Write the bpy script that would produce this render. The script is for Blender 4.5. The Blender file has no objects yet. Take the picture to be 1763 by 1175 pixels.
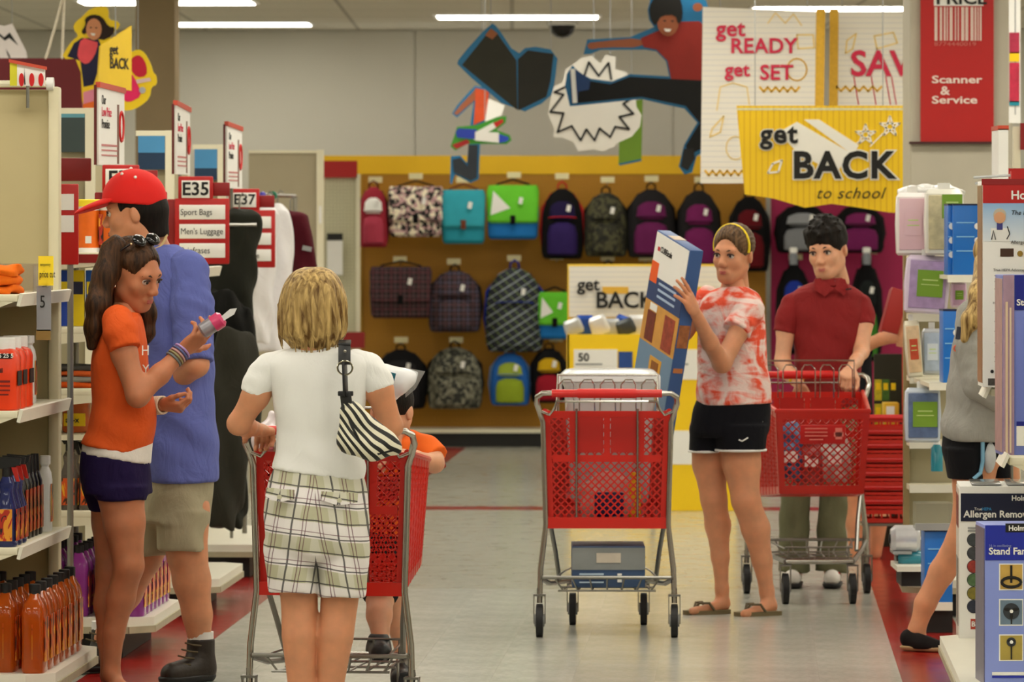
import bpy, bmesh, math, random
import numpy as np
from mathutils import Vector, Matrix, Euler
random.seed(4); rng = np.random.default_rng(4)
PI = math.pi
SC = bpy.context.scene
COL = SC.collection
# ---------------------------------------------------------------- camera, world, exposure
F, CX, HY, H = 9000.0, 881.5, 391.0, 1.68          # focal length / centre / horizon in photo pixels, eye height in metres
cam = bpy.data.cameras.new('camera'); camo = bpy.data.objects.new('camera', cam); COL.objects.link(camo)
camo.location = (0, 0, H); camo.rotation_euler = (PI/2, 0, 0)
cam.sensor_width = 36.0; cam.lens = F/1763*36; cam.shift_y = (HY-587.5)/1763
cam.clip_start = .1; cam.clip_end = 200
cam.dof.use_dof = True; cam.dof.focus_distance = 17.9; cam.dof.aperture_fstop = 8.5
SC.camera = camo
W = bpy.data.worlds.new('world'); SC.world = W; W.use_nodes = True
W.node_tree.nodes['Background'].inputs[0].default_value = (.9, .92, 1, 1)
W.node_tree.nodes['Background'].inputs[1].default_value = 0.03
SC.view_settings.view_transform = 'Standard'; SC.view_settings.look = 'None'
SC.view_settings.exposure = 0.74; SC.view_settings.gamma = 1.0; SC.view_settings.use_curve_mapping = False
SC.cycles.use_denoising = True; SC.cycles.max_bounces = 7; SC.cycles.diffuse_bounces = 3
LAMP = 6.0                                         # strength of the fluorescent diffusers
AX = math.atan(418.5/F)                            # the aisle runs a little to the right of the lens axis
# ---------------------------------------------------------------- coordinates
def P(px, py, d): return Vector(((px-CX)*d/F, d, H-(py-HY)*d/F))
def S(u, v, z=0.0):                                # store frame: u across the aisle, v along it
    return Vector((u*math.cos(AX)+v*math.sin(AX), -u*math.sin(AX)+v*math.cos(AX), z))
# ---------------------------------------------------------------- materials
def lin(c):
    r = []
    for x in c[:3]:
        x = x/255.0
        r.append(x/12.92 if x <= .04045 else ((x+.055)/1.055)**2.4)
    return (r[0], r[1], r[2], 1.0)
class G:
    def __init__(s, name, rough=.6, metal=0.0):
        s.m_ = bpy.data.materials.new(name); s.m_.use_nodes = True
        s.nt = s.m_.node_tree; s.b = s.nt.nodes['Principled BSDF']
        s.b.inputs['Roughness'].default_value = rough; s.b.inputs['Metallic'].default_value = metal
        s._o = None
    def n(s, t): return s.nt.nodes.new(t)
    def l(s, a, b): s.nt.links.new(a, b)
    def set(s, sock, v):
        if hasattr(v, 'is_linked'): s.l(v, sock)
        else: sock.default_value = v
    def obj(s):
        if s._o is None: s._o = s.n('ShaderNodeTexCoord').outputs['Object']
        return s._o
    def xyz(s, v=None):
        q = s.n('ShaderNodeSeparateXYZ'); s.l(v or s.obj(), q.inputs[0]); return q.outputs[0], q.outputs[1], q.outputs[2]
    def vec(s, x, y, z):
        q = s.n('ShaderNodeCombineXYZ')
        for i, a in enumerate((x, y, z)): s.set(q.inputs[i], a)
        return q.outputs[0]
    def m(s, op, a, b=0.0, c=0.0):
        q = s.n('ShaderNodeMath'); q.operation = op
        s.set(q.inputs[0], a); s.set(q.inputs[1], b); s.set(q.inputs[2], c); return q.outputs[0]
    def mix(s, f, a, b):
        q = s.n('ShaderNodeMix'); q.data_type = 'RGBA'
        s.set(q.inputs[0], f); s.set(q.inputs[6], a); s.set(q.inputs[7], b); return q.outputs[2]
    def noise(s, scale, v=None, detail=3, dist=0.0):
        q = s.n('ShaderNodeTexNoise'); s.l(v or s.obj(), q.inputs['Vector'])
        q.inputs['Scale'].default_value = scale; q.inputs['Detail'].default_value = detail
        q.inputs['Distortion'].default_value = dist; return q.outputs[0]
    def wave(s, scale, v=None, dist=2.0, axis='X'):
        q = s.n('ShaderNodeTexWave'); s.l(v or s.obj(), q.inputs['Vector']); q.bands_direction = axis
        q.inputs['Scale'].default_value = scale; q.inputs['Distortion'].default_value = dist; return q.outputs[1]
    def step(s, x, lo, hi):
        q = s.n('ShaderNodeMapRange'); s.set(q.inputs[0], x); q.inputs[1].default_value = lo; q.inputs[2].default_value = hi; return q.outputs[0]
    def line(s, x, p, x0, w):                      # 1 inside a stripe of width w repeating with period p
        f = s.m('FRACT', s.m('ADD', s.m('DIVIDE', x, p), .5-x0/p+50))
        return s.m('LESS_THAN', s.m('ABSOLUTE', s.m('SUBTRACT', f, .5)), w/2/p)
    def col(s, c): s.set(s.b.inputs['Base Color'], c); return s
    def bump(s, h, st=.3, d=.01):
        q = s.n('ShaderNodeBump'); q.inputs['Strength'].default_value = st; q.inputs['Distance'].default_value = d
        s.l(h, q.inputs['Height']); s.l(q.outputs[0], s.b.inputs['Normal']); return s
    def i(s, **k):
        for a, v in k.items(): s.b.inputs[a.replace('_', ' ')].default_value = v
        return s
_mc = {}
def mat(col, rough=.6, metal=0.0, var=.07, vs=9, bump=0.0, bs=80, trans=0.0, coat=0.0, alpha=1.0, ior=1.45, name=None, sheen=0.0, spec=.5, fold=0.0):
    key = (tuple(col), rough, metal, var, vs, bump, bs, trans, coat, alpha, ior, sheen, spec, fold)
    if key in _mc: return _mc[key]
    g = G(name or 'surface_%02x%02x%02x' % tuple(int(x) for x in col[:3]), rough, metal)
    c = lin(col)
    if var > 0:
        a = tuple(max(0, x*(1-var)) for x in c[:3])+(1,); b = tuple(min(1, x*(1+var)) for x in c[:3])+(1,)
        g.col(g.mix(g.noise(vs), a, b))
    else: g.col(c)
    if fold:
        x, y, z = g.xyz(); hgt = g.m('ADD', g.m('MULTIPLY', g.noise(9, g.vec(x, y, g.m('MULTIPLY', z, .6)), 3, 1.6), fold), g.m('MULTIPLY', g.noise(bs), .03)); g.bump(hgt, .55, .03)
    elif bump: g.bump(g.noise(bs), bump, .004)
    g.i(Transmission_Weight=trans, Coat_Weight=coat, Alpha=alpha, IOR=ior, Sheen_Weight=sheen, Specular_IOR_Level=spec)
    _mc[key] = g.m_; return g.m_
def cloth(col, rough=.85, var=.10, vs=14): return mat(col, rough, 0, var, vs, .25, 260, spec=.2, fold=.5)
def plastic(col, rough=.35): return mat(col, rough, 0, .04, 6)
def metalm(col, rough=.22): return mat(col, rough, 1.0, .06, 20)
# ---------------------------------------------------------------- mesh helpers
class MB:
    def __init__(s): s.v = []; s.f = []
    def add(s, v, f):
        o = len(s.v); s.v += [tuple(map(float, p)) for p in v]; s.f += [tuple(int(i)+o for i in q) for q in f]; return s
    def box(s, c, sz, rot=None, ch=0.0):
        hx, hy, hz = sz[0]/2, sz[1]/2, sz[2]/2
        if ch <= 0:
            v = [Vector((x, y, z)) for x in (-hx, hx) for y in (-hy, hy) for z in (-hz, hz)]
            f = [(0, 1, 3, 2), (4, 6, 7, 5), (0, 4, 5, 1), (2, 3, 7, 6), (0, 2, 6, 4), (1, 5, 7, 3)]
        else:
            ch = min(ch, hx*.95, hy*.95, hz*.95)
            bm = bmesh.new(); bmesh.ops.create_cube(bm, size=1)
            for q in bm.verts: q.co = (q.co.x*2*hx, q.co.y*2*hy, q.co.z*2*hz)
            bmesh.ops.bevel(bm, geom=bm.edges[:], offset=ch, segments=2, affect='EDGES', profile=.5)
            bm.verts.index_update(); v = [q.co.copy() for q in bm.verts]; f = [[a.index for a in q.verts] for q in bm.faces]; bm.free()
        c = Vector(c)
        if rot is not None:
            R = rot if isinstance(rot, Matrix) else Euler(rot).to_matrix()
            v = [R @ q for q in v]
        return s.add([q+c for q in v], f)
    def tube(s, pts, r, n=8, closed=False, r2=None):
        pts = [Vector(p) for p in pts]; m = len(pts); rs = r if isinstance(r, (list, tuple)) else [r]*m
        vs = []; up = None
        for i, p in enumerate(pts):
            a = pts[(i-1) % m] if (closed or i > 0) else p; b = pts[(i+1) % m] if (closed or i < m-1) else p
            t = (b-a).normalized() if (b-a).length > 1e-9 else Vector((0, 0, 1))
            if up is None:
                up = Vector((0, 0, 1)) if abs(t.z) < .9 else Vector((0, 1, 0))
            x = t.cross(up)
            if x.length < 1e-6: x = t.orthogonal()
            x.normalize(); y = x.cross(t).normalized(); up = y
            for k in range(n):
                w = 2*PI*k/n; vs.append(p+(x*math.cos(w)+y*math.sin(w)*(r2 or 1))*rs[i])
        f = []
        for i in range(m if closed else m-1):
            j = (i+1) % m
            for k in range(n): f.append((i*n+k, i*n+(k+1) % n, j*n+(k+1) % n, j*n+k))
        if not closed: f.append(tuple(range(n-1, -1, -1))); f.append(tuple((m-1)*n+k for k in range(n)))
        return s.add(vs, f)
    def loft(s, secs, n=20, e=2.0, a0=0.0, a1=2*PI, cap=True):   # secs: (z, cx, cy, rx, ry)
        full = abs(a1-a0-2*PI) < 1e-6; k_ = n if full else n+1; vs = []
        for (z, cx, cy, rx, ry) in secs:
            for k in range(k_):
                w = a0+(a1-a0)*k/n; c_, s_ = math.cos(w), math.sin(w)
                vs.append((cx+rx*math.copysign(abs(c_)**(2/e), c_), cy+ry*math.copysign(abs(s_)**(2/e), s_), z))
        f = []
        for i in range(len(secs)-1):
            for k in range(n):
                q = (k+1) % k_ if full else k+1
                f.append((i*k_+k, i*k_+q, (i+1)*k_+q, (i+1)*k_+k))
        if cap and full: f.append(tuple(range(k_-1, -1, -1))); f.append(tuple((len(secs)-1)*k_+k for k in range(k_)))
        return s.add(vs, f)
    def prism(s, pts, y0, y1):                     # outline in x/z, thickness in y
        n = len(pts); v = [(p[0], y0, p[1]) for p in pts]+[(p[0], y1, p[1]) for p in pts]
        f = [tuple(range(n)), tuple(range(2*n-1, n-1, -1))]+[(i, i+n, (i+1) % n+n, (i+1) % n) for i in range(n)]
        return s.add(v, f)
    def ell(s, c, r, R=None, n=14, m=9):
        vs = []; c = Vector(c)
        for i in range(m+1):
            t = PI*i/m
            for k in range(n):
                q = Vector((r[0]*math.sin(t)*math.cos(2*PI*k/n), r[1]*math.sin(t)*math.sin(2*PI*k/n), r[2]*math.cos(t)))
                vs.append(c+(R @ q if R is not None else q))
        return s.add(vs, [(i*n+k, i*n+(k+1) % n, (i+1)*n+(k+1) % n, (i+1)*n+k) for i in range(m) for k in range(n)])
    def xf(s, M): s.v = [tuple(M @ Vector(p)) for p in s.v]; return s
def mesh(name, mb, m, smooth=True, ang=38):
    me = bpy.data.meshes.new(name); me.from_pydata(mb.v, [], mb.f)
    bm = bmesh.new(); bm.from_mesh(me); bmesh.ops.recalc_face_normals(bm, faces=bm.faces); bm.to_mesh(me); bm.free()
    if m: me.materials.append(m)
    if smooth:
        me.shade_smooth(); me.set_sharp_from_angle(angle=math.radians(ang))
    return me
def obj(name, mb, m=None, parent=None, loc=None, rot=None, smooth=True, ang=38):
    me = mb if isinstance(mb, bpy.types.Mesh) else mesh(name, mb, m, smooth, ang)
    o = bpy.data.objects.new(name, me); COL.objects.link(o)
    if parent: o.parent = parent
    if loc is not None: o.location = loc
    if rot is not None: o.rotation_euler = rot
    return o
def tag(o, label, cat, group=None, kind=None):
    o['label'] = label
    if cat: o['category'] = cat
    if group: o['group'] = group
    if kind: o['kind'] = kind
    return o
def thing(name, label, cat, loc=(0, 0, 0), rz=0.0, group=None):
    o = bpy.data.objects.new(name, None); COL.objects.link(o); o.location = loc; o.rotation_euler = (0, 0, rz); o.empty_display_size = .05
    return tag(o, label, cat, group)
def struct(name, mb, m, smooth=False, **k):
    o = obj(name, mb, m, smooth=smooth, **k); o['kind'] = 'structure'; return o
def copy_tree(o, parent=None):
    c = o.copy(); COL.objects.link(c); c.parent = parent
    for ch in list(o.children): copy_tree(ch, c)
    return c
def text(s, size, m, parent, loc, rot=(PI/2, 0, 0), align='LEFT', ex=.0006, bold=0.0, sx=1.0, name='lettering', shear=0.0, sp=1.0):
    cu = bpy.data.curves.new('lettering', 'FONT'); cu.body = s; cu.size = size; cu.extrude = ex; cu.align_x = align
    cu.offset = (.022*size if bold else 0.0) if bold < .02 else bold*size; cu.shear = shear; cu.resolution_u = 3; cu.space_character = sp
    t = bpy.data.objects.new('lettering_source', cu); COL.objects.link(t)
    me = bpy.data.meshes.new_from_object(t); bpy.data.objects.remove(t); bpy.data.curves.remove(cu)
    me.materials.clear(); me.materials.append(m)
    o = bpy.data.objects.new(name, me); COL.objects.link(o); o.parent = parent; o.location = loc; o.rotation_euler = rot; o.scale = (sx, 1, 1)
    return o
# ---------------------------------------------------------------- signed-distance bodies, meshed by surface nets
def rotm(yaw=0, pitch=0, roll=0):
    return (Matrix.Rotation(yaw, 3, 'Z') @ Matrix.Rotation(pitch, 3, 'X') @ Matrix.Rotation(roll, 3, 'Y'))
class SDF:
    def __init__(s, lo, hi, h):
        s.lo = np.array(lo, float); s.h = h
        s.n = [int(math.ceil((b-a)/h))+1 for a, b in zip(lo, hi)]
        s.ax = [s.lo[i]+h*np.arange(s.n[i]) for i in range(3)]
        s.D = np.ones(s.n, np.float32)
    def _w(s, lo, hi):
        sl = []
        for i in range(3):
            a = int(max(0, math.floor((lo[i]-s.lo[i])/s.h))); b = int(min(s.n[i], math.ceil((hi[i]-s.lo[i])/s.h)+1))
            if b <= a: return None, None
            sl.append(slice(a, b))
        sl = tuple(sl)
        X = s.ax[0][sl[0]][:, None, None]; Y = s.ax[1][sl[1]][None, :, None]; Z = s.ax[2][sl[2]][None, None, :]
        return sl, (X, Y, Z)
    def _c(s, sl, d, k, op):
        D = s.D[sl]
        if op == 'u':
            if k > 0:
                t = np.clip(.5+.5*(D-d)/k, 0, 1); s.D[sl] = D*(1-t)+d*t-k*t*(1-t)
            else: s.D[sl] = np.minimum(D, d)
        else:
            if k > 0:
                t = np.clip(.5-.5*(D+d)/k, 0, 1); s.D[sl] = D*(1-t)-d*t+k*t*(1-t)
            else: s.D[sl] = np.maximum(D, -d)
    def rc(s, a, b, ra, rb=None, k=.02, op='u'):
        a = np.array(a, float); b = np.array(b, float); rb = ra if rb is None else rb
        r = max(ra, rb)+max(.05, 2*k); sl, g = s._w(np.minimum(a, b)-r, np.maximum(a, b)+r)
        if sl is None: return s
        ba = b-a; L = max(ba @ ba, 1e-12); X, Y, Z = g[0]-a[0], g[1]-a[1], g[2]-a[2]
        t = np.clip((X*ba[0]+Y*ba[1]+Z*ba[2])/L, 0, 1)
        d = np.sqrt((X-t*ba[0])**2+(Y-t*ba[1])**2+(Z-t*ba[2])**2)-(ra+(rb-ra)*t)
        s._c(sl, d, k, op); return s
    def chain(s, pts, rs, k=.02):
        for i in range(len(pts)-1): s.rc(pts[i], pts[i+1], rs[i], rs[i+1], k)
        return s
    def el(s, c, r, R=None, k=.02, op='u'):
        c = np.array(c, float); m = max(r)+max(.05, 2*k); sl, g = s._w(c-m, c+m)
        if sl is None: return s
        X, Y, Z = g[0]-c[0], g[1]-c[1], g[2]-c[2]
        if R is not None:
            R = np.array(R).T; X, Y, Z = (R[0, 0]*X+R[0, 1]*Y+R[0, 2]*Z, R[1, 0]*X+R[1, 1]*Y+R[1, 2]*Z, R[2, 0]*X+R[2, 1]*Y+R[2, 2]*Z)
        k0 = np.sqrt((X/r[0])**2+(Y/r[1])**2+(Z/r[2])**2); k1 = np.sqrt((X/r[0]**2)**2+(Y/r[1]**2)**2+(Z/r[2]**2)**2)
        s._c(sl, np.where(k1 > 1e-9, k0*(k0-1)/np.maximum(k1, 1e-9), -min(r)), k, op); return s
    def loft(s, secs, yaw=0.0, k=.02, e=2.0, op='u'):   # secs sorted by z: (z, cx, cy, rx, ry)
        A = np.array(sorted(secs), float); zz = np.linspace(A[0, 0], A[-1, 0], 80); sl_ = (A[1:, 1:]-A[:-1, 1:])/(A[1:, :1]-A[:-1, :1]); T = np.zeros((len(A), 4)); T[0] = sl_[0]; T[-1] = sl_[-1]; a_, b_ = sl_[:-1], sl_[1:]; T[1:-1] = np.where(a_*b_ > 0, 2*a_*b_/np.where(np.abs(a_+b_) < 1e-9, 1, a_+b_), 0)
        V = np.empty((80, 4))
        for q, z in enumerate(zz):
            i = min(max(np.searchsorted(A[:, 0], z)-1, 0), len(A)-2); dz = A[i+1, 0]-A[i, 0]; t = (z-A[i, 0])/dz
            V[q] = (2*t**3-3*t*t+1)*A[i, 1:]+(t**3-2*t*t+t)*dz*T[i]+(-2*t**3+3*t*t)*A[i+1, 1:]+(t**3-t*t)*dz*T[i+1]
        m = max(.05, 2*k); R = max(V[:, 2].max(), V[:, 3].max())+m
        sl, g = s._w((V[:, 0].min()-R, V[:, 1].min()-R, zz[0]-m), (V[:, 0].max()+R, V[:, 1].max()+R, zz[-1]+m))
        if sl is None: return s
        z = g[2][0, 0]; cx, cy, rx, ry = [np.interp(z, zz, V[:, j])[None, None, :] for j in range(4)]
        X, Y = g[0]-cx, g[1]-cy; c_, s_ = math.cos(yaw), math.sin(yaw); X, Y = X*c_+Y*s_, -X*s_+Y*c_
        q = ((np.abs(X)/rx)**e+(np.abs(Y)/ry)**e)**(1/e)
        d = np.maximum((q-1)*np.minimum(rx, ry), np.maximum(zz[0]-g[2], g[2]-zz[-1]))
        s._c(sl, d, k, op); return s
    def cut(s, p, nrm):
        n = np.array(nrm, float); n /= np.linalg.norm(n); p = np.array(p, float)
        d = (s.ax[0]-p[0])[:, None, None]*n[0]+(s.ax[1]-p[1])[None, :, None]*n[1]+(s.ax[2]-p[2])[None, None, :]*n[2]
        s.D = np.maximum(s.D, d.astype(np.float32)); return s
    def add(s, fn):
        s.D = s.D+fn(s.ax[0][:, None, None], s.ax[1][None, :, None], s.ax[2][None, None, :]).astype(np.float32); return s
    def mesh(s):
        D = s.D; D[0] = D[-1] = 1; D[:, 0] = D[:, -1] = 1; D[:, :, 0] = D[:, :, -1] = 1
        B = D < 0; n = s.n; c = [slice(0, -1), slice(1, None)]
        cnt = sum(B[c[i], c[j], c[k]].astype(np.int8) for i in (0, 1) for j in (0, 1) for k in (0, 1))
        act = (cnt > 0) & (cnt < 8); idx = np.argwhere(act)
        if len(idx) == 0: return [], []
        acc = np.zeros((len(idx), 3)); num = np.zeros(len(idx))
        for ax in range(3):
            o1, o2 = [q for q in range(3) if q != ax]
            for i in (0, 1):
                for j in (0, 1):
                    a = np.zeros(3, int); a[o1] = i; a[o2] = j; b = a.copy(); b[ax] = 1
                    va = D[tuple((idx+a).T)]; vb = D[tuple((idx+b).T)]; x = (va < 0) != (vb < 0)
                    t = np.where(x, va/np.where(x, va-vb, 1), 0); p = np.repeat(a[None].astype(float), len(idx), 0); p[:, ax] = t
                    acc += p*x[:, None]; num += x
        V = s.lo+s.h*(idx+acc/num[:, None]); ID = -np.ones(act.shape, int); ID[tuple(idx.T)] = np.arange(len(idx)); Fs = []
        for ax in range(3):
            o1, o2 = (ax+1) % 3, (ax+2) % 3
            lo = [slice(1, -1)]*3; lo[ax] = slice(0, -1); hi = [slice(1, -1)]*3; hi[ax] = slice(1, None)
            a = B[tuple(lo)]; b = B[tuple(hi)]; e = np.argwhere(a != b)
            if len(e) == 0: continue
            flip = a[tuple(e.T)]; off = np.ones(3, int); off[ax] = 0; e = e+off
            d1 = np.zeros(3, int); d1[o1] = -1; d2 = np.zeros(3, int); d2[o2] = -1
            q = np.stack([ID[tuple((e+d).T)] for d in (np.zeros(3, int), d1, d1+d2, d2)], 1)
            q[flip] = q[flip][:, ::-1]; Fs.append(q)
        return V, np.concatenate(Fs)
    def to(s, mb, R=None, T=None, sc=1.0):
        V, Q = s.mesh()
        if len(V) == 0: return mb
        V = np.asarray(V)*sc
        if R is not None: V = V @ np.array(R).T
        if T is not None: V = V+np.array(T)
        o = len(mb.v); mb.v += list(map(tuple, V.tolist())); mb.f += list(map(tuple, (Q+o).tolist())); return mb
def fobj(name, mb, m, parent=None):                # finished body mesh, smooth everywhere
    me = bpy.data.meshes.new(name); me.from_pydata(mb.v, [], mb.f)
    bm = bmesh.new(); bm.from_mesh(me); bmesh.ops.recalc_face_normals(bm, faces=bm.faces)
    bmesh.ops.smooth_vert(bm, verts=bm.verts, factor=.4, use_axis_x=True, use_axis_y=True, use_axis_z=True)
    bm.to_mesh(me); bm.free(); me.materials.append(m); me.shade_smooth()
    o = bpy.data.objects.new(name, me); COL.objects.link(o)
    if parent: o.parent = parent
    return o
def wob(amp, fx, fy, fz, ph=0.0):
    return lambda X, Y, Z: amp*(np.sin(fx*X+1.7*np.sin(fz*.6*Z)+ph)*np.sin(fz*Z+.8*fy*Y+ph*2)+.5*np.sin(fy*Y+fz*1.7*Z+fx*.7*X))
# ---------------------------------------------------------------- shared materials
BEIGE = mat((205, 194, 160), .5, var=.04); CREAM = mat((228, 222, 196), .45, var=.05); OFFW = mat((232, 229, 214), .4, var=.04)
WHITE = mat((238, 238, 236), .4, var=.03); PAPER = mat((236, 235, 230), .7, var=.03); BLACK = mat((14, 14, 15), .5, var=.1)
DARKM = mat((26, 25, 24), .6); RED = mat((196, 22, 22), .4, var=.05); DRED = mat((140, 16, 18), .45); SIGNRED = mat((178, 18, 16), .45, var=.05)
CHROME = metalm((176, 172, 164), .2); STEEL = metalm((140, 138, 132), .32); CARTRED = mat((192, 30, 18), .32, var=.06, coat=.15)
YEL = mat((245, 204, 10), .55, var=.05); LYEL = mat((252, 226, 40), .5, var=.03); INK = mat((18, 17, 16), .6, var=.05); GOLD = mat((226, 176, 60), .6)
PINKT = mat((200, 30, 70), .6, var=.03); BLUEB = mat((24, 110, 200), .35, var=.05); SKYB = mat((40, 130, 190), .5, var=.05)
LIME = mat((122, 162, 46), .5); TEAL = mat((30, 140, 160), .4); ORANGE = mat((236, 92, 20), .5); LAV = mat((180, 160, 205), .35)
RUB = mat((22, 22, 24), .55, var=.1); CLEAR = mat((235, 240, 240), .08, var=0, trans=.9, ior=1.15, alpha=.35); GREYP = mat((150, 152, 152), .5)
WOODT = mat((190, 130, 60), .5, var=.15); NAVY = mat((22, 30, 70), .4)
# floor tiles: pale vinyl, mottled, waxed
def floor_mat(name, base, var, speck):
    g = G(name, .16); r = g.n('ShaderNodeObjectInfo').outputs['Random']
    c = lin(base); a = tuple(x*(1-var) for x in c[:3])+(1,); b = tuple(min(1, x*(1+var)) for x in c[:3])+(1,)
    k = g.mix(r, a, b); k = g.mix(g.m('MULTIPLY', g.step(g.noise(42, detail=6), .35, .75), .45), k, lin(speck))
    g.col(k); g.set(g.b.inputs['Roughness'], g.m('ADD', .13, g.m('MULTIPLY', g.noise(7), .14)))
    g.bump(g.noise(5), .05, .004); g.i(Specular_IOR_Level=.62); return g.m_
TILEG = floor_mat('vinyl_tile_grey', (188, 188, 178), .06, (150, 148, 136)); TILER = floor_mat('vinyl_tile_red', (158, 26, 20), .07, (120, 16, 14))
FLOORM = floor_mat('vinyl_floor', (176, 174, 160), .03, (144, 142, 128))
# ---------------------------------------------------------------- room shell
CEIL = 3.25; VB = 41.5
UL, UR, VN = -9.0, 7.5, -4.0
def quadbox(u0, u1, v0, v1, z0, z1):
    mb = MB(); c = [S(u, v, z) for u in (u0, u1) for v in (v0, v1) for z in (z0, z1)]
    return mb.add(c, [(0, 1, 3, 2), (4, 6, 7, 5), (0, 4, 5, 1), (2, 3, 7, 6), (0, 2, 6, 4), (1, 5, 7, 3)])
floor = struct('floor', quadbox(UL, UR, VN, VB+.2, -.1, -.0008), FLOORM); floor['label'] = 'waxed pale grey vinyl store floor'
T = .3048
tile_me = mesh('tile', MB().box((0, 0, -.004), (T-.0008, T-.0008, .008)), TILEG)
tile_mr = mesh('tile', MB().box((0, 0, -.004), (T-.0008, T-.0008, .008)), TILER)
def put_tile(u, v, red):
    o = obj('tile', tile_mr if red else tile_me, parent=floor, loc=S(u, v, 0), rot=(0, 0, -AX))
U0 = -2.2
for r in range(24):                                # near rows, tile by tile; beyond them the floor material takes over
    v = 16.9+T*(r+.5)
    for c in range(9): put_tile(U0+T*(c+.5), v, False)
    put_tile(U0-T*.5, v, True); put_tile(U0+T*9.5, v, True)
o = struct('trim_1', quadbox(U0-T, U0, 16.9+24*T, VB-1.8, -.008, 0), TILER); o['label'] = 'red tile strip along the luggage side of the aisle'
o = struct('trim_2', quadbox(U0+9*T, U0+10*T, 16.9+24*T, VB-1.8, -.008, 0), TILER); o['label'] = 'red tile strip along the fan side of the aisle'
o = struct('trim_3', quadbox(U0, U0+9*T, 31.0, 31.0+T*1.2, -.008, 0.0005), TILER); o['label'] = 'red tile strip crossing the aisle before the backpack wall'
g = G('wall_paint', .8); g.col(g.mix(g.noise(1.2), lin((196, 192, 178)), lin((206, 203, 190)))); WALLM = g.m_
wb = struct('wall_back', quadbox(UL, UR, VB, VB+.2, 0, CEIL), WALLM); wb['label'] = 'pale grey back wall of the store'
for k in range(8):                                 # wall panels with open joints
    w = 2.05; u = -8.85+k*w
    me = quadbox(u+.006, u+w-.006, VB-.012, VB-.0005, .02, CEIL-.01); p = obj('panel', me, WALLM, wb, smooth=False)
struct('wall_left', quadbox(UL-.2, UL, VN, VB+.2, 0, CEIL), WALLM); struct('wall_right', quadbox(UR, UR+.2, VN, VB+.2, 0, CEIL), WALLM)
struct('wall_front', quadbox(UL, UR, VN-.2, VN, 0, CEIL), WALLM)
g = G('ceiling_tile', .9); x, y, z = g.xyz(g.n('ShaderNodeNewGeometry').outputs['Position'])
ln = g.m('MAXIMUM', g.line(x, 1.22, 0, .03), g.line(y, 1.22, 0, .03)); g.col(g.mix(ln, g.mix(g.noise(30), lin((206, 200, 182)), lin((222, 217, 200))), lin((170, 164, 148))))
struct('ceiling', quadbox(UL, UR, VN, VB+.2, CEIL, CEIL+.1), g.m_)
g = G('tube_light', .5); g.col((1, 1, 1, 1)); g.i(Emission_Color=(1, .945, .82, 1), Emission_Strength=LAMP); TUBE = g.m_
# fluorescent strips: housing + diffuser, the diffuser gives the light
def lamp_proto():
    t = thing('ceiling_light', 'x', 'light'); obj('housing', MB().box((0, 0, -.004), (1.25, .62, .008)), WHITE, t, smooth=False)
    obj('diffuser', MB().box((0, 0, -.011), (1.19, .56, .006)), TUBE, t); return t
LP = lamp_proto(); lamp_n = 0
def lamp(loc, rz, label, group=None):
    global lamp_n
    o = LP if lamp_n == 0 else copy_tree(LP); lamp_n += 1
    o.location = loc; o.rotation_euler = (0, 0, rz); o['label'] = label
    if group: o['group'] = group
for (px, d, lab) in ((891, 38.9, 'fluorescent strip light above the dark jeans cutout'), (400, 40.3, 'fluorescent strip light just before the back wall beside the brown column'),
                     (1440, 37.4, 'fluorescent strip light over the two white banners'), (288, 36.4, 'fluorescent strip light passing behind the top of the brown column')):
    lamp(((px-CX)*d/F, d, CEIL), -AX*.3, lab)
for i, v in enumerate(np.arange(7.2, 35.0, 2.6)):
    for j, u in enumerate((-7.4, -4.9, -2.5, -.5, 1.6, 4.0, 6.2)):
        lamp(S(u+(.5 if i % 2 else 0), v, CEIL), -AX, 'fluorescent strip light in the ceiling rows over the shop floor', 'ceiling lights over the shop floor')
for u in (-7.6, 3.4, 5.8):
    lamp(S(u, 40.2, CEIL), -AX, 'fluorescent strip light in the ceiling rows over the shop floor', 'ceiling lights over the shop floor')
    lamp(S(u, 37.6, CEIL), -AX, 'fluorescent strip light in the ceiling rows over the shop floor', 'ceiling lights over the shop floor')
t = thing('camera_dome', 'black security camera dome under the ceiling beside the strip light', 'camera dome', P(968, 26, 39.9)); t.location.z = CEIL
obj('dome', MB().loft([(-.13, 0, 0, .01, .01), (-.12, 0, 0, .05, .05), (-.09, 0, 0, .085, .085), (-.04, 0, 0, .1, .1), (-.03, 0, 0, .1, .1)], 20), mat((10, 10, 12), .1, var=0), t)
obj('mounting_ring', MB().loft([(-.03, 0, 0, .115, .115), (0, 0, 0, .115, .115)], 20), WHITE, t)
# columns
c = P(271, 0, 33); col = struct('column', MB().box((c.x, 33, CEIL/2), (.25, .25, CEIL), rot=(0, 0, -AX), ch=.006), mat((134, 116, 86), .7, var=.06)); tag(col, 'brown square column among the far aisle signs', None, kind='structure')
c = P(1648, 0, 27); col = struct('column', MB().box((c.x, 27, CEIL/2), (.525, .5, CEIL), ch=.01), mat((182, 176, 158), .6, var=.05)); tag(col, 'thick beige column carrying the red scanner sign', None, kind='structure')
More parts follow.
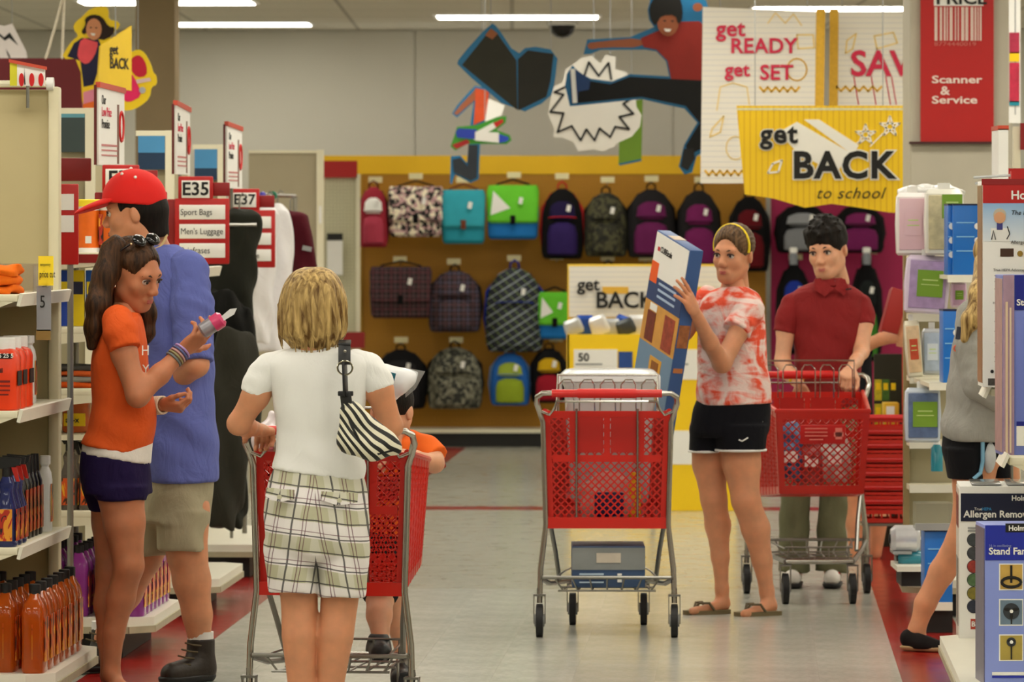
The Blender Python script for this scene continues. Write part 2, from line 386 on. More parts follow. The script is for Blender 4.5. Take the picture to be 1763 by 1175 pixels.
# ---------------------------------------------------------------- shelving
def gondola(label, uf, v0, v1, side, shelves, top, depth=.46, back=True, rail=OFFW, cat='shelf unit', post=True, basez=.16, wing=False):
    vm = (v0+v1)/2; L_ = v1-v0; t = thing('shelf_unit', label, cat, S(uf, vm, 0), -AX); s = side
    ch = .09; o = s*(depth+.12)
    pts = [(o, -L_/2), (s*ch, -L_/2), (0, -L_/2+ch), (0, L_/2-ch), (s*ch, L_/2), (o, L_/2)]
    mb = MB(); n = 6; z0, z1 = basez-.035, basez
    v = [(p[0], p[1], z0) for p in pts]+[(p[0], p[1], z1) for p in pts]
    mb.add(v, [tuple(range(n)), tuple(range(2*n-1, n-1, -1))]+[(i, (i+1) % n, (i+1) % n+n, i+n) for i in range(n)])
    obj('deck', mb, rail, t, smooth=False)
    lip = MB()
    for i in range(5):
        a = Vector((pts[i][0], pts[i][1], z0-.012)); b = Vector((pts[i+1][0], pts[i+1][1], z0-.012)); d = (b-a)
        lip.box((a+b)/2, (d.length, .012, .026), rot=(0, 0, math.atan2(d.y, d.x)))
    obj('deck_lip', lip, mat((176, 168, 140), .5, var=.2, vs=20), t, smooth=False)
    obj('kick_plate', MB().box((o/2+s*.05, 0, (z0-.02)/2), (abs(o)-.14, L_-.14, z0-.022)), DARKM, t, smooth=False)
    bx = s*(depth+.12)
    if back: obj('back_panel', MB().box((bx+s*.012, 0, (top+basez)/2), (.024, L_-.02, top-basez)), mat((176, 166, 132), .6), t, smooth=False)
    if post:
        for q in (-1, 1): obj('upright', MB().box((bx+s*.02, q*(L_/2-.02), top/2), (.05, .04, top), ch=.004), CREAM, t)
    for z in shelves:
        b = obj('shelf', MB().box((s*(depth/2+.12), 0, z-.012), (depth, L_-.03, .024), ch=.003), CREAM, t)
        obj('price_rail', MB().box((s*.112, 0, z-.018), (.012, L_-.035, .044), rot=(0, -s*.25, 0)), rail, b, smooth=False)
        for q in (-1, 1):
            y = q*(L_/2-.022); m2 = MB(); pr = [(s*.13, z-.024), (s*(depth+.1), z-.024), (s*(depth+.1), z-.085), (s*.2, z-.05)]
            m2.prism(pr, y-.004, y+.004); obj('bracket', m2, CREAM, b, smooth=False)
    return t
G1 = gondola('cream shelf unit of cleaner bottles beside the girl in orange', -2.38, 17.62, 18.92, -1, (1.45, 1.055, .59), 1.7, back=False, post=False)
# tall side panel at its far end
l = Vector((0, .665, 0))
obj('side_panel', MB().box((-.47, .66, 1.11), (.62, .03, 2.14), ch=.006), mat((184, 170, 126), .55, var=.03), G1)
obj('upright', MB().box((-.165, .652, 1.1), (.04, .07, 2.18), ch=.008), mat((216, 208, 176), .5, var=.03), G1)
cp = obj('top_rail', MB().tube([(-.78, .62, 2.2), (-.19, .62, 2.2)], .013, 8), CREAM, G1); obj('end_cap', MB().tube([(-.19, .62, 2.2), (-.165, .62, 2.2)], .024, 14), WHITE, cp)
obj('back_panel', MB().box((-.6, 0, .93), (.02, 1.28, 1.5)), mat((150, 140, 106), .7), G1, smooth=False)
G2 = gondola('cream shelf unit of purple jugs behind the girl in orange', -2.34, 20.2, 21.3, -1, (1.58, 1.29, 1.05, .575), 1.95)
G3 = gondola('cream shelf unit under the E35 sign', -2.31, 22.4, 23.6, -1, (1.5,), 1.95)
G4 = gondola('cream shelf unit with hanging clothes under the E37 sign', -2.3, 24.9, 26.5, -1, (), 2.0)
# posts and blue picture headers on top of the far units
def header_panel(px0, px1, y0, y1, d, label, split=.62, cols=((70, 140, 190), (20, 50, 80)), yb=None):
    a, b = P(px0, y0, d), P(px1, y1, d); t = thing('seascape_poster', label, 'picture panel', ((a.x+b.x)/2, d, 0)); w = b.x-a.x
    zm = a.z+(b.z-a.z)*split
    obj('picture', MB().box((0, 0, (a.z+zm)/2), (w, .02, a.z-zm)), mat(cols[0], .5, vs=5, var=.15), t, smooth=False)
    obj('dark_picture_band', MB().box((0, 0, (b.z+zm)/2), (w, .02, zm-b.z)), mat(cols[1], .5, vs=5, var=.2), t, smooth=False)
    obj('frame', MB().box((0, .004, a.z+.012), (w+.02, .03, .024)), CREAM, t, smooth=False)
    obj('post', MB().box((w/2+.022, .01, a.z/2), (.04, .04, a.z+.05)), CREAM, t, smooth=False)
    obj('panel', MB().box((0, .02, b.z/2), (w, .01, b.z)), mat((150, 140, 110), .6), t, smooth=False)
header_panel(105, 146, 196, 262, 21.9, 'dark teal header panel above the orange and yellow packets', .1, ((90, 150, 165), (52, 66, 66)))
header_panel(238, 284, 234, 292, 24.1, 'blue seascape header panel behind the man in the red cap', .5)
header_panel(335, 374, 257, 310, 26.9, 'blue seascape header panel above the E35 sign')
# ---------------------------------------------------------------- aisle signs
def aisle_sign(code, tabx, tab, board, rows, d, label):
    c = P((board[0]+board[2])/2, 0, d); t = thing('aisle_sign', label, 'sign', (c.x, d, 0)); L = lambda x, y: (P(x, y, d)-t.location)
    def slab(nm, x0, y0, x1, y1, m, dy, th, par, ch=.006):
        a, b = L(x0, y0), L(x1, y1); return obj(nm, MB().box(((a.x+b.x)/2, dy, (a.z+b.z)/2), (b.x-a.x, th, a.z-b.z), ch=ch), m, par)
    slab('number_tab', *tab, SIGNRED, 0, .016, t); bd = slab('board', *board, SIGNRED, -.002, .016, t)
    slab('side_flange', board[0]-14, board[1]+1, board[0]+4, board[3]-30, DRED, .03, .012, t)
    x0, y0, x1, y1 = tab; nb = slab('number_card', x0+6, y0+7, x1-6, y1-9, PAPER, -.0105, .005, t, .002)
    q = L(tabx, y1-14); text(code, (y1-y0-22)*.95*d/F/.72, INK, t, (q.x, -.014, q.z), align='CENTER', bold=.006)
    n = 3; hh = (board[3]-board[1]-14)/n
    for k, r in enumerate(rows):
        ya = board[1]+8+k*hh; cd = slab('name_card', board[0]+8, ya+3, board[2]-7, ya+hh-5, PAPER, -.0125, .005, t, .002)
        q = L(board[0]+10, ya+hh*.62); text(r, hh*.33*d/F/.72, INK, t, (q.x, -.016, q.z), sx=.84)
    a = L((tab[0]+tab[2])/2, tab[1]); obj('pole', MB().tube([(a.x, .03, 0), (a.x, .03, a.z)], .012, 8), STEEL, t)
    b = L(tab[2]+2, tab[1]+22); obj('bracket', MB().box((b.x+.03, .014, b.z), (.075, .012, .06), ch=.003), DRED, t)
aisle_sign('E35', 337, (307, 304, 367, 350), (301, 342, 395, 455), ('Sport Bags', "Men's Luggage", 'Briefcases'), 23.0, 'red aisle sign reading E35 above the man in the blue shirt')
aisle_sign('E37', 421, (394, 325, 447, 366), (390, 362, 474, 461), ('      Bags', '       Jrs', '    Luggage'), 25.9, 'red aisle sign reading E37 behind the dark jacket')
aisle_sign('E33', 212, (176, 284, 240, 332), (176, 330, 288, 420), ('', '', ''), 20.9, 'red aisle sign reading E33 partly hidden behind the red cap')
def promise_sign(x0, x1, yt0, yt1, yb0, d, label):
    a = P(x0, yt0, d); t = thing('promise_sign', label, 'sign', (a.x, d, 0)); w = .46
    px = (x1-x0-20)*d/F; rz = math.acos(min(1, px/w))*1.0; z1 = a.z; hgt = (yb0-yt0)*d/F; R = (0, 0, rz)
    r = Matrix.Rotation(rz, 3, 'Z'); slope = math.atan2((yt1-yt0)*d/F, px)*.08
    def at(x, y, z): return r @ Vector((x, y, 0))+Vector((0, 0, z))
    obj('panel', MB().box(at(w/2, 0, z1-hgt/2), (w, .008, hgt), rot=R), PAPER, t, smooth=False)
    obj('top_bar', MB().box(at(w/2, 0, z1-.006), (w+.01, .02, .022), rot=(0, slope, rz)), mat((190, 70, 50), .5), t, smooth=False)
    obj('edge_strip', MB().box(at(-.006, .01, z1-hgt/2), (.01, .01, hgt), rot=R), mat((90, 20, 20), .5), t, smooth=False)
    rt = (PI/2, 0, rz); q = hgt/8
    for s_, zz, m in (('Our', 1.9, INK), ('Low Price', 3.1, PINKT), ('Promise', 4.3, INK)): text(s_, q*1.35, m, t, at(.04, -.006, z1-q*zz), rt, sx=.8)
    obj('small_print', MB().box(at(w*.4, -.005, z1-q*6.0), (w*.62, .002, .008), rot=R).box(at(w*.4, -.005, z1-q*6.5), (w*.62, .002, .006), rot=R).box(at(w*.4, -.005, z1-q*7), (w*.62, .002, .006), rot=R), mat((190, 120, 120), .7), t, smooth=False)
    obj('target_ring', MB().tube([at(w*.86+.035*math.cos(k*PI/8), -.006, z1-hgt*.5+.06*math.sin(k*PI/8)) for k in range(16)], .006, 6, True), RED, t)
    obj('side_picture', MB().box(at(w*.74, -.005, z1-hgt*.6), (.03, .002, hgt*.75), rot=R), mat((120, 84, 70), .6, var=.4, vs=30), t, smooth=False)
    obj('stem', MB().tube([at(w*.5, .012, 0), at(w*.5, .012, z1-.02)], .008, 6), STEEL, t)
promise_sign(169, 218, 146, 157, 284, 20.95, 'white low price sign standing above the red cap')
promise_sign(302, 335, 179, 188, 300, 23.3, 'white low price sign above the E35 sign')
promise_sign(390, 427, 214, 223, 324, 25.3, 'white low price sign above the E37 sign')
# ---------------------------------------------------------------- the backpack wall
def pegboard(name, c):
    g = G(name, .6); x, y, z = g.xyz(g.n('ShaderNodeNewGeometry').outputs['Position'])
    hole = g.m('MULTIPLY', g.line(x, .0254, 0, .006), g.line(z, .0254, 0, .006)); c = lin(c)
    g.col(g.mix(hole, g.mix(g.noise(3), tuple(k*.92 for k in c[:3])+(1,), c), tuple(k*.25 for k in c[:3])+(1,))); return g.m_
g = G('added_valance_tube', .5); g.col((1, 1, 1, 1)); g.i(Emission_Color=(1, .97, .9, 1), Emission_Strength=3.2); ADDED_VALT = g.m_  # glow of the added strips hidden behind the backpack wall header
DW = 40.35; bw = thing('backpack_display', 'yellow and magenta pegboard display wall hung with backpacks', 'display wall', (P(940, 0, DW).x, DW, 0))
LB = lambda px, py, d: P(px, py, d)-bw.location
def bpart(nm, x0, y0, x1, y1, d, th, m, par=bw, ch=0):
    a, b = LB(x0, y0, d), LB(x1, y1, d); return obj(nm, MB().box(((a.x+b.x)/2, a.y+th/2, (a.z+b.z)/2), (b.x-a.x, th, a.z-b.z), ch=ch), m, par, smooth=False)
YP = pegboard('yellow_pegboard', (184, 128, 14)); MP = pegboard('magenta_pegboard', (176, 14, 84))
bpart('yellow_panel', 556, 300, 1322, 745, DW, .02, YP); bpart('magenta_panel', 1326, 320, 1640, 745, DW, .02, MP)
bpart('header_band', 556, 268, 1640, 300, DW-.01, .03, mat((240, 190, 20), .55, vs=2, var=.12))
bpart('upright', 1319, 300, 1327, 745, DW-.02, .03, STEEL); bpart('upright', 618, 300, 623, 745, DW-.02, .03, mat((190, 150, 40), .5))
bpart('deck', 556, 740, 1640, 746, 39.88, .5, CREAM); bpart('kick_plate', 556, 746, 1640, 769.5, 39.93, .44, DARKM)
for k, xa in enumerate(range(566, 1640, 146)):     # unseen valance strips, added to brighten the back wall above the display
    a, b = LB(xa+6, 284, 40.75), LB(xa+140, 284, 40.75); o = obj('added_valance_lamp', MB().box(((a.x+b.x)/2, a.y, a.z-.03), (b.x-a.x, .09, .04)), WHITE, bw, smooth=False); obj('added_valance_tube', MB().box(((a.x+b.x)/2, a.y, a.z), (b.x-a.x-.03, .07, .016)), ADDED_VALT, o, smooth=False)
    obj('added_valance_bracket', MB().box(((a.x+b.x)/2, a.y-.19, a.z-.045), (.04, .42, .012)), STEEL, o, smooth=False)
HK = MB().tube([(0, 0, 0), (0, -.26, 0), (0, -.28, .02)], .004, 6)
hk_me = mesh('peg_hook', HK, STEEL); tg_me = mesh('price_tag', MB().box((0, -.29, .035), (.105, .003, .045)), mat((226, 216, 170), .6), smooth=False)
for (x, y) in ((717, 312), (798, 318), (885, 310), (967, 312), (1045, 318), (1120, 316), (1205, 318), (1290, 330), (648, 318), (690, 454), (782, 458), (885, 452), (958, 450), (1045, 452), (1110, 452), (692, 592), (786, 592), (878, 600), (957, 590), (1385, 345), (1480, 345), (1366, 450), (1494, 440)):
    hkx = obj('peg_hook', hk_me, parent=bw, loc=LB(x, y, DW)); obj('price_tag', tg_me, parent=hkx)
# fabrics of the bags
def camo(name, a, b, c, sc=16):
    g = G(name, .85); n1 = g.step(g.noise(sc), .47, .5); n2 = g.step(g.noise(sc*1.6, detail=4), .54, .57); g.col(g.mix(n2, g.mix(n1, lin(a), lin(b)), lin(c))); return g.m_
def dplaid(name, base, l1, l2):
    g = G(name, .85); x, y, z = g.xyz(); k = g.mix(g.m('MAXIMUM', g.line(x, .07, 0, .018), g.line(z, .07, 0, .018)), lin(base), lin(l1)); g.col(g.mix(g.m('MAXIMUM', g.line(x, .07, .03, .005), g.line(z, .07, .03, .005)), k, lin(l2))); return g.m_
def lines(name, base, l1, l2):
    g = G(name, .7); x, y, z = g.xyz(); a = g.m('ADD', x, z); b = g.m('SUBTRACT', x, g.m('MULTIPLY', z, 1.6)); k = g.mix(g.line(a, .075, .02, .008), lin(base), lin(l1)); g.col(g.mix(g.line(b, .11, .03, .01), k, lin(l2))); return g.m_
CAMO = camo('camouflage_olive', (38, 38, 22), (72, 70, 44), (20, 20, 14)); CAMO2 = camo('camouflage_grey', (96, 94, 78), (40, 42, 36), (130, 128, 110))
FLOR = camo('black_white_print', (236, 226, 200), (22, 18, 18), (190, 150, 150), 22); PL1 = dplaid('dark_red_plaid', (26, 18, 20), (74, 34, 40), (100, 70, 76)); PL2 = dplaid('violet_plaid', (34, 24, 28), (72, 46, 52), (90, 84, 110))
LN = lines('blue_line_print', (20, 26, 40), (110, 130, 60), (170, 180, 190)); BK = cloth((13, 12, 14)); BK2 = cloth((32, 30, 32))
def bag(x0, y0, x1, y1, kind, body, pocket, trim, label, extra=None, d=40.0):
    a, b = P(x0, y0, d), P(x1, y1, d); w, h = b.x-a.x, a.z-b.z; t = thing('backpack' if kind == 'pack' else 'messenger_bag', label, 'backpack' if kind == 'pack' else 'bag', ((a.x+b.x)/2, d, b.z), group='bags on the pegboard wall')
    hw = w/2; mb = MB()
    if kind == 'pack':
        prof = [(0, .80, .75), (.02, .92, .95), (.12, 1, 1), (.4, 1, 1.05), (.65, .95, .95), (.82, .80, .8), (.93, .55, .6), (1, .2, .25)]
        mb.loft([(h*z, 0, 0, hw*rx, .10*ry) for z, rx, ry in prof], 24, 2.9); obj('body', mb, body, t)
        obj('front_pocket', MB().loft([(h*.05, 0, -.075, hw*.55, .05), (h*.08, 0, -.08, hw*.72, .07), (h*.35, 0, -.085, hw*.72, .075), (h*.47, 0, -.08, hw*.62, .06), (h*.52, 0, -.07, hw*.3, .04)], 20, 3.2), pocket, t)
        pk = obj('top_pocket', MB().loft([(h*.56, 0, -.07, hw*.5, .04), (h*.6, 0, -.075, hw*.64, .05), (h*.74, 0, -.065, hw*.58, .045), (h*.82, 0, -.05, hw*.35, .03)], 20, 3.0), pocket if extra is None else extra, t)
        obj('zipper', MB().tube([(hw*.66*math.cos(k*PI/12), -.118-.004*math.sin(k*PI/12), h*.58+h*.02*math.sin(k*PI/12)) for k in range(13)], .004, 5), trim, t)
        for q in (-1, 1): obj('shoulder_strap', MB().tube([(q*hw*.5, .06, h*.93), (q*hw*.95, .02, h*.72), (q*hw*1.04, .02, h*.4), (q*hw*.9, .04, h*.08)], .018, 6, r2=.5), trim, t)
        obj('hang_loop', MB().tube([(-.035, .02, h*.97), (-.03, .0, h*1.06), (0, 0, h*1.1), (.03, 0, h*1.06), (.035, .02, h*.97)], .007, 6), trim, t)
    else:
        mb.loft([(0, 0, 0, hw*.86, .06), (h*.06, 0, 0, hw*.95, .085), (h*.5, 0, 0, hw, .095), (h*.9, 0, 0, hw*.97, .075), (h, 0, 0, hw*.9, .04)], 24, 4.5); obj('body', mb, body, t)
        obj('flap', MB().loft([(h*.3, 0, -.03, hw*.9, .07), (h*.34, 0, -.035, hw*.97, .078), (h*.9, 0, -.02, hw*1.0, .07), (h*1.01, 0, 0, hw*.93, .05)], 24, 5), pocket, t)
        obj('buckle', MB().box((0, -.115, h*.36), (.04, .012, .07), ch=.004), trim, t)
        obj('strap', MB().tube([(-hw*.95, 0, h*.85), (-hw*.6, .02, h*1.03), (0, .03, h*1.12), (hw*.6, .02, h*1.03), (hw*.95, 0, h*.85)], .016, 6, r2=.4), trim, t)
        if extra: obj('patch', MB().prism([(-hw*.85, h*.45), (-hw*.1, h*.58), (-hw*.75, h*.9)], -.107, -.1), extra, t, smooth=False)
    obj('hang_tag', MB().box((hw*.3, -.13, h*.72), (.03, .002, .05), rot=(0, .2, 0)), PAPER, t, smooth=False); return t
bag(618, 322, 668, 426, 'pack', cloth((150, 40, 54)), cloth((170, 60, 80)), cloth((90, 24, 34)), 'red and pink backpack at the end of the top row', PAPER)
bag(668, 322, 764, 408, 'messenger', FLOR, FLOR, BK, 'black and white floral messenger bag in the top row')
bag(760, 328, 836, 420, 'messenger', cloth((40, 140, 160)), cloth((52, 156, 172)), cloth((110, 60, 40)), 'turquoise bag with a buckled flap in the top row')
bag(838, 320, 928, 412, 'messenger', cloth((30, 110, 180)), cloth((100, 190, 50)), BK, 'green and blue messenger bag with a white triangle in the top row', PAPER)
bag(932, 325, 1004, 446, 'pack', BK, cloth((44, 28, 84)), cloth((196, 40, 44)), 'black backpack with red straps and purple panels', cloth((30, 20, 60)))
bag(1006, 332, 1080, 442, 'pack', CAMO, CAMO, BK, 'dark olive camouflage backpack in the top row')
bag(1080, 326, 1162, 444, 'pack', BK2, cloth((100, 30, 80)), BK, 'black and plum backpack with an orange tag')
bag(1166, 328, 1240, 462, 'pack', BK2, cloth((110, 30, 84)), BK, 'dark backpack with magenta pockets behind the woman in tie-dye')
bag(1256, 338, 1324, 468, 'pack', BK, cloth((90, 14, 22)), BK2, 'black and dark red backpack above the yellow headband')
bag(636, 460, 744, 548, 'messenger', PL1, PL1, BK, 'dark red plaid messenger bag in the middle row')
bag(738, 466, 828, 572, 'pack', PL2, PL2, BK, 'dark violet plaid backpack in the middle row')
bag(836, 462, 936, 606, 'pack', LN, LN, cloth((24, 50, 150)), 'dark backpack with blue straps and crossing line print')
bag(926, 504, 984, 584, 'messenger', cloth((30, 110, 180)), cloth((100, 190, 50)), BK, 'green and blue bag with white triangle beside the yellow bin', PAPER)
bag(646, 602, 734, 704, 'pack', BK, BK2, BK, 'plain black backpack in the bottom row')
bag(736, 598, 830, 704, 'pack', CAMO2, CAMO2, BK, 'grey camouflage backpack in the bottom row')
b_ = bag(844, 608, 912, 698, 'pack', cloth((40, 100, 180)), cloth((140, 160, 40)), cloth((120, 150, 190)), "child's blue backpack with a green front panel", cloth((150, 170, 60)))
bag(914, 600, 976, 694, 'pack', BK, cloth((150, 24, 40)), BK2, 'black backpack with red and yellow spots in the bottom row', cloth((200, 160, 20)))
bag(1012, 462, 1082, 600, 'pack', BK2, BK, BK, 'charcoal backpack in the middle row behind the yellow bin')
bag(1336, 352, 1428, 436, 'pack', BK, cloth((120, 122, 126)), BK, 'grey and black backpack on the magenta panel', cloth((140, 142, 146)))
bag(1438, 352, 1522, 436, 'pack', BK, cloth((110, 30, 84)), BK2, 'plum and black backpack with orange tag on the magenta panel', cloth((120, 36, 90)))
bag(1338, 456, 1396, 610, 'pack', BK, cloth((26, 30, 60)), BK2, 'dark backpack with blue print beside the boy in the red polo', cloth((30, 50, 140)))
bag(1468, 452, 1516, 622, 'pack', BK, cloth((60, 120, 40)), BK2, 'black backpack with bright green pocket behind the red polo', cloth((26, 30, 30)))
for i, (x, y) in enumerate(((1366, 446), (1492, 446))):
    t = thing('water_bottle', 'white capped water bottle clipped over the %s backpack' % ('blue print' if i == 0 else 'green pocket'), 'bottle', P(x, y+10, 39.8))
    obj('body', MB().loft([(0, 0, 0, .03, .03), (.07, 0, 0, .034, .034), (.09, 0, 0, .02, .02)], 14), mat((120, 124, 130), .3), t); obj('cap', MB().loft([(.09, 0, 0, .03, .03), (.125, 0, 0, .03, .03), (.132, 0, 0, .02, .02)], 14), PAPER, t)
# narrow side fixture and tall beige partition
t = thing('side_fixture', 'narrow cream pegboard rack with a red header beside the backpack wall', 'display rack', (P(588, 0, 38.6).x, 38.6, 0))
LF = lambda px, py, d: P(px, py, d)-t.location
def part(nm, t, x0, y0, x1, y1, d, th, m, par=None, ch=0):
    a, b = P(x0, y0, d)-t.location, P(x1, y1, d)-t.location
    return obj(nm, MB().box(((a.x+b.x)/2, a.y+th/2, (a.z+b.z)/2), (b.x-a.x, th, a.z-b.z), ch=ch), m, par or t, smooth=ch > 0)
part('header', t, 556, 277, 615, 306, 38.55, .06, SIGNRED); part('panel', t, 558, 306, 615, 772, 38.6, .04, pegboard('cream_pegboard', (206, 202, 170)))
part('post', t, 613, 300, 620, 782, 38.55, .05, CREAM); part('sign_card', t, 563, 404, 590, 474, 38.5, .01, PAPER); part('sign_band', t, 563, 402, 590, 414, 38.495, .01, INK)
part('lower_shelf', t, 560, 640, 640, 648, 38.2, .35, CREAM); part('red_card', t, 590, 572, 628, 600, 38.45, .02, DRED)
t = thing('partition', 'tall beige end partition behind the hanging white shirts', 'partition', (P(490, 0, 33).x, 33, 0))
part('panel', t, 428, 262, 548, 850, 33, .04, mat((168, 158, 132), .6, var=.04)); part('post', t, 545, 258, 557, 850, 32.97, .07, CREAM); part('top_rail', t, 428, 259, 552, 264, 32.98, .06, CREAM)
part('price_strip', t, 549, 355, 554, 385, 32.96, .01, PAPER)
# ---------------------------------------------------------------- hanging cut-out signs
def chaikin(p, n=2):
    for _ in range(n):
        q = []
        for i in range(len(p)):
            a, b = p[i], p[(i+1) % len(p)]; q += [(a[0]*.75+b[0]*.25, a[1]*.75+b[1]*.25), (a[0]*.25+b[0]*.75, a[1]*.25+b[1]*.75)]
        p = q
    return p
def cutout(name, label, cat, layers, d, T, wires=(), th=.012):
    pts0 = [T(*p) for p in layers[0][1]]; cx = sum(p[0] for p in pts0)/len(pts0); by = max(p[1] for p in pts0)
    o = P(cx, by, d); t = thing(name, label, cat, o)
    for i, (nm, pts, m, sm) in enumerate(layers):
        p = [T(*q) for q in pts]; p = chaikin(p, sm) if sm else p
        p = [(P(x, y, d)-o) for x, y in p]; y1 = -.0025*i-th/2
        mb = MB().prism([(q.x, q.z) for q in p], y1, th/2 if i == 0 else y1+.0035); obj(nm, mb, m, t, smooth=False)
    for k, (x, y) in enumerate(wires):
        q = P(*T(x, y), d)-o; obj('wire', MB().tube([(q.x, 0, q.z), (q.x, 0, CEIL-o.z)], .003, 5), GREYP, t)
    return t
def ribbon(pts, d, o, T, w, y, closed=False):
    mb = MB(); p = [P(*T(*q), d)-o for q in pts]
    for i in range(len(p) if closed else len(p)-1):
        a, b = p[i], p[(i+1) % len(p)]; v = b-a; mb.box(((a.x+b.x)/2, y, (a.z+b.z)/2), (v.length+w*.6, .003, w), rot=(0, -math.atan2(v.z, v.x), 0))
    return mb
T7 = lambda x, y: (750+x/3.526, y/3.526)
TI = lambda x, y: (x, y)
SKIN_P = mat((150, 84, 52), .6); CB = mat((20, 104, 150), .5, var=.05)
def circ(cx, cy, rx, ry, n=16, ph=0): return [(cx+rx*math.cos(2*PI*k/n+ph), cy+ry*math.sin(2*PI*k/n+ph)) for k in range(n)]
cutout('jeans_cutout', 'hanging cutout sign of folded dark jeans with a blue outline', 'hanging sign', [
    ('blue_backing', [(335, 138), (372, 158), (490, 338), (560, 276), (745, 308), (725, 500), (695, 605), (490, 702), (128, 400), (140, 355)], CB, 1),
    ('denim_leg_print', [(335, 178), (375, 205), (490, 368), (496, 670), (160, 395), (220, 320)], mat((36, 36, 26), .7, var=.4, vs=8), 0),
    ('denim_fold_print', [(500, 360), (560, 306), (716, 328), (697, 490), (672, 588), (500, 672)], mat((26, 26, 20), .7, var=.4, vs=8), 0),
    ('waistband_print', [(300, 215), (335, 172), (378, 205), (345, 240)], mat((140, 84, 50), .7, var=.3), 0)], 30.0, T7, ((335, 150), (700, 320)))
bo = cutout('burst_cutout', 'white starburst cutout sign with a black zigzag line under the kicking figure', 'hanging sign', [
    ('white_board', [(885, 350), (950, 340), (1000, 385), (1030, 335), (1095, 345), (1090, 420), (1160, 440), (1210, 560), (1220, 650), (1250, 700), (1240, 770), (1190, 830), (1100, 870), (1080, 895), (1010, 920), (960, 905), (865, 920), (835, 860), (770, 835), (715, 835), (720, 780), (680, 690), (700, 600), (710, 530), (770, 500), (790, 420), (850, 380)], mat((218, 212, 200), .6, var=.03), 0)], 31.0, T7, ((960, 345), (1060, 340)))
obj('zigzag_line', ribbon([(890, 465), (905, 455), (930, 378), (990, 462), (1050, 382), (1066, 482)], 31.0, bo.location, T7, .012, -.008), INK, bo, smooth=False)
obj('zigzag_line', ribbon([(845, 470), (870, 490), (720, 560), (776, 575), (695, 680), (776, 688), (740, 803), (826, 766), (880, 853), (915, 786), (965, 853), (995, 780), (1060, 833), (1090, 770), (1175, 785), (1115, 710), (1200, 690), (1140, 630), (1185, 600)], 31.0, bo.location, T7, .012, -.008), INK, bo, smooth=False)
cutout('kicking_figure_cutout', 'hanging cutout photo of a kicking figure in a red shirt and dark jeans', 'hanging sign', [
    ('blue_backing', [(1310, -30), (1288, 60), (1296, 120), (1325, 165), (1240, 200), (1180, 225), (920, 240), (898, 330), (940, 328), (1000, 304), (1270, 302), (1340, 312), (1398, 372), (1418, 464), (1180, 450), (1070, 495), (940, 478), (870, 440), (830, 396), (796, 450), (786, 520), (815, 645), (860, 642), (1250, 602), (1400, 637), (1510, 660), (1588, 745), (1555, 800), (1508, 880), (1476, 1010), (1510, 1060), (1558, 1048), (1584, 950), (1660, 900), (1760, 700), (1760, 480), (1680, 120), (1640, 0), (1560, -30)], CB, 0),
    ('arm_print', [(918, 262), (1000, 252), (1250, 228), (1265, 288), (1010, 288), (930, 304)], SKIN_P, 1),
    ('shirt_print', [(1245, 232), (1360, 184), (1480, 132), (1600, 130), (1680, 200), (1720, 500), (1430, 485), (1408, 370), (1340, 302), (1262, 286)], mat((140, 34, 26), .7, var=.25, vs=7), 0),
    ('jeans_print', [(930, 492), (1060, 512), (1180, 466), (1430, 480), (1720, 495), (1720, 700), (1640, 890), (1530, 945), (1518, 885), (1602, 748), (1518, 644), (1250, 588), (862, 626), (858, 500)], mat((14, 15, 18), .8, var=.3), 0),
    ('shoe_print', [(815, 430), (850, 420), (940, 488), (930, 545), (868, 556), (862, 628), (826, 630)], mat((26, 60, 110), .6, var=.3), 0),
    ('sole_print', [(818, 420), (846, 418), (860, 624), (832, 628)], PAPER, 0),
    ('second_shoe_print', [(1506, 905), (1566, 900), (1572, 962), (1530, 1036), (1488, 1012)], mat((16, 17, 20), .6), 0),
    ('face_print', circ(1410, 135, 66, 86), SKIN_P, 0),
    ('hair_print', [(1300, 110), (1296, 40), (1330, -20), (1480, -25), (1500, 60), (1495, 130), (1470, 150), (1455, 90), (1370, 95), (1345, 140), (1330, 160)], mat((14, 12, 10), .8), 1),
    ('raised_hand_print', circ(1590, 45, 30, 26), SKIN_P, 0), ('smile_print', [(1385, 175), (1430, 178), (1420, 194), (1395, 192)], PAPER, 0), ('eye_print', circ(1390, 128, 9, 5), INK, 0), ('eye_print', circ(1436, 130, 9, 5), INK, 0)], 30.5, T7, ((1480, -20),))
cutout('small_figure_cutout', 'small hanging cutout of a figure in an orange shirt behind the jeans sign', 'hanging sign', [
    ('blue_backing', [(100, 690), (130, 640), (200, 560), (240, 520), (330, 540), (320, 720), (270, 880), (262, 1090), (212, 1112), (118, 1060), (98, 1120), (88, 1112), (92, 948), (150, 945), (190, 990), (210, 760), (230, 620), (130, 715)], CB, 0),
    ('arm_print', [(110, 690), (150, 640), (240, 545), (260, 590), (200, 640), (130, 700)], SKIN_P, 0), ('shirt_print', [(240, 535), (325, 550), (310, 720), (230, 760), (240, 620)], mat((200, 74, 30), .7, var=.4, vs=12), 0),
    ('white_sleeve_print', [(320, 600), (420, 640), (400, 700), (300, 740)], PAPER, 0), ('jeans_print', [(198, 880), (256, 880), (250, 1080), (212, 1096), (110, 1046), (102, 970), (150, 958), (195, 1010)], mat((36, 42, 50), .7, var=.3), 0)], 34.0, T7, ((280, 530),))
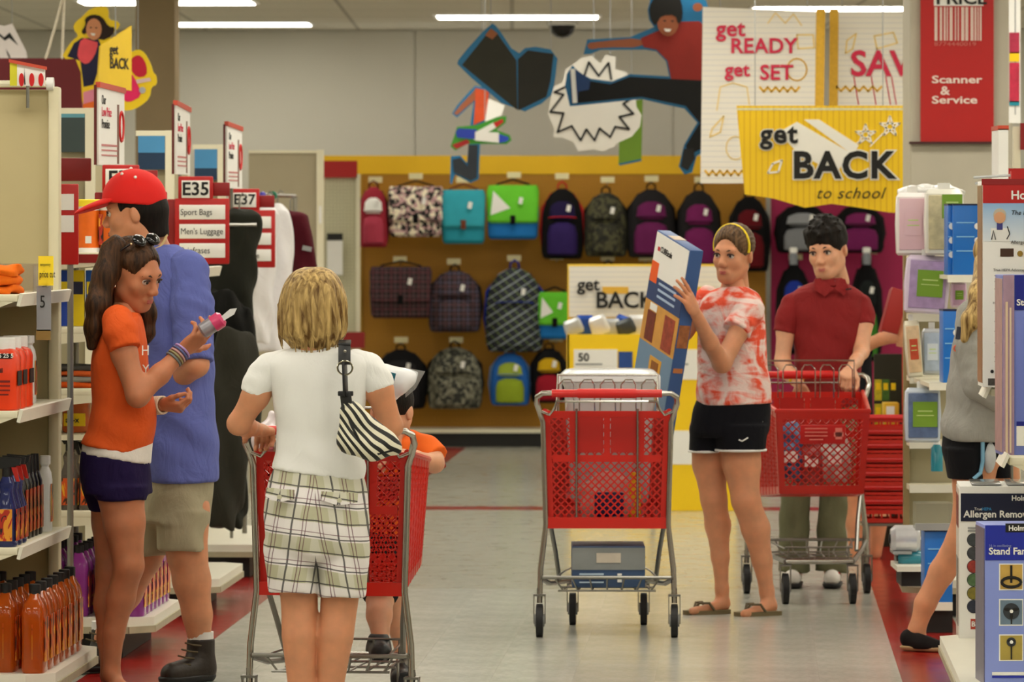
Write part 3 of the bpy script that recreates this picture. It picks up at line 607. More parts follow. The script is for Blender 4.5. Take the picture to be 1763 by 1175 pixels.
cutout('marker_cutout', 'hanging cutout of crossed red and blue markers with a green outline', 'hanging sign', [
    ('green_backing', [(112, 830), (130, 770), (250, 760), (370, 712), (430, 705), (425, 745), (370, 790), (450, 820), (462, 852), (430, 876), (330, 874), (190, 876), (120, 915), (90, 890)], mat((60, 150, 40), .5), 0),
    ('red_marker_print', [(100, 880), (190, 846), (210, 868), (125, 905)], mat((170, 30, 30), .5), 0), ('white_barrel_print', [(190, 830), (350, 745), (372, 772), (240, 850)], PAPER, 0), ('red_tip_print', [(350, 748), (408, 722), (412, 742), (368, 775)], RED, 0),
    ('blue_marker_print', [(122, 800), (140, 780), (250, 786), (245, 846), (130, 836)], mat((34, 60, 170), .5), 0), ('white_label_print', [(240, 800), (385, 806), (385, 868), (240, 854)], PAPER, 0), ('blue_tip_print', [(385, 815), (440, 832), (445, 848), (425, 862), (385, 868)], mat((34, 70, 190), .5), 0)], 33.5, T7, ((300, 745),))
cutout('green_cutout', 'plain green hanging panel behind the starburst', 'hanging sign', [('board', [(1120, 640), (1258, 600), (1250, 970), (1110, 1000)], mat((110, 150, 40), .6), 0), ('edge', [(1110, 995), (1250, 965), (1250, 978), (1118, 1006)], CB, 0)], 33.0, T7, ((1190, 620),))
# banners
def banner(name, label, quad, d, m, wires):
    return cutout(name, label, 'banner', [('sheet', quad, m, 0)], d, TI, wires, .006)
g = G('ruled_paper', .7); x, y, z = g.xyz(); g.col(g.mix(g.line(z, .03, 0, .003), lin((226, 222, 212)), lin((196, 196, 200)))); RULED = g.m_
def put(t, s, x, y, px, d, m, **k):
    q = P(x, y, d)-t.location; return text(s, px*d/F/.72, m, t, (q.x, k.pop('dy', -.012), q.z), **k)
def doodle(t, d, pts, w, m, closed=False, nm='doodle_print', y=-.0055): obj(nm, ribbon(pts, d, t.location, TI, w, y, closed), m, t, smooth=False)
def zig(x0, x1, y, a, n): return [(x0+(x1-x0)*k/n, y+(a if k % 2 else -a)) for k in range(n+1)]
t = banner('banner', 'white ruled banner reading get READY get SET in pink letters', [(1210, 12), (1416, 20), (1410, 316), (1206, 316)], 29.2, RULED, ((1240, 12), (1390, 18)))
for s_, x, y, h_ in (('get', 1233, 62, 28), ('READY', 1257, 91, 26), ('get', 1248, 131, 24), ('SET', 1308, 137, 26)): put(t, s_, x, y, h_, 29.2, PINKT, bold=.008, sp=1.03)
doodle(t, 29.2, zig(1308, 1376, 154, 4, 10), .012, GOLD); doodle(t, 29.2, zig(1214, 1290, 298, 4, 12), .012, GOLD)
DOOD = mat((236, 206, 130), .7)
doodle(t, 29.2, circ(1372, 120, 17, 19), .008, GOLD, True); doodle(t, 29.2, [(1372, 60), (1400, 60), (1402, 82), (1374, 84)], .008, DOOD, True); doodle(t, 29.2, [(1234, 190), (1240, 150), (1262, 143), (1286, 150), (1290, 180)], .006, DOOD)
doodle(t, 29.2, [(1226, 222), (1246, 200), (1240, 228), (1222, 236)], .008, DOOD, True); doodle(t, 29.2, circ(1266, 255, 16, 20), .006, DOOD, True); doodle(t, 29.2, [(1322, 40), (1335, 22), (1352, 40), (1366, 24), (1380, 44)], .006, DOOD)
doodle(t, 29.2, [(1413, 20), (1409, 316)], .05, mat((214, 168, 50), .6, var=.2, vs=60), nm='gold_border_print')
t = banner('banner', 'white ruled banner with large pink SAV lettering beside the beige column', [(1432, 20), (1640, 24), (1640, 260), (1430, 260)], 29.4, RULED, ((1450, 20), (1610, 22)))
put(t, 'SAVE', 1464, 130, 44, 29.4, PINKT, bold=.004)
for x in (1470, 1500, 1525, 1535, 1555): doodle(t, 29.4, [(x, 132), (x+8, 180)], .005, PINKT)
doodle(t, 29.4, zig(1440, 1518, 153, 4, 10), .012, GOLD); doodle(t, 29.4, [(1505, 62), (1538, 56), (1545, 74), (1510, 84)], .008, DOOD, True); doodle(t, 29.4, [(1458, 70), (1474, 58), (1468, 84), (1456, 92)], .008, DOOD, True)
doodle(t, 29.4, [(1436, 20), (1434, 260)], .05, mat((214, 168, 50), .6, var=.2, vs=60), nm='gold_border_print')
g = G('yellow_stripes', .6); x, y, z = g.xyz(); g.col(g.mix(g.line(x, .032, 0, .006), lin((246, 204, 18)), lin((228, 176, 10)))); YST = g.m_
t = cutout('school_sign', 'torn edged yellow hanging sign reading get BACK to school', 'hanging sign', [('board', [(1268, 182), (1600, 182), (1600, 368), (1530, 366), (1480, 358), (1432, 351), (1386, 358), (1332, 342), (1282, 335)], YST, 0)], 28.2, TI, ((1300, 184), (1520, 184)))
WT = mat((246, 244, 236), .6, var=.02)
def poly(t, nm, pts, d, m, y): 
    p = [P(a, b, d)-t.location for a, b in pts]; obj(nm, MB().prism([(q.x, q.z) for q in p], y, y+.003), m, t, smooth=False)
poly(t, 'white_streak_print', [(1340, 228), (1372, 210), (1462, 262), (1440, 300), (1372, 262)], 28.2, WT, -.0085)
poly(t, 'white_streak_print', [(1384, 206), (1410, 206), (1478, 250), (1470, 268)], 28.2, WT, -.0085)
for sx_, sy_ in ((1490, 232), (1532, 218)):
    doodle(t, 28.2, [(sx_+18*math.cos(PI/2+k*4*PI/5), sy_-18*math.sin(PI/2+k*4*PI/5)) for k in range(5)], .009, WT, True, 'star_print', -.0075); doodle(t, 28.2, [(sx_-34, sy_+34), (sx_-12, sy_+12)], .006, WT, nm='star_print', y=-.0075)
doodle(t, 28.2, [(1322, 298), (1330, 282), (1346, 276), (1340, 296)], .010, WT, True, 'star_print', -.0075)
put(t, 'get', 1309, 246, 34, 28.2, WT, bold=.06, dy=-.0095, sp=1.1); put(t, 'BACK', 1364, 306, 46, 28.2, WT, bold=.07, dy=-.0095, sp=1.1)
put(t, 'get', 1309, 246, 34, 28.2, INK, bold=.03, sp=1.1); put(t, 'BACK', 1364, 306, 46, 28.2, INK, bold=.035, sp=1.1); put(t, 'to school', 1404, 342, 20, 28.2, INK, shear=.35, sp=1.1)
doodle(t, 28.2, [(1270, 188), (1598, 188)], .012, mat((230, 220, 180), .6, var=.4, vs=90), nm='perforation_print')
# posters over the left aisles
TG = lambda x, y: (x/5.34, y/5.34)
YBK = mat((250, 214, 20), .5, var=.05)
cutout('girl_photo_cutout', 'hanging cutout photo of a smiling girl in a pink scarf with a yellow outline', 'hanging sign', [
    ('yellow_backing', [(555, 545), (640, 400), (700, 345), (720, 330), (670, 260), (690, 205), (760, 150), (830, 75), (960, 55), (1000, 80), (1000, 185), (1080, 190), (1110, 240), (1010, 330), (960, 560), (880, 780), (870, 900), (870, 1050), (760, 1050), (740, 540)], YBK, 1),
    ('jacket_print', [(620, 520), (680, 400), (750, 350), (900, 350), (930, 420), (920, 600), (860, 780), (770, 800), (740, 560)], mat((24, 24, 62), .7, var=.3), 0),
    ('scarf_print', [(750, 340), (860, 380), (910, 390), (870, 520), (800, 600), (730, 560), (710, 490)], mat((236, 84, 96), .7, var=.15, vs=20), 1),
    ('hair_print', [(770, 320), (750, 290), (790, 230), (780, 170), (850, 130), (940, 150), (1000, 250), (1060, 250), (1040, 330), (930, 380), (800, 300)], mat((40, 24, 20), .8), 1),
    ('face_print', circ(865, 270, 72, 100), mat((208, 140, 100), .6, var=.1), 0), ('smile_print', [(835, 305), (880, 310), (870, 330), (845, 326)], PAPER, 0), ('eye_print', circ(838, 255, 9, 6), INK, 0), ('eye_print', circ(888, 258, 9, 6), INK, 0),
    ('pink_skirt_print', [(770, 850), (870, 820), (870, 940), (770, 960)], mat((230, 140, 170), .6), 0), ('orange_trim_print', [(765, 960), (868, 930), (868, 1040), (765, 1040)], mat((240, 110, 30), .6), 0)], 27.5, TG, ((930, 60),))
cutout('pink_bag_cutout', 'yellow outlined hanging cutout of a pink knapsack beside the brown column', 'hanging sign', [
    ('yellow_backing', [(1120, 540), (1180, 490), (1270, 450), (1330, 480), (1390, 590), (1410, 670), (1440, 690), (1445, 780), (1390, 800), (1380, 900), (1290, 980), (1180, 1025), (1100, 1000)], YBK, 1),
    ('red_bag_print', [(1190, 570), (1240, 510), (1300, 510), (1350, 600), (1350, 700), (1260, 715), (1200, 640)], mat((204, 16, 54), .6, var=.2), 1), ('pink_arm_print', [(1130, 680), (1210, 670), (1260, 760), (1310, 880), (1180, 950), (1120, 900)], mat((236, 30, 100), .6, var=.15), 1),
    ('white_hand_print', [(1250, 735), (1380, 715), (1390, 745), (1260, 770)], mat((230, 200, 200), .6), 0), ('cuff_print', circ(1310, 830, 30, 30), mat((180, 180, 190), .6), 0)], 27.2, TG, ((1270, 455),))
t = thing('yellow_sign', 'yellow get BACK sign turned edgewise above the low price sign', 'hanging sign', P(172, 150, 25.5)); R = (0, 0, math.radians(66))
a = P(172, 78, 25.5)-t.location
rr = Matrix.Rotation(math.radians(66), 3, 'Z'); pv = lambda x, z: rr @ Vector((x, 0, 0))+Vector((0, 0, z))
mb = MB(); W_ = .32; zz = [(-.03, 0), (W_, -.01), (W_, .31), (-.0, .2)]
fr = [pv(*q)+rr @ Vector((0, -.004, 0)) for q in zz]; bk = [pv(*q)+rr @ Vector((0, .004, 0)) for q in zz]
mb.add(fr+bk, [(0, 1, 2, 3), (7, 6, 5, 4), (0, 4, 5, 1), (1, 5, 6, 2), (2, 6, 7, 3), (3, 7, 4, 0)]); obj('board', mb, mat((220, 184, 30), .5, var=.1), t, smooth=False)
text('get', .07, INK, t, pv(.09, .165)+rr @ Vector((0, -.006, 0)), (PI/2, 0, math.radians(66)), bold=.004); text('BACK', .075, INK, t, pv(.09, .095)+rr @ Vector((0, -.006, 0)), (PI/2, 0, math.radians(66)), bold=.004)
obj('wire', MB().tube([pv(.16, .25), pv(.16, CEIL-t.location.z)], .003, 5), GREYP, t)
cutout('white_burst_cutout', 'white burst cutout with a black zigzag at the left edge over the maroon sign', 'hanging sign', [('board', [(-160, 230), (-60, 210), (40, 240), (110, 215), (240, 470), (250, 535), (180, 640), (-160, 640)], mat((244, 236, 236), .6, var=.04), 0),
    ('zigzag_print', [(-40, 330), (0, 310), (40, 345), (90, 300), (170, 420), (85, 350), (45, 375), (0, 335)], INK, 0), ('zigzag_print', [(55, 450), (95, 520), (90, 545), (70, 500)], INK, 0)], 30.0, TG, ((110, 218),))
t = cutout('maroon_sign', 'maroon hanging sign board behind the near shelf top', 'hanging sign', [('board', [(-140, 535), (720, 535), (755, 570), (760, 1045), (-140, 1045)], mat((94, 6, 20), .5, var=.08), 0)], 28.5, TG)
for x0, x1 in ((420, 575), (570, 590)):
    a = P(*TG(x0, 545), 28.5)-t.location; b = P(*TG(x1, 0), 28.5)-t.location; v = b-a; b = a+v*((CEIL-t.location.z-a.z)/v.z); obj('chain', MB().tube([a, b], .007, 6), mat((200, 190, 170), .5, var=.3, vs=60), t)
t = cutout('circle_sign', 'small white sign with red circles under a red rail on the near shelf top', 'sign', [('panel', [(95, 560), (415, 640), (415, 790), (95, 790)], PAPER, 0), ('lime_edge_print', [(92, 560), (158, 572), (158, 790), (92, 790)], mat((206, 200, 40), .5), 0)] +
    [('red_circle_print', circ(x, 735, 24, 62), RED, 0) for x in (200, 295, 380)] + [('top_rail', [(85, 545), (435, 615), (435, 645), (85, 575)], mat((196, 74, 50), .5), 0), ('divider_print', [(228, 620), (240, 780), (228, 780)], INK, 0)], 18.9, TG)
a = P(*TG(250, 790), 18.9)-t.location; obj('stem', MB().tube([(0, 0, 0), (0, 0, -.08)], .006, 6), STEEL, t)
# right column sign and far right banners
d = 26.72; t = thing('scanner_sign', 'red price scanner and service sign on the beige column', 'sign', P(1648, 245, d))
part('panel', t, 1585, -60, 1711, 244, d, .025, SIGNRED); part('bottom_ledge', t, 1566, 244, 1722, 248, d-.02, .05, mat((60, 20, 20), .5)); part('price_card', t, 1608, -28, 1693, 10, d-.004, .004, PAPER)
put(t, 'PRICE', 1611, 7, 22, d, INK, bold=.003, dy=-.008, sx=1.12)
random.seed(9); x = 1609
while x < 1692:
    w = random.choice((2, 3, 4, 5)); part('barcode_bar', t, x, 12, min(x+w, 1693), 70, d-.003, .003, mat((220, 196, 186), .6)); x += w+random.choice((2, 3, 4))
put(t, '8774440019', 1608, 79, 7, d, mat((200, 110, 100), .6), dy=-.003, sx=1.5); WS = mat((236, 214, 204), .5)
put(t, 'Scanner', 1604, 143, 13, d, WS, bold=.008, dy=-.003, sx=1.5); put(t, '&', 1619, 163, 15, d, WS, bold=.005, dy=-.003, sx=1.2); put(t, 'Service', 1604, 178, 13, d, WS, bold=.008, dy=-.003, sx=1.5)
t = thing('strip_banner', 'narrow printed banner hanging at the right edge beside the beige column', 'banner', P(1748, 232, 26.0))
part('sheet', t, 1737, -40, 1757, 212, 26.0, .006, PAPER); part('pink_print', t, 1738, 56, 1755, 92, 25.995, .004, mat((170, 40, 70), .6, var=.5, vs=20)); part('yellow_print', t, 1738, 90, 1755, 106, 25.995, .004, YEL); part('red_print', t, 1738, 108, 1755, 176, 25.995, .004, mat((190, 40, 70), .6, var=.5, vs=24)); part('teal_print', t, 1738, 174, 1755, 182, 25.995, .004, TEAL)
obj('wire', MB().tube([(0, 0, .1), (0, 0, CEIL-t.location.z)], .003, 5), GREYP, t)
t = thing('promise_sign', 'white low price sign seen edgewise above the fan boxes', 'sign', P(1726, 330, 21.5)); part('panel', t, 1719, 222, 1736, 330, 21.5, .3, PAPER); part('top_bar', t, 1718, 216, 1737, 224, 21.5, .3, mat((196, 74, 50), .5))
obj('stem', MB().tube([(0, .1, 0), (0, .1, -t.location.z)], .008, 6), STEEL, t)
t = thing('header_post', 'cream post with a dark red header card at the right edge', 'post', (P(1754, 0, 22).x, 22, 0)); part('post', t, 1745, 218, 1757, 1000, 22, .05, CREAM); part('card', t, 1757, 212, 1800, 258, 21.98, .02, DRED); part('red_shelf_card', t, 1735, 290, 1800, 322, 21.6, .02, SIGNRED)
# ---------------------------------------------------------------- bottles and goods on the left shelves
def flame(name, a, b, c, sc=18):
    g = G(name, .4); x, y, z = g.xyz(); v = g.vec(g.m('MULTIPLY', x, 1.0), y, g.m('MULTIPLY', z, .45)); n = g.noise(sc, v, 3, 1.5)
    g.col(g.mix(g.step(n, .52, .55), g.mix(g.step(n, .4, .43), lin(a), lin(b)), lin(c))); return g.m_
FL1 = flame('flame_label', (24, 16, 10), (214, 84, 20), (236, 176, 40)); FL2 = flame('violet_flame_label', (60, 20, 60), (210, 60, 60), (240, 200, 60)); FL3 = flame('dark_flame_label', (12, 12, 14), (176, 40, 20), (226, 150, 40), 26)
AMBER = mat((232, 112, 30), .12, var=.1, trans=.65, ior=1.2, coat=.4); PURPLE = mat((176, 70, 172), .12, var=.1, trans=.45, ior=1.2, coat=.4); PEACH = mat((222, 120, 70), .15, trans=.4, ior=1.2)
BLUEL = mat((58, 66, 130), .1, trans=.5, ior=1.2, coat=.4); CLR = mat((150, 140, 130), .1, trans=.6, ior=1.2)
def jug_parts(t, wu, lv, h, bm_, cm, lm, lab_side=1, handle=True):
    a, b = wu/2, lv/2
    obj('body', MB().loft([(0, 0, 0, a*.9, b*.92), (.008, 0, 0, a, b), (h*.3, 0, 0, a*.97, b*.97), (h*.68, 0, 0, a, b), (h*.78, 0, 0, a*.86, b*.84), (h*.86, 0, 0, a*.5, b*.42), (h*.9, 0, 0, .017, .017)], 20, 4.0), bm_, t)
    obj('cap', MB().loft([(h*.89, 0, 0, .02, .02), (h, 0, 0, .02, .02), (h*1.005, 0, 0, .017, .017)], 14), cm, t)
    if lm: obj('label', MB().box((lab_side*(a+.0005), 0, h*.38), (.002, lv*.72, h*.5)).box((0, -(b+.0005), h*.36), (wu*.01, .001, h*.4)), lm, t, smooth=False)
NTH = 'first second third fourth fifth sixth seventh'.split()
def place(proto, u, v, z, first, label=None, rz=0):
    o = proto if first else copy_tree(proto); o.location = S(u, v, z); o.rotation_euler = (0, 0, -AX+rz)
    if label: o['label'] = label
    return o
pj = thing('cleaner_jug', 'amber cleaner jug with black cap and flame label on the bottom shelf', 'bottle', group='amber jugs on the bottom shelf'); jug_parts(pj, .082, .135, .3, AMBER, BLACK, FL1)
f_ = True
for u in (-2.455, -2.56, -2.665):
    for k in range(7 if u > -2.5 else 5): place(pj, u, 17.74+k*.152+(0 if u > -2.5 else .04), .16, f_, 'amber cleaner jug in the rows behind the aisle side row' if u < -2.5 else 'amber cleaner jug, %s from the near end of the aisle side row' % NTH[k]); f_ = False
pj = thing('cleaner_jug', 'purple cleaner jug with flame label on the deck behind the girl', 'bottle', group='purple jugs on the deck'); jug_parts(pj, .085, .12, .275, PURPLE, BLACK, FL2); f_ = True
for u in (-2.42, -2.53, -2.64, -2.75):
    for k in range(7): place(pj, u, 20.33+k*.135, .16, f_, 'purple cleaner jug in the rows behind the aisle side row' if u < -2.45 else 'purple cleaner jug, %s from the near end of the aisle side row' % NTH[k]); f_ = False
pj = thing('cleaner_tub', 'large orange cleaner bottle with white cap on the middle shelf', 'bottle', group='orange bottles on the middle shelf')
obj('body', MB().loft([(0, 0, 0, .054, .062), (.006, 0, 0, .06, .068), (.1, 0, 0, .058, .067), (.18, 0, 0, .06, .068), (.2, 0, 0, .052, .06), (.212, 0, 0, .036, .036)], 20, 3.4), mat((232, 62, 16), .3, var=.05), pj)
obj('cap', MB().loft([(.208, 0, 0, .044, .044), (.244, 0, 0, .044, .044), (.248, 0, 0, .04, .04)], 18), WHITE, pj)
obj('dark_label_band', MB().box((.012, -.0685, .186), (.06, .002, .017)), INK, pj, smooth=False); text('25 25 5', .02, PAPER, pj, (-.014, -.0702, .181), bold=.001)
for i_, (s_, z_) in enumerate((('No', .150), ('Fertil', .130))): text(s_, .022, INK, pj, (-.036, -.0702, z_), bold=.001)
obj('small_print', MB().box((.0, -.0688, .1), (.07, .001, .007)).box((.0, -.0688, .085), (.07, .001, .005)).box((.0, -.0688, .07), (.07, .001, .005)).box((.0, -.0688, .055), (.06, .001, .005)), mat((120, 20, 10), .5), pj, smooth=False)
obj('aisle_side_label', MB().box((.0588, 0, .11), (.002, .09, .05)), INK, pj, smooth=False)
for k, (i_, u) in enumerate(((0, -2.562), (1, -2.565), (2, -2.565), (0, -2.69))): place(pj, u, 17.72+i_*.16, 1.055, k == 0, 'large orange cleaner bottle with white cap, '+('nearest on the middle shelf', 'second along the middle shelf', 'third along the middle shelf', 'back row at the picture edge')[k])
def spray(label, u, v, z, bm_, lm, trig, h=.27, group=None):
    t = thing('spray_bottle', label, 'bottle', S(u, v, z), -AX, group)
    obj('body', MB().loft([(0, 0, 0, .034, .044), (.006, 0, 0, .038, .048), (h*.45, 0, 0, .037, .047), (h*.62, 0, 0, .022, .026), (h*.72, 0, 0, .026, .03), (h*.8, 0, 0, .014, .014)], 18, 2.6), bm_, t)
    obj('collar', MB().loft([(h*.79, 0, 0, .016, .016), (h*.9, 0, 0, .016, .016)], 12), BLACK, t)
    hd = MB().prism([(-.02, h*.88), (.045, h*.93), (.05, h), (-.03, h*1.02), (-.034, h*.95)], -.011, .011); obj('trigger_head', hd, BLACK, t, smooth=False)
    obj('trigger', MB().prism([(.016, h*.9), (.034, h*.9), (.044, h*.74), (.034, h*.74), (.022, h*.84)], -.006, .006), trig, t, smooth=False)
    if lm: obj('label', MB().box((.038, 0, h*.25), (.003, .07, h*.36)).box((0, -.048, h*.25), (.05, .003, h*.36)), lm, t, smooth=False)
for k in range(3): spray('blue spray bottle with red trigger, %s of three on the lower shelf' % ('nearest', 'middle', 'farthest')[k], -2.548, 17.72+k*.11, .59, BLUEL, FL3, mat((180, 30, 20), .4), .3)
spray('second row blue spray bottle behind the three red triggers', -2.66, 17.74, .59, BLUEL, FL3, mat((180, 30, 20), .4), .29)
pb = thing('polish_bottle', 'tall black bottle with flame label beside the blue sprays', 'bottle', group='black polish bottles')
obj('body', MB().loft([(0, 0, 0, .024, .035), (.005, 0, 0, .027, .038), (.19, 0, 0, .027, .038), (.225, 0, 0, .015, .015)], 18, 3), mat((14, 13, 14), .3), pb); obj('cap', MB().loft([(.22, 0, 0, .017, .017), (.285, 0, 0, .014, .014)], 12), BLACK, pb)
obj('label', MB().box((.0272, 0, .1), (.002, .055, .15)).box((0, -.0382, .1), (.036, .002, .15)), FL3, pb, smooth=False)
for k in range(5): place(pb, -2.555, 18.08+k*.095, .59, k == 0, 'tall black flame label bottle, %s after the blue sprays' % NTH[k])
t = thing('cleaner_bottle', 'white bottle with yellow and black flame label at the shelf end', 'bottle', S(-2.54, 18.62, .59), -AX); jug_parts(t, .05, .07, .27, WHITE, WHITE, FL1)
t = thing('cleaner_bottle', 'slim white bottle beside the large orange bottles', 'bottle', S(-2.57, 18.42, 1.055), -AX); jug_parts(t, .05, .06, .24, WHITE, WHITE, FL1)
t = thing('cleaner_bottle', 'dark red bottle behind the large orange bottles', 'bottle', S(-2.72, 18.2, 1.055), -AX); jug_parts(t, .1, .1, .32, mat((60, 14, 12), .3), BLACK, None)
for k in range(3):                                 # folded orange cloths
    t = thing('folded_cloth', 'folded orange cleaning cloth on the top shelf, %s of its stack' % ('bottom', 'middle', 'top')[k], 'cloth', S(-2.63, 17.85, 1.45+.032*k), -AX+.08*k)
    s_ = SDF((-.13, -.17, -.01), (.13, .17, .06), .006); s_.loft([(.001, 0, 0, .105, .14), (.016, 0, 0, .115, .15), (.032, 0, 0, .105, .14)], e=4); s_.add(wob(.006, 40, 30, 70, k)); fobj('folded_layers', s_.to(MB()), cloth((232, 110, 24), var=.2), t)
t = thing('acrylic_bin', 'clear plastic bin on the top shelf beside the orange cloths', 'bin', S(-2.6, 18.35, 1.45), -AX)
for nm, c_, z_ in (('front_wall', (.09, 0, .05), (.003, .5, .1)), ('side_wall', (-.02, -.25, .05), (.22, .003, .1)), ('side_wall', (-.02, .25, .05), (.22, .003, .1)), ('back_wall', (-.13, 0, .05), (.003, .5, .1))): obj(nm, MB().box(c_, z_), mat((190, 180, 160), .1, trans=.6, alpha=.55, ior=1.1, var=0), t, smooth=False)
t = thing('price_tag', 'yellow price cut tag clipped to the top shelf rail', 'tag', P(78, 492, 18.05)); part('card', t, 66, 441, 92, 492, 18.05, .004, LYEL); put(t, 'temporary', 69, 458, 5, 18.05, INK, dy=-.002, sx=.6); put(t, 'price cut', 68, 478, 13, 18.05, INK, dy=-.002, sx=.42); part('clip', t, 74, 488, 84, 496, 18.05, .02, CLEAR)
t = thing('shelf_tag', 'grey hanging shelf tag under the yellow price cut tag', 'tag', P(75, 585, 18.06)); part('card', t, 63, 493, 88, 570, 18.06, .004, mat((150, 152, 158), .5)); part('gold_foot', t, 62, 568, 87, 586, 18.06, .005, mat((150, 120, 60), .5)); put(t, '5', 68, 530, 22, 18.06, INK, dy=-.002, sx=.7)
part('strip', t, 72, 486, 80, 494, 18.06, .004, mat((150, 152, 158), .5))
# second unit
tub = thing('powder_tub', 'x', 'tub', group='orange tubs with yellow lids')
obj('body', MB().loft([(.0, 0, 0, .05, .05), (.02, 0, 0, .052, .052), (.17, 0, 0, .052, .052)], 24), mat((236, 110, 24), .35, var=.2, vs=20), tub); obj('base_band', MB().loft([(-.001, 0, 0, .054, .054), (.018, 0, 0, .054, .054)], 24), WHITE, tub)
obj('white_band', MB().loft([(.165, 0, 0, .0535, .0535), (.182, 0, 0, .0535, .0535)], 24), PAPER, tub); obj('lid', MB().loft([(.18, 0, 0, .056, .056), (.205, 0, 0, .056, .056), (.208, 0, 0, .05, .05)], 24), LYEL, tub)
obj('barcode_patch', MB().box((.015, -.053, .05), (.024, .002, .028)), PAPER, tub, smooth=False); obj('flame_patch', MB().box((-.035, -.0425, .09), (.03, .006, .12), rot=(0, 0, .6)), FL3, tub, smooth=False)
for k, (u, v) in enumerate(((-2.62, 20.4), (-2.72, 20.42), (-2.52, 20.42), (-2.66, 20.6))): place(tub, u, v, 1.58, k == 0, 'orange tub with yellow lid on the high shelf, '+('middle of the front three', 'farthest from the red cap', 'hidden behind the red cap', 'second row between the others')[k])
t = thing('red_sign', 'small red sign board with blank white cards behind the beige side panel', 'sign', (P(120, 0, 20.0).x, 20.0, 0)); part('board', t, 96, 317, 135, 456, 20.0, .016, SIGNRED, ch=.004)
for a_, b_ in ((334, 362), (371, 400)): part('name_card', t, 98, a_, 127, b_, 19.995, .006, PAPER)
obj('pole', MB().tube([(0, .03, 0), (0, .03, 1.62)], .012, 8), STEEL, t)
t = thing('red_header_card', 'plain dark red rounded header card above the orange tubs', 'sign', (P(130, 0, 21.35).x, 21.35, 0)); part('card', t, 100, 272, 157, 312, 21.35, .016, mat((120, 12, 14), .5), ch=.006); obj('pole', MB().tube([(0, .02, 0), (0, .02, 1.8)], .012, 8), STEEL, t)
part('red_strip', G2, 132, 438, 182, 453, 20.3, .01, DRED)
for k, (u, c_) in enumerate(((-2.72, (30, 70, 180)), (-2.66, (230, 200, 20)), (-2.6, (30, 90, 190)))):
    t = thing('blister_packet', '%s packet upright on the second shelf behind the girl' % ('dark blue', 'yellow', 'bright blue')[k], 'packet', S(u, 20.45, 1.29), -AX); obj('card', MB().box((0, 0, .11), (.055, .03, .22), ch=.004), mat(c_, .4, var=.2), t); obj('print_band', MB().box((0, -.0155, .15), (.045, .002, .05)), LYEL if k != 1 else NAVY, t, smooth=False)
for k in range(4):
    t = thing('folded_cloth', '%s folded cloth in the stack on the shelf behind the girl' % ('lowest orange', 'second grey', 'third orange and grey', 'topmost dark grey')[k], 'cloth', S(-2.68, 20.45, 1.05+.022*k), -AX+.05*k)
    s_ = SDF((-.16, -.17, -.01), (.16, .17, .05), .007); s_.loft([(.001, 0, 0, .13, .14), (.011, 0, 0, .138, .148), (.022, 0, 0, .13, .14)], e=4); s_.add(wob(.003, 30, 30, 70, k)); fobj('folded_layers', s_.to(MB()), cloth(((210, 84, 24), (140, 138, 130), (200, 90, 40), (70, 68, 64))[k], var=.25), t)
sh = obj('shelf', MB().box((-.4, 0, .86), (.3, 1.05, .02)), CREAM, G2, smooth=False)
t = thing('coolant_jug', 'peach coloured jug with yellow label behind the girl in orange', 'bottle', S(-2.67, 20.5, .872), -AX); jug_parts(t, .11, .14, .19, PEACH, BLACK, None); obj('yellow_label', MB().box((0, -.0695, .05), (.085, .003, .05)), YEL, t, smooth=False); text('an-x', .03, INK, t, (-.035, -.0725, .04), bold=.001)
for k in range(5):
    spray('clear spray bottle with black head on the low shelf behind the girl', -2.6-.075*(k % 3), 20.32+.12*(k//3), .575, CLR, FL1, BLACK, .29, 'clear sprays behind the girl')
# ---------------------------------------------------------------- hanging clothes
DK = cloth((34, 35, 28), var=.3, vs=5); DK2 = cloth((50, 49, 42), var=.3, vs=5)
def drape(name, label, pxs, d, m, amp=.008, fr=(55, 20, 14), depth=.10, cat='garment', hang=None):
    ys = [p[0] for p in pxs]; o = P(sum((p[1]+p[2])/2 for p in pxs)/len(pxs), max(ys), d); t = thing(name, label, cat, o)
    secs = []; W_ = 0
    for i, (y, x0, x1) in enumerate(pxs):
        a, b = P(x0, y, d)-o, P(x1, y, d)-o; secs.append((a.z, (a.x+b.x)/2, 0, (b.x-a.x)/2, depth*(.55 if i == 0 else 1))); W_ = max(W_, abs(a.x), abs(b.x))
    s_ = SDF((-W_-.05, -depth-.05, -.03), (W_+.05, depth+.05, max(q[0] for q in secs)+.05), .009); s_.loft(secs, e=2.6); s_.add(wob(amp, *fr)); fobj('fabric', s_.to(MB()), m, t)
    if hang:
        q = P(hang[0], pxs[0][0], d)-o; obj('hanger_hook', MB().tube([(q.x, 0, q.z-.02), (q.x, 0, q.z+.05), (q.x+.015, 0, q.z+.075), (q.x+.03, 0, q.z+.06)], .004, 6), STEEL, t)
    return t
drape('jacket', 'dark olive hooded jacket hanging in front of the E37 sign', [(360, 398, 432), (372, 385, 446), (395, 372, 449), (420, 362, 446), (470, 352, 440), (530, 350, 436), (575, 352, 432)], 24.7, DK, hang=(412, 0))
drape('bag', 'black fringed bag hanging under the dark jacket', [(500, 340, 402), (560, 345, 438), (590, 350, 442), (620, 372, 446)], 24.5, cloth((20, 20, 18)), .012, (90, 20, 10), cat='bag')
drape('trousers', 'grey olive trousers hanging low beside the man in blue', [(566, 376, 425), (620, 360, 446), (700, 352, 449), (760, 350, 440), (830, 348, 420), (880, 352, 412), (908, 362, 404)], 24.3, DK2, .012, (50, 20, 8))
drape('trousers', 'dark trousers hanging behind the grey olive pair', [(700, 385, 428), (780, 380, 426), (850, 384, 424), (905, 388, 420)], 24.9, DK, .01)
WS_ = cloth((232, 230, 232), var=.06); MAR = cloth((74, 14, 26), var=.15)
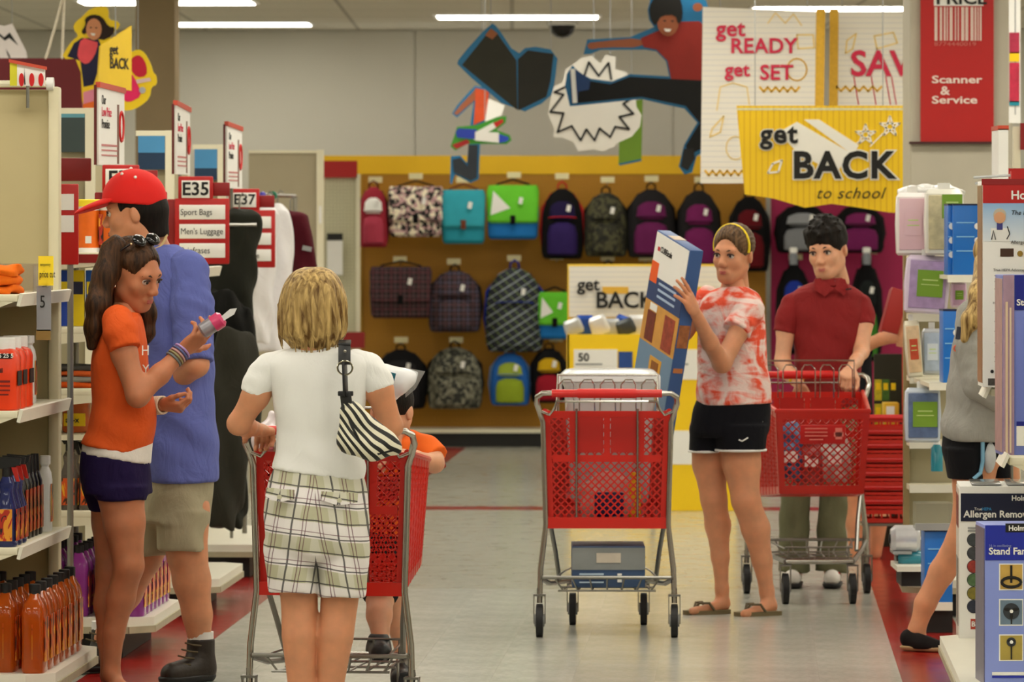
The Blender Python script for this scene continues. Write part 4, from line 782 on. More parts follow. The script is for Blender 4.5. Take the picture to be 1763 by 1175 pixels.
drape('jersey', 'white jersey hanging from the rail beside the E37 sign', [(352, 470, 486), (366, 456, 500), (400, 450, 504), (470, 446, 504), (540, 444, 500), (604, 440, 498)], 27.6, WS_, .007, hang=(478, 0))
drape('jersey', 'white jersey pressed against the first one on the rail', [(354, 452, 468), (368, 440, 480), (420, 434, 478), (520, 430, 470), (590, 430, 466)], 27.3, WS_, .007, hang=(460, 0))
mj = drape('jersey', 'maroon jersey with grey sleeve band hanging beside the partition', [(362, 492, 508), (372, 488, 530), (400, 494, 538), (440, 500, 543), (478, 506, 547)], 27.9, MAR, .006, hang=(500, 0))
q = P(530, 428, 27.9)-mj.location; obj('sleeve_band', MB().box((q.x, -.11, q.z), (.05, .012, .025), rot=(0, .2, 0)), GREYP, mj, smooth=False)
t = thing('clothes_rail', 'chrome clothes rail holding the white and maroon jerseys', 'rail', (P(480, 0, 27.6).x, 27.6, 0)); z = P(0, 335, 27.6).z
e0, e1 = P(452, 336, 27.2)-t.location, P(508, 338, 28.1)-t.location
obj('bar', MB().tube([e0, e1], .011, 8), CHROME, t); obj('post', MB().tube([(e1.x, e1.y, 0), e1], .014, 8), CHROME, t); obj('end_knob', MB().ell(e0, (.018, .018, .018)), mat((80, 70, 180), .4), t); obj('size_ring', MB().tube([e0.lerp(e1, .3), e0.lerp(e1, .33)], .022, 12), mat((30, 120, 90), .4), t)
t = thing('clothes_rail', 'dark bag rail above the hanging black bags', 'rail', (P(398, 0, 24.6).x, 24.6, 0)); obj('bar', MB().tube([(-.2, 0, 1.69), (.12, 0, 1.69)], .010, 8), STEEL, t); obj('post', MB().tube([(-.19, .1, 0), (-.19, .1, 1.72)], .014, 8), STEEL, t); obj('arm', MB().tube([(-.19, .1, 1.69), (-.19, 0, 1.69)], .01, 8), STEEL, t)
# ---------------------------------------------------------------- yellow school bins
def school_bin(label, x0, x1, d, first):
    t = thing('display_bin', label, 'display bin', (P((x0+x1)/2, 0, d).x, d+.25, 0)); yy = -.25
    part('front_panel', t, x0, 576, x1, 880, d, .015, YEL); part('side_panel', t, x0, 576, x0+3, 880, d, .5, YEL); part('side_panel', t, x1-3, 576, x1, 880, d, .5, YEL); part('back_panel', t, x0, 470, x1, 880, d+.48, .015, YEL); part('tray', t, x0+3, 590, x1-3, 594, d+.01, .46, YEL)
    part('header_frame', t, x0, 455, x1, 548, d+.44, .012, mat((238, 200, 70), .5)); part('header_card', t, x0+3, 459, x1-2, 546, d+.43, .008, RULED)
    q = d+.424; put(t, 'get', x0+17, 500, 22, q, INK, bold=.008, dy=.168); put(t, 'BACK', x0+48, 530, 28, q, INK, bold=.008, dy=.168)
    part('gold_streak_print', t, x0+60, 494, x0+105, 506, d+.427, .003, GOLD)
    part('price_card', t, x0+11, 602, x0+86, 654, d-.006, .006, PAPER); part('photo_card', t, x0+88, 606, x0+112, 634, d-.006, .006, mat((30, 70, 140), .5, var=.3, vs=20)); put(t, '50', x0+18, 622, 14, d-.006, INK, bold=.005, dy=-.26)
    part('small_print', t, x0+14, 626, x0+60, 629, d-.009, .003, GREYP); part('lower_card', t, x0+30, 742, x0+105, 800, d-.006, .006, PAPER)
    return t
school_bin('yellow school bin with get BACK header behind the middle cart', 977, 1123, 30.9, True); school_bin('yellow school bin behind the woman in tie-dye', 1125, 1271, 30.9, False)
for k in range(9):
    x = 992+k*15 if k < 9 else 0
    t = thing('supply_packet', ('silver', 'blue', 'grey', 'white')[k % 4]+' school supply packet lying in the yellow bin, number %s from its end' % ('one two three four five six seven eight nine'.split()[k]), 'packet', P(x, 576, 31.1+.02*(k % 3)))
    obj('pouch', MB().loft([(0, 0, 0, .05, .02), (.02, 0, 0, .06, .03), (.075+.02*(k % 2), 0, 0, .055, .028), (.095+.02*(k % 2), 0, 0, .045, .008)], 14, 4).xf(Matrix.Rotation(.35*((k % 3)-1), 4, 'Y')), mat(((190, 194, 196), (40, 80, 170), (70, 76, 80), (225, 226, 228))[k % 4], .25, metal=.3, var=.3), t)
    obj('seal', MB().box((0, -.02, .06), (.05, .004, .012)), (ORANGE, PAPER)[k % 2], t, smooth=False)
# ---------------------------------------------------------------- right side: packets, fan boxes
R2 = gondola('cream end rack of boxed and hanging packets beside the red polo', .64, 22.55, 23.5, 1, (), 1.9, depth=.4, back=False, post=False)
d = 22.75; L2 = R2.location
def rp(nm, t, x0, y0, x1, y1, d, th, m, **k): return part(nm, t, x0, y0, x1, y1, d, th, m, **k)
t = thing('packet_rack', 'beige panel rack with ledges facing the camera behind the fan boxes', 'rack', (P(1595, 0, 22.9).x, 22.9, 0))
part('panel', t, 1560, 330, 1645, 986, 22.95, .03, mat((176, 168, 138), .6)); part('upright', t, 1556, 330, 1566, 986, 22.9, .05, mat((150, 130, 90), .6))
for y in (440, 541, 648, 760, 836, 930):
    sh = part('shelf', t, 1566, y, 1660, y+9, 22.72, .22, CREAM); part('price_rail', t, 1566, y-1, 1660, y+13, 22.70, .012, OFFW, par=sh)
for (xa, xb, y, da) in ((1632, 1692, 474.5, 21.85), (1600, 1660, 660.5, 21.85)):
    sh = part('shelf', t, xa, y, xb, y+7, da, .95, CREAM); part('price_rail', t, xa, y-1, xb, y+12, da-.012, .012, OFFW, par=sh)
def packet(x0, y0, x1, y1, d, label, shell, card, lab=LIME, tilt=0, sq=None):
    a, b = P(x0, y0, d), P(x1, y1, d); w, h = b.x-a.x, a.z-b.z; t = thing('hanging_packet', label, 'packet', ((a.x+b.x)/2, d, b.z)); t.rotation_euler = (0, tilt, 0)
    obj('plastic_shell', MB().loft([(0, 0, 0, w*.42, .02), (.01, 0, 0, w*.47, .045), (h*.5, 0, 0, w*.5, .05), (h*.93, 0, 0, w*.47, .04), (h, 0, 0, w*.4, .015)], 24, 5), shell, t)
    obj('card', MB().box((0, -.046, h*.5), (w*.8, .012, h*.82), ch=.004), card, t)
    x, z, ww, hh = sq or (.0, .5, .5, .36); obj('label', MB().box((w*x, -.0535, h*z), (w*ww, .004, h*hh)), lab, t, smooth=False); obj('label_print', MB().box((w*x, -.0562, h*(z+.06)), (w*ww*.6, .002, h*.02)).box((w*x, -.0562, h*(z-.02)), (w*ww*.7, .002, h*.015)), mat((200, 222, 140), .6), t, smooth=False)
    obj('hang_tab', MB().box((0, -.0, h+.012), (w*.3, .003, .03)), PAPER, t, smooth=False); return t
mott = lambda a, v=.5, s=26: mat(a, .3, var=v, vs=s)
packet(1541, 332, 1600, 440, 22.4, 'pink and white packet with a green ring beside the yellow sign', mat((232, 226, 224), .2), mat((226, 190, 200), .4), mat((226, 190, 200), .4))
packet(1590, 326, 1660, 440, 22.3, 'clear packet with green label and gold bottles at the top of the rack', mat((222, 220, 210), .15), mott((200, 190, 150)), LIME, 0, (.18, .74, .5, .36))
t = thing('crumpled_wrap', 'white plastic wrap bunched on top of the rack', 'wrap', P(1600, 336, 22.5)); s_ = SDF((-.2, -.12, -.04), (.2, .12, .08), .008); s_.loft([(-.01, 0, 0, .14, .07), (.02, 0, 0, .15, .08), (.04, 0, 0, .08, .04)]).add(wob(.012, 40, 50, 60)); fobj('plastic', s_.to(MB()), mat((228, 228, 226), .2, coat=.5), t)
packet(1553, 440, 1632, 540, 22.35, 'lavender packet with square green label and purple beads', mat((214, 200, 222), .2), mott((172, 146, 190), .35), LIME, .06, (.05, .52, .56, .46))
packet(1562, 552, 1590, 650, 22.4, 'slim cream packet with red prints under the lavender one', mat((226, 220, 196), .25), mott((220, 190, 150), .4), mott((200, 80, 50), .4), -.08)
packet(1586, 566, 1622, 646, 22.45, 'clear packet with pale blue bottle on the third ledge', mat((200, 206, 212), .15), mott((170, 184, 204), .3), mat((214, 222, 230), .3))
packet(1556, 668, 1620, 762, 22.35, 'blue and dark packet with square green label on the fourth ledge', mat((196, 206, 220), .2), mott((90, 110, 150), .6), LIME, 0, (.05, .52, .66, .46))
packet(1636, 486, 1664, 530, 22.5, 'small pink packet with green corner under the blue box', mat((214, 190, 214), .2), mott((210, 170, 200), .3), LIME)
t = thing('tube_bottle', 'teal bottle standing on a ledge beside the grey sweatshirt', 'bottle', P(1613, 812, 22.5)); obj('body', MB().loft([(0, 0, 0, .026, .02), (.1, 0, 0, .026, .02), (.118, 0, 0, .012, .012)], 16), mat((40, 140, 160), .2, coat=.4), t); obj('cap', MB().loft([(.116, 0, 0, .014, .014), (.13, 0, 0, .014, .014)], 12), WHITE, t)
def bluebox(x0, y0, x1, y1, d, label, dep=.2):
    t = thing('blue_box', label, 'box', P((x0+x1)/2, y1, d)); part('carton', t, x0, y0, x1, y1, d, dep, BLUEB, ch=.003); part('dark_top', t, x0-.5, y0-1, x1+.5, y0+2, d-.001, dep, NAVY)
    w = x1-x0; h = y1-y0
    for q in (.25, .45, .65):
        part('print_line', t, x0+w*.12, y0+h*q, x0+w*.75, y0+h*q+2, d-.003, .003, mat((130, 190, 236), .5)); a = P(x1-w*.14, y0+h*(q+.06), d)-t.location; obj('print_dot', MB().prism([(a.x+.014*math.cos(k*PI/6), a.z+.014*math.sin(k*PI/6)) for k in range(12)], -.004, -.001), PAPER, t, smooth=False)
    return t
t = bluebox(1641, 352, 1690, 474, 21.9, 'bright blue carton on the upper ledge beside the doctor box'); bluebox(1632, 352, 1640, 474, 21.95, 'slim blue carton against the bright blue one')
bluebox(1624, 534, 1650, 660, 21.9, 'blue carton partly hidden by blond hair'); t = bluebox(1592, 914, 1640, 1038, 21.6, 'blue carton standing low behind the bare leg'); part('cream_foot', t, 1586, 1038, 1640, 1052, 21.58, .3, OFFW); part('plinth', t, 1594, 1052, 1640, 1090, 21.62, .24, DARKM); 
t2 = thing('clear_case', 'clear plastic case standing on the low blue carton', 'case', P(1612, 914, 21.6)); part('shell', t2, 1578, 868, 1640, 913, 21.6, .2, mat((190, 190, 180), .1, trans=.7, alpha=.5, ior=1.1, var=0)); part('front_rim', t2, 1576, 902, 1640, 914, 21.58, .02, GREYP)
for k, (x, y, r_, m, lb) in enumerate(((1553, 928, 24, mat((206, 206, 210), .2, metal=.3, var=.3), 'silver wrapped roll low on the rack base'), (1566, 962, 14, mat((40, 130, 150), .2, coat=.4, var=.3), 'teal wrapped roll on the rack base'))):
    d = 22.3; t = thing('wrapped_roll', lb, 'roll', P(x, y+r_, d)); rr_ = r_*d/F; mb = MB(); mb.tube([(-.05, .0, rr_), (-.03, 0, rr_), (.06, 0, rr_), (.075, 0, rr_)], [rr_*.7, rr_, rr_, rr_*.7], 14); obj('roll', mb, m, t); obj('core', MB().tube([(-.056, 0, rr_), (-.05, 0, rr_)], rr_*.35, 12), DARKM, t)
t = thing('roll_stand', 'low dark stand with pale tray under the wrapped rolls', 'stand', (P(1572, 0, 22.3).x, 22.3, 0)); part('tray', t, 1545, 976, 1590, 985, 22.1, .4, OFFW); part('base', t, 1552, 985, 1588, 1010, 22.15, .3, DARKM); part('ledge', t, 1538, 950, 1570, 955, 22.25, .2, GREYP); part('back', t, 1540, 930, 1590, 978, 22.46, .02, GREYP)
# red hand baskets
bm_ = None
for k in range(7):
    d = 25.2; y = 898-k*24; o = P(1545, y, d); t = thing('hand_basket', 'red hand basket, %s of the stack beside the rack' % ('lowest second third fourth fifth sixth topmost'.split()[k]), 'basket', o)
    mb = MB(); w0, w1, dp, hh = .145, .165, .1, .1
    for (sx, sy, dx, dy) in ((0, -1, 1, 0), (0, 1, 1, 0), (-1, 0, 0, 1), (1, 0, 0, 1)):
        L_ = w1 if dx else dp
        for i in range(9):
            f = -1+2*i/8; mb.box((sx*w1+dx*f*L_, sy*dp+dy*f*L_, hh/2), (.009 if dx else .004, .004 if dx else .009, hh))
        for z_ in (.008, hh*.5, hh-.012): mb.box((sx*w1, sy*dp, z_), (2*L_ if dx else .006, .006 if dx else 2*L_, .02))
    mb.box((0, 0, .003), (2*w1, 2*dp, .006)); obj('lattice', mb, CARTRED, t, smooth=False); obj('rim', MB().tube([(-w1-.008, -dp-.008, hh), (w1+.008, -dp-.008, hh), (w1+.008, dp+.008, hh), (-w1-.008, dp+.008, hh)], .009, 6, True), RED, t)
part_st = thing('basket_stand', 'wire stand on casters under the red hand baskets', 'stand', (P(1545, 0, 25.2).x, 25.2, 0)); zt = P(0, 899, 25.2).z
obj('tray', MB().box((0, 0, zt-.008), (.36, .24, .012)), STEEL, part_st, smooth=False)
for a_ in (-1, 1):
    for b_ in (-1, 1): obj('leg', MB().tube([(a_*.15, b_*.1, zt), (a_*.16, b_*.1, .0)], .01, 6), STEEL, part_st)
t = thing('yellow_carton', 'yellow carton beside the top of the red basket stack', 'box', P(1533, 738, 26.9)); part('carton', t, 1522, 694, 1548, 738, 26.9, .15, mat((214, 170, 30), .5), ch=.003); part('label', t, 1526, 700, 1540, 716, 26.897, .004, PAPER)
t = thing('carton_shelf', 'dark shelf of small yellow and black goods beyond the baskets', 'shelf', (P(1540, 0, 27.3).x, 27.3, 0)); part('board', t, 1500, 738, 1600, 746, 26.85, .6, DARKM); part('back', t, 1505, 610, 1600, 945, 27.45, .03, mat((40, 36, 22), .6)); part('post', t, 1554, 520, 1562, 950, 26.85, .04, RED)
for k in range(6):
    x = 1512+(k % 3)*13; y = 690 if k < 3 else 732; q = thing('seed_packet', 'small %s packet in the dark shelf beyond the baskets, %s' % (('yellow', 'green', 'black and yellow')[k % 3], 'upper row' if k < 3 else 'lower row'), 'packet', P(x, y, 27.25)); part('card', q, x-6, y-36, x+6, y, 27.25, .012, mat(((200, 180, 30), (70, 110, 40), (40, 38, 20))[k % 3], .5, var=.7, vs=40)); part('print', q, x-4, y-30, x+4, y-18, 27.247, .004, YEL)
# near right unit with the boxed fans
R1 = gondola('cream shelf unit of boxed fans at the right edge', .685, 17.0, 19.55, 1, (), 1.9, depth=.5)
for (y, x0, d) in ((668, 1670, 19.6), (786, 1722, 18.6)):
    z = P(0, y, d).z; b = obj('shelf', MB().box((P(x0, 0, d).x+.26-R1.location.x, d+.12-R1.location.y, z-.014), (.5, .42, .028), ch=.003), CREAM, R1)
    q = Vector((P(x0, 0, d).x-R1.location.x, d-.1-R1.location.y, z)); pr = MB(); pr.box((q.x-.004, q.y+.2, z-.012), (.012, .42, .05), rot=(0, .45, 0)); obj('price_rail', pr, OFFW, b, smooth=False)
    br = MB().prism([(q.x+.02, z-.028), (q.x+.4, z-.028), (q.x+.4, z-.09), (q.x+.09, z-.06)], q.y+.01, q.y+.02); obj('bracket', br, CREAM, b, smooth=False)
def fbox(name, label, x0, y0, x1, y1, d, dep, m, side, rz=0.0):
    a, b = P(x0, y0, d), P(x1, y1, d); w, h = b.x-a.x, a.z-b.z; t = thing(name, label, 'box', (a.x, d, b.z), rz)
    obj('carton', MB().box((w/2, dep/2, h/2), (w, dep, h), ch=.002), m, t); obj('side_print', MB().box((-.001, dep/2, h/2), (.003, dep*.92, h*.96)), side, t, smooth=False)
    s = d/F
    def pr(nm, px0, py0, px1, py1, mm, th=.003, off=0.0): return obj(nm, MB().box(((px0+px1)/2*s-x0*s, -th/2-off, (y1-(py0+py1)/2)*s), ((px1-px0)*s, th, (py1-py0)*s)), mm, t, smooth=False)
    def tx(st, px, py, hpx, mm, **k): return text(st, hpx*s/.72, mm, t, ((px-x0)*s, k.pop('dy', -.005), (y1-py)*s), **k)
    def disc(nm, px, py, r_, mm, off=0.0):
        return obj(nm, MB().prism([((px-x0)*s+r_*s*math.cos(k*PI/10), (y1-py)*s+r_*s*math.sin(k*PI/10)) for k in range(20)], -.004-off, -.0005-off), mm, t, smooth=False)
    return t, pr, tx, disc
# doctor box
t, pr, tx, disc = fbox('purifier_box', 'tall white purifier box with a red top band and a doctor photo', 1692, 312, 1812, 667, 19.4, .26, PAPER, mott((150, 110, 70), .4, 30), -.02)
pr('red_band', 1692, 318, 1812, 350, SIGNRED); tx('Holmes', 1740, 343, 15, PAPER, bold=.003); pr('red_top_edge', 1690, 308, 1812, 319, DRED)
g = G('sky_print', .5); x, y, z = g.xyz(); g.col(g.mix(g.step(z, .52, .70), lin((232, 236, 238)), lin((120, 170, 216)))); pr('sky_print', 1692, 350, 1812, 416, g.m_, .002)
disc('hair_print', 1721, 370, 11, mat((190, 180, 160), .6)); disc('face_print', 1721, 375, 10, mat((214, 160, 120), .6), .002); pr('neck_print', 1716, 383, 1726, 396, mat((60, 60, 130), .6), .004); pr('coat_print', 1706, 393, 1738, 416, PAPER, .003)
obj('stethoscope_print', MB().tube([((1707-1692)*19.4/F, -.005, (667-413)*19.4/F), ((1710-1692)*19.4/F, -.005, (667-397)*19.4/F), ((1714-1692)*19.4/F, -.005, (667-413)*19.4/F)], .002, 5).tube([((1734-1692)*19.4/F, -.005, (667-390)*19.4/F), ((1738-1692)*19.4/F, -.005, (667-403)*19.4/F), ((1733-1692)*19.4/F, -.005, (667-412)*19.4/F)], .002, 5), INK, t)
tx('The Doctor', 1740, 370, 8, INK, shear=.2); tx('Allergen', 1740, 420, 6, INK); pr('filter_print', 1722, 428, 1745, 442, mat((70, 44, 26), .6, var=.3)); disc('pill_print', 1756, 437, 5, mat((150, 120, 40), .5)); tx('True HEPA Advantages', 1710, 467, 4.5, INK); tx('How It Works', 1709, 524, 4.5, INK)
for k, y in enumerate((474, 479, 484, 492, 497, 505, 535, 540, 553, 558, 570, 575, 590, 610, 614, 618, 622, 626)): pr('text_line', 1712+(k % 2)*2, y, 1726 if k > 5 and k < 13 else 1730, y+1.6, mat((150, 150, 150), .7), .002)
pr('barcode', 1701, 652, 1717, 664, mat((70, 66, 60), .7, var=.9, vs=300), .002); disc('recycle_mark', 1708, 640, 3, INK)
# purple stand fan box
t, pr, tx, disc = fbox('fan_box', 'tall lavender blue stand fan box on the middle shelf at the right edge', 1727, 474, 1830, 786, 18.7, .3, mat((110, 124, 200), .35, var=.05), mott((180, 150, 150), .4, 20), .0)
pr('see_through_side', 1727, 474, 1746, 786, mat((168, 140, 160), .2, var=.35, vs=12), .004); pr('dark_blue_top', 1747, 474, 1830, 534, mat((20, 30, 130), .4)); tx('Stand Fan', 1750, 526, 11, PAPER, bold=.003); pr('blower_print', 1731, 520, 1735, 780, mat((214, 190, 160), .4), .003, .004); pr('pole_print', 1738, 530, 1741, 780, mat((216, 196, 170), .4), .003, .004); pr('spec_table', 1750, 726, 1800, 768, PAPER); pr('table_band', 1750, 726, 1800, 734, mat((20, 30, 130), .4), .004)
# allergen remover box
t, pr, tx, disc = fbox('purifier_box', 'white allergen remover box with navy band and six round pictures', 1652, 838, 1812, 1116, 19.3, .42, PAPER, mat((214, 208, 198), .3, var=.3, vs=14), -.06)
pr('navy_band', 1654, 850, 1812, 898, mat((16, 22, 52), .4)); tx('Holmes', 1741, 862, 9, PAPER, bold=.002); tx('True', 1677, 879, 5, PAPER); tx('HEPA', 1690, 879, 5, SKYB, bold=.002); tx('Allergen Remover', 1659, 891, 12, PAPER, bold=.0015)
pr('text_line', 1666, 908, 1690, 911, GREYP); pr('text_line', 1666, 913, 1690, 916, GREYP)
for k, c_ in enumerate(((60, 66, 70), (60, 62, 66), (150, 50, 40), (80, 110, 70), (130, 120, 40), (40, 44, 60))):
    y = 930+k*23; disc('round_picture', 1676, y, 10.5, mat(c_, .4, var=.8, vs=60)); disc('picture_rim', 1676, y, 11.5, mat((40, 40, 44), .4), -.0012)
pr('red_badge', 1671, 1066, 1691, 1084, mat((176, 60, 40), .4)); tx('B&C', 1672, 1079, 9, PAPER, bold=.003); pr('white_badge_rim', 1670, 1065, 1692, 1085, PAPER, .0015); pr('text_line', 1662, 1102, 1690, 1106, mat((190, 190, 188), .7), .002)
s3 = 19.3/F; obj('red_corner_print', MB().box((-.003, .2, .5), (.002, .3, .12)), mat((120, 30, 26), .4), t, smooth=False)
obj('hatch_print', MB().box((-.003, .2, .2), (.002, .25, .25)), mat((110, 106, 100), .4, var=.9, vs=70), t, smooth=False)
for k in range(2): obj('top_tape', MB().box((.1+.13*k, .21, .602), (.11, .36, .006), ch=.002), mat((150, 152, 150), .15, var=.5, vs=8, coat=.5), t)
# near stand fan box
t, pr, tx, disc = fbox('fan_box', 'blue stand fan box with three photos standing nearest at the right edge', 1696, 905, 1830, 1196, 17.35, .26, mat((134, 150, 220), .35, var=.05), mat((90, 84, 110), .3, var=.4, vs=14), .03)
pr('royal_blue_band', 1696, 905, 1830, 965, mat((30, 44, 160), .4)); pr('black_plate', 1731, 902, 1830, 917, INK, .004); tx('Holmes', 1736, 914, 9, PAPER, bold=.002); tx('Stand Fan', 1702, 955, 12, PAPER, bold=.003); tx('16 in oscillating', 1702, 942, 4.5, mat((150, 160, 220), .5))
for k, (y0, bg) in enumerate(((972, (196, 160, 80)), (1033, (110, 130, 150)), (1094, (170, 150, 70)))):
    pr('photo_rim', 1720, y0-1, 1762, y0+45, PAPER, .002); pr('photo', 1722, y0+1, 1760, y0+43, mat(bg, .4, var=.35, vs=14)); cx_ = 1741
    if k == 0: pr('fan_pole_print', 1739, y0+2, 1743, y0+32, INK, .002, .003); obj('fan_base_print', MB().tube([((cx_-1696)*17.35/F+.032*math.cos(q*PI/8), -.006, (1196-y0-31)*17.35/F+.016*math.sin(q*PI/8)) for q in range(16)], .005, 6, True), INK, t)
    else:
        r_ = 14 if k == 1 else 8; yc = y0+(20 if k == 1 else 12); disc('fan_cage_print', cx_, yc, r_, mat((50, 54, 60), .4), .003); disc('fan_hub_print', cx_, yc, 3, PAPER, .006)
        obj('fan_blade_print', MB().ell(((cx_-1696)*17.35/F, -.0085, (1196-yc-r_*.55)*17.35/F), (r_*.2*17.35/F, .001, r_*.4*17.35/F)).ell(((cx_+r_*.5-1696)*17.35/F, -.0085, (1196-yc+r_*.25)*17.35/F), (r_*.4*17.35/F, .001, r_*.2*17.35/F)).ell(((cx_-r_*.5-1696)*17.35/F, -.0085, (1196-yc+r_*.25)*17.35/F), (r_*.4*17.35/F, .001, r_*.2*17.35/F)), INK, t)
        pr('fan_pole_print', 1740, yc+r_, 1742.5, y0+42, INK, .002, .003)
pr('white_strip', 1708, 1158, 1830, 1164, PAPER); pr('blue_rule', 1708, 1163, 1830, 1168, mat((30, 44, 160), .4))
t = thing('clear_hooks', 'clear plastic peg hooks above the doctor box', 'hook', P(1705, 322, 20.5)); obj('hook', MB().tube([P(1676, 306, 20.5)-t.location, P(1742, 302, 20.5)-t.location], .006, 6), mat((220, 224, 226), .1, trans=.5, var=0), t); obj('hook', MB().tube([P(1680, 316, 20.4)-t.location, P(1742, 312, 20.5)-t.location], .006, 6), mat((220, 224, 226), .1, trans=.5, var=0), t); obj('backplate', MB().box(P(1742, 308, 20.5)-t.location, (.01, .06, .06)), SIGNRED, t); obj('stem', MB().tube([P(1742, 308, 20.52)-t.location, P(1742, 1125, 20.52)-t.location], .006, 6), STEEL, t)
# ---------------------------------------------------------------- shopping carts
def lattice(mb, q, w, h, sp, bar, th):             # diagonal bars on a quad q = (bl, br, tr, tl), clipped to it
    bl, br, tr, tl = [Vector(p) for p in q]
    def at(x, y): u, v = x/w, y/h; return bl*(1-u)*(1-v)+br*u*(1-v)+tr*u*v+tl*(1-u)*v
    n = (br-bl).cross(tl-bl).normalized()
    for sgn in (1, -1):
        k = -h if sgn > 0 else 0
        lim = w if sgn > 0 else w+h
        while k < lim:
            k += sp; pts = []
            # line x = k + sgn*y
            y0, y1 = 0, h
            if sgn > 0: ya, yb = max(0, -k), min(h, w-k)
            else: ya, yb = max(0, k-w), min(h, k)
            if yb-ya < .004: continue
            a, b = at(k+sgn*ya, ya), at(k+sgn*yb, yb); v = b-a; x = v.normalized(); y = n.cross(x); R = Matrix((x, y, n)).transposed()
            mb.box((a+b)/2, (v.length, bar, th), rot=R)
def slab(mb, q, th):
    p = [Vector(a) for a in q]; n = (p[1]-p[0]).cross(p[3]-p[0]).normalized()*th/2
    mb.add([a-n for a in p]+[a+n for a in p], [(3, 2, 1, 0), (4, 5, 6, 7), (0, 1, 5, 4), (1, 2, 6, 5), (2, 3, 7, 6), (3, 0, 4, 7)])
def frame_panel(mb, q, sp=.036, bw=.03, th=.007, bar=.006, mid=0):
    bl, br, tr, tl = [Vector(p) for p in q]; w = ((br-bl).length+(tr-tl).length)/2; h = ((tl-bl).length+(tr-br).length)/2
    def at(u, v): return bl*(1-u)*(1-v)+br*u*(1-v)+tr*u*v+tl*(1-u)*v
    a, b = bw/w, bw/h
    for u0, v0, u1, v1 in ((0, 0, 1, b), (0, 1-b, 1, 1), (0, b, a*.7, 1-b), (1-a*.7, b, 1, 1-b)): slab(mb, (at(u0, v0), at(u1, v0), at(u1, v1), at(u0, v1)), th)
    lattice(mb, (at(a*.7, b), at(1-a*.7, b), at(1-a*.7, 1-b), at(a*.7, 1-b)), w-1.4*bw, h-2*bw, sp, bar, th*.8)
    return at
def make_cart():
    t = thing('shopping_cart', 'x', 'shopping cart')
    RT, RBt = (.255, .03, .925), (.238, .03, .45); FT, FB = (.205, .86, .865), (.185, .80, .50)
    mx = lambda p: (-p[0], p[1], p[2])
    for s in (1, -1):
        m_ = (lambda p: p) if s > 0 else mx
        mb = MB(); frame_panel(mb, (m_(RBt), m_(FB), m_(FT), m_(RT)), .038, .035, .008)
        for k in range(1, 8):                      # upright ribs of the side
            u = k/8; a = Vector(m_(RBt)).lerp(Vector(m_(FB)), u); b = Vector(m_(RT)).lerp(Vector(m_(FT)), u); mb.tube([a, b], .006, 4)
        obj('side_panel', mb, CARTRED, t, smooth=False)
    mb = MB(); at = frame_panel(mb, (mx(RBt), RBt, RT, mx(RT)), .032, .03, .008)
    for u in (.22, .5, .78): slab(mb, (at(u-.025, .6), at(u+.025, .6), at(u+.025, .97), at(u-.025, .97)), .009)
    slab(mb, (at(.05, .56), at(.95, .56), at(.95, .62), at(.05, .62)), .010)
    gate = obj('rear_gate', mb, CARTRED, t, smooth=False)
    for u in (.25, .53):                           # two smooth backrest panels in the gate
        p = MB(); slab(p, (at(u, .64), at(u+.22, .64), at(u+.22, .95), at(u, .95)), .014); obj('backrest_panel', p, mat((176, 26, 18), .35), gate, smooth=False)
    mb = MB(); slab(mb, ((-.245, .01, .445), (.245, .01, .445), (.245, .01, .49), (-.245, .01, .49)), .03); obj('bottom_rail', mb, CARTRED, t, smooth=False)
    mb = MB(); at = frame_panel(mb, (mx(FB), FB, FT, mx(FT)), .036, .035, .008); obj('front_panel', mb, CARTRED, t, smooth=False)
    c = at(.5, .72); pl = obj('notice_plate', MB().box((c.x, c.y+.012, c.z), (.2, .01, .085), rot=(math.atan2(.06, .365)*-1, 0, 0), ch=.003), RED, t)
    PKL = mat((226, 120, 110), .5)
    for k in range(4): obj('notice_line', MB().box((.03-.0*k, c.y+.022+.002*k, c.z+.026-.016*k), (-.1+.2 if k < 3 else .06, .003, .005)), PKL, pl, smooth=False)
    obj('notice_pictogram', MB().box((-.07, c.y+.023, c.z+.004), (.03, .003, .05)).box((-.07, c.y+.023, c.z), (.042, .003, .02)), PKL, pl, smooth=False)
    mb = MB(); frame_panel(mb, (mx(RBt), RBt, FB, mx(FB)), .05, .03, .008); obj('floor_panel', mb, CARTRED, t, smooth=False)
    obj('rim', MB().tube([mx(RT), mx(FT), FT, RT], .011, 8), CARTRED, t)
    # chrome
    for s in (1, -1):
        obj('frame_post', MB().tube([(s*.225, -.06, 1.0), (s*.262, -.06, 1.0), (s*.284, -.045, .985), (s*.287, -.02, .955), (s*.275, .0, .92), (s*.262, 0, .88), (s*.25, 0, .46), (s*.255, 0, .42), (s*.272, 0, .28), (s*.276, 0, .14)], .0115, 10), CHROME, t)
        obj('handle_loop', MB().tube([(s*.284, -.03, .97), (s*.27, -.01, .925), (s*.235, -.01, .91), (s*.215, -.01, .935), (s*.205, -.01, .965), (s*.17, -.01, .965)], .006, 8), CHROME, t)
        obj('lower_frame', MB().tube([(s*.272, 0, .24), (s*.24, .15, .21), (s*.16, .62, .19), (s*.15, .68, .19)], .011, 8), STEEL, t)
        obj('basket_stay', MB().tube([(s*.235, .12, .46), (s*.215, .2, .34), (s*.2, .3, .215)], .010, 8), STEEL, t)
        obj('gate_rod', MB().tube([(s*.125, .012, .935), (s*.125, .012, .47)], .0055, 6), CHROME, t)
    h = obj('handle', MB().tube([(-.225, -.06, 1.0), (.225, -.06, 1.0)], .0165, 12), mat((206, 28, 24), .3, coat=.3), t); obj('grip', MB().tube([(-.12, -.06, 1.0), (.12, -.06, 1.0)], .0195, 12), mat((206, 28, 24), .4), h)
    mb = MB()                                      # child seat wires
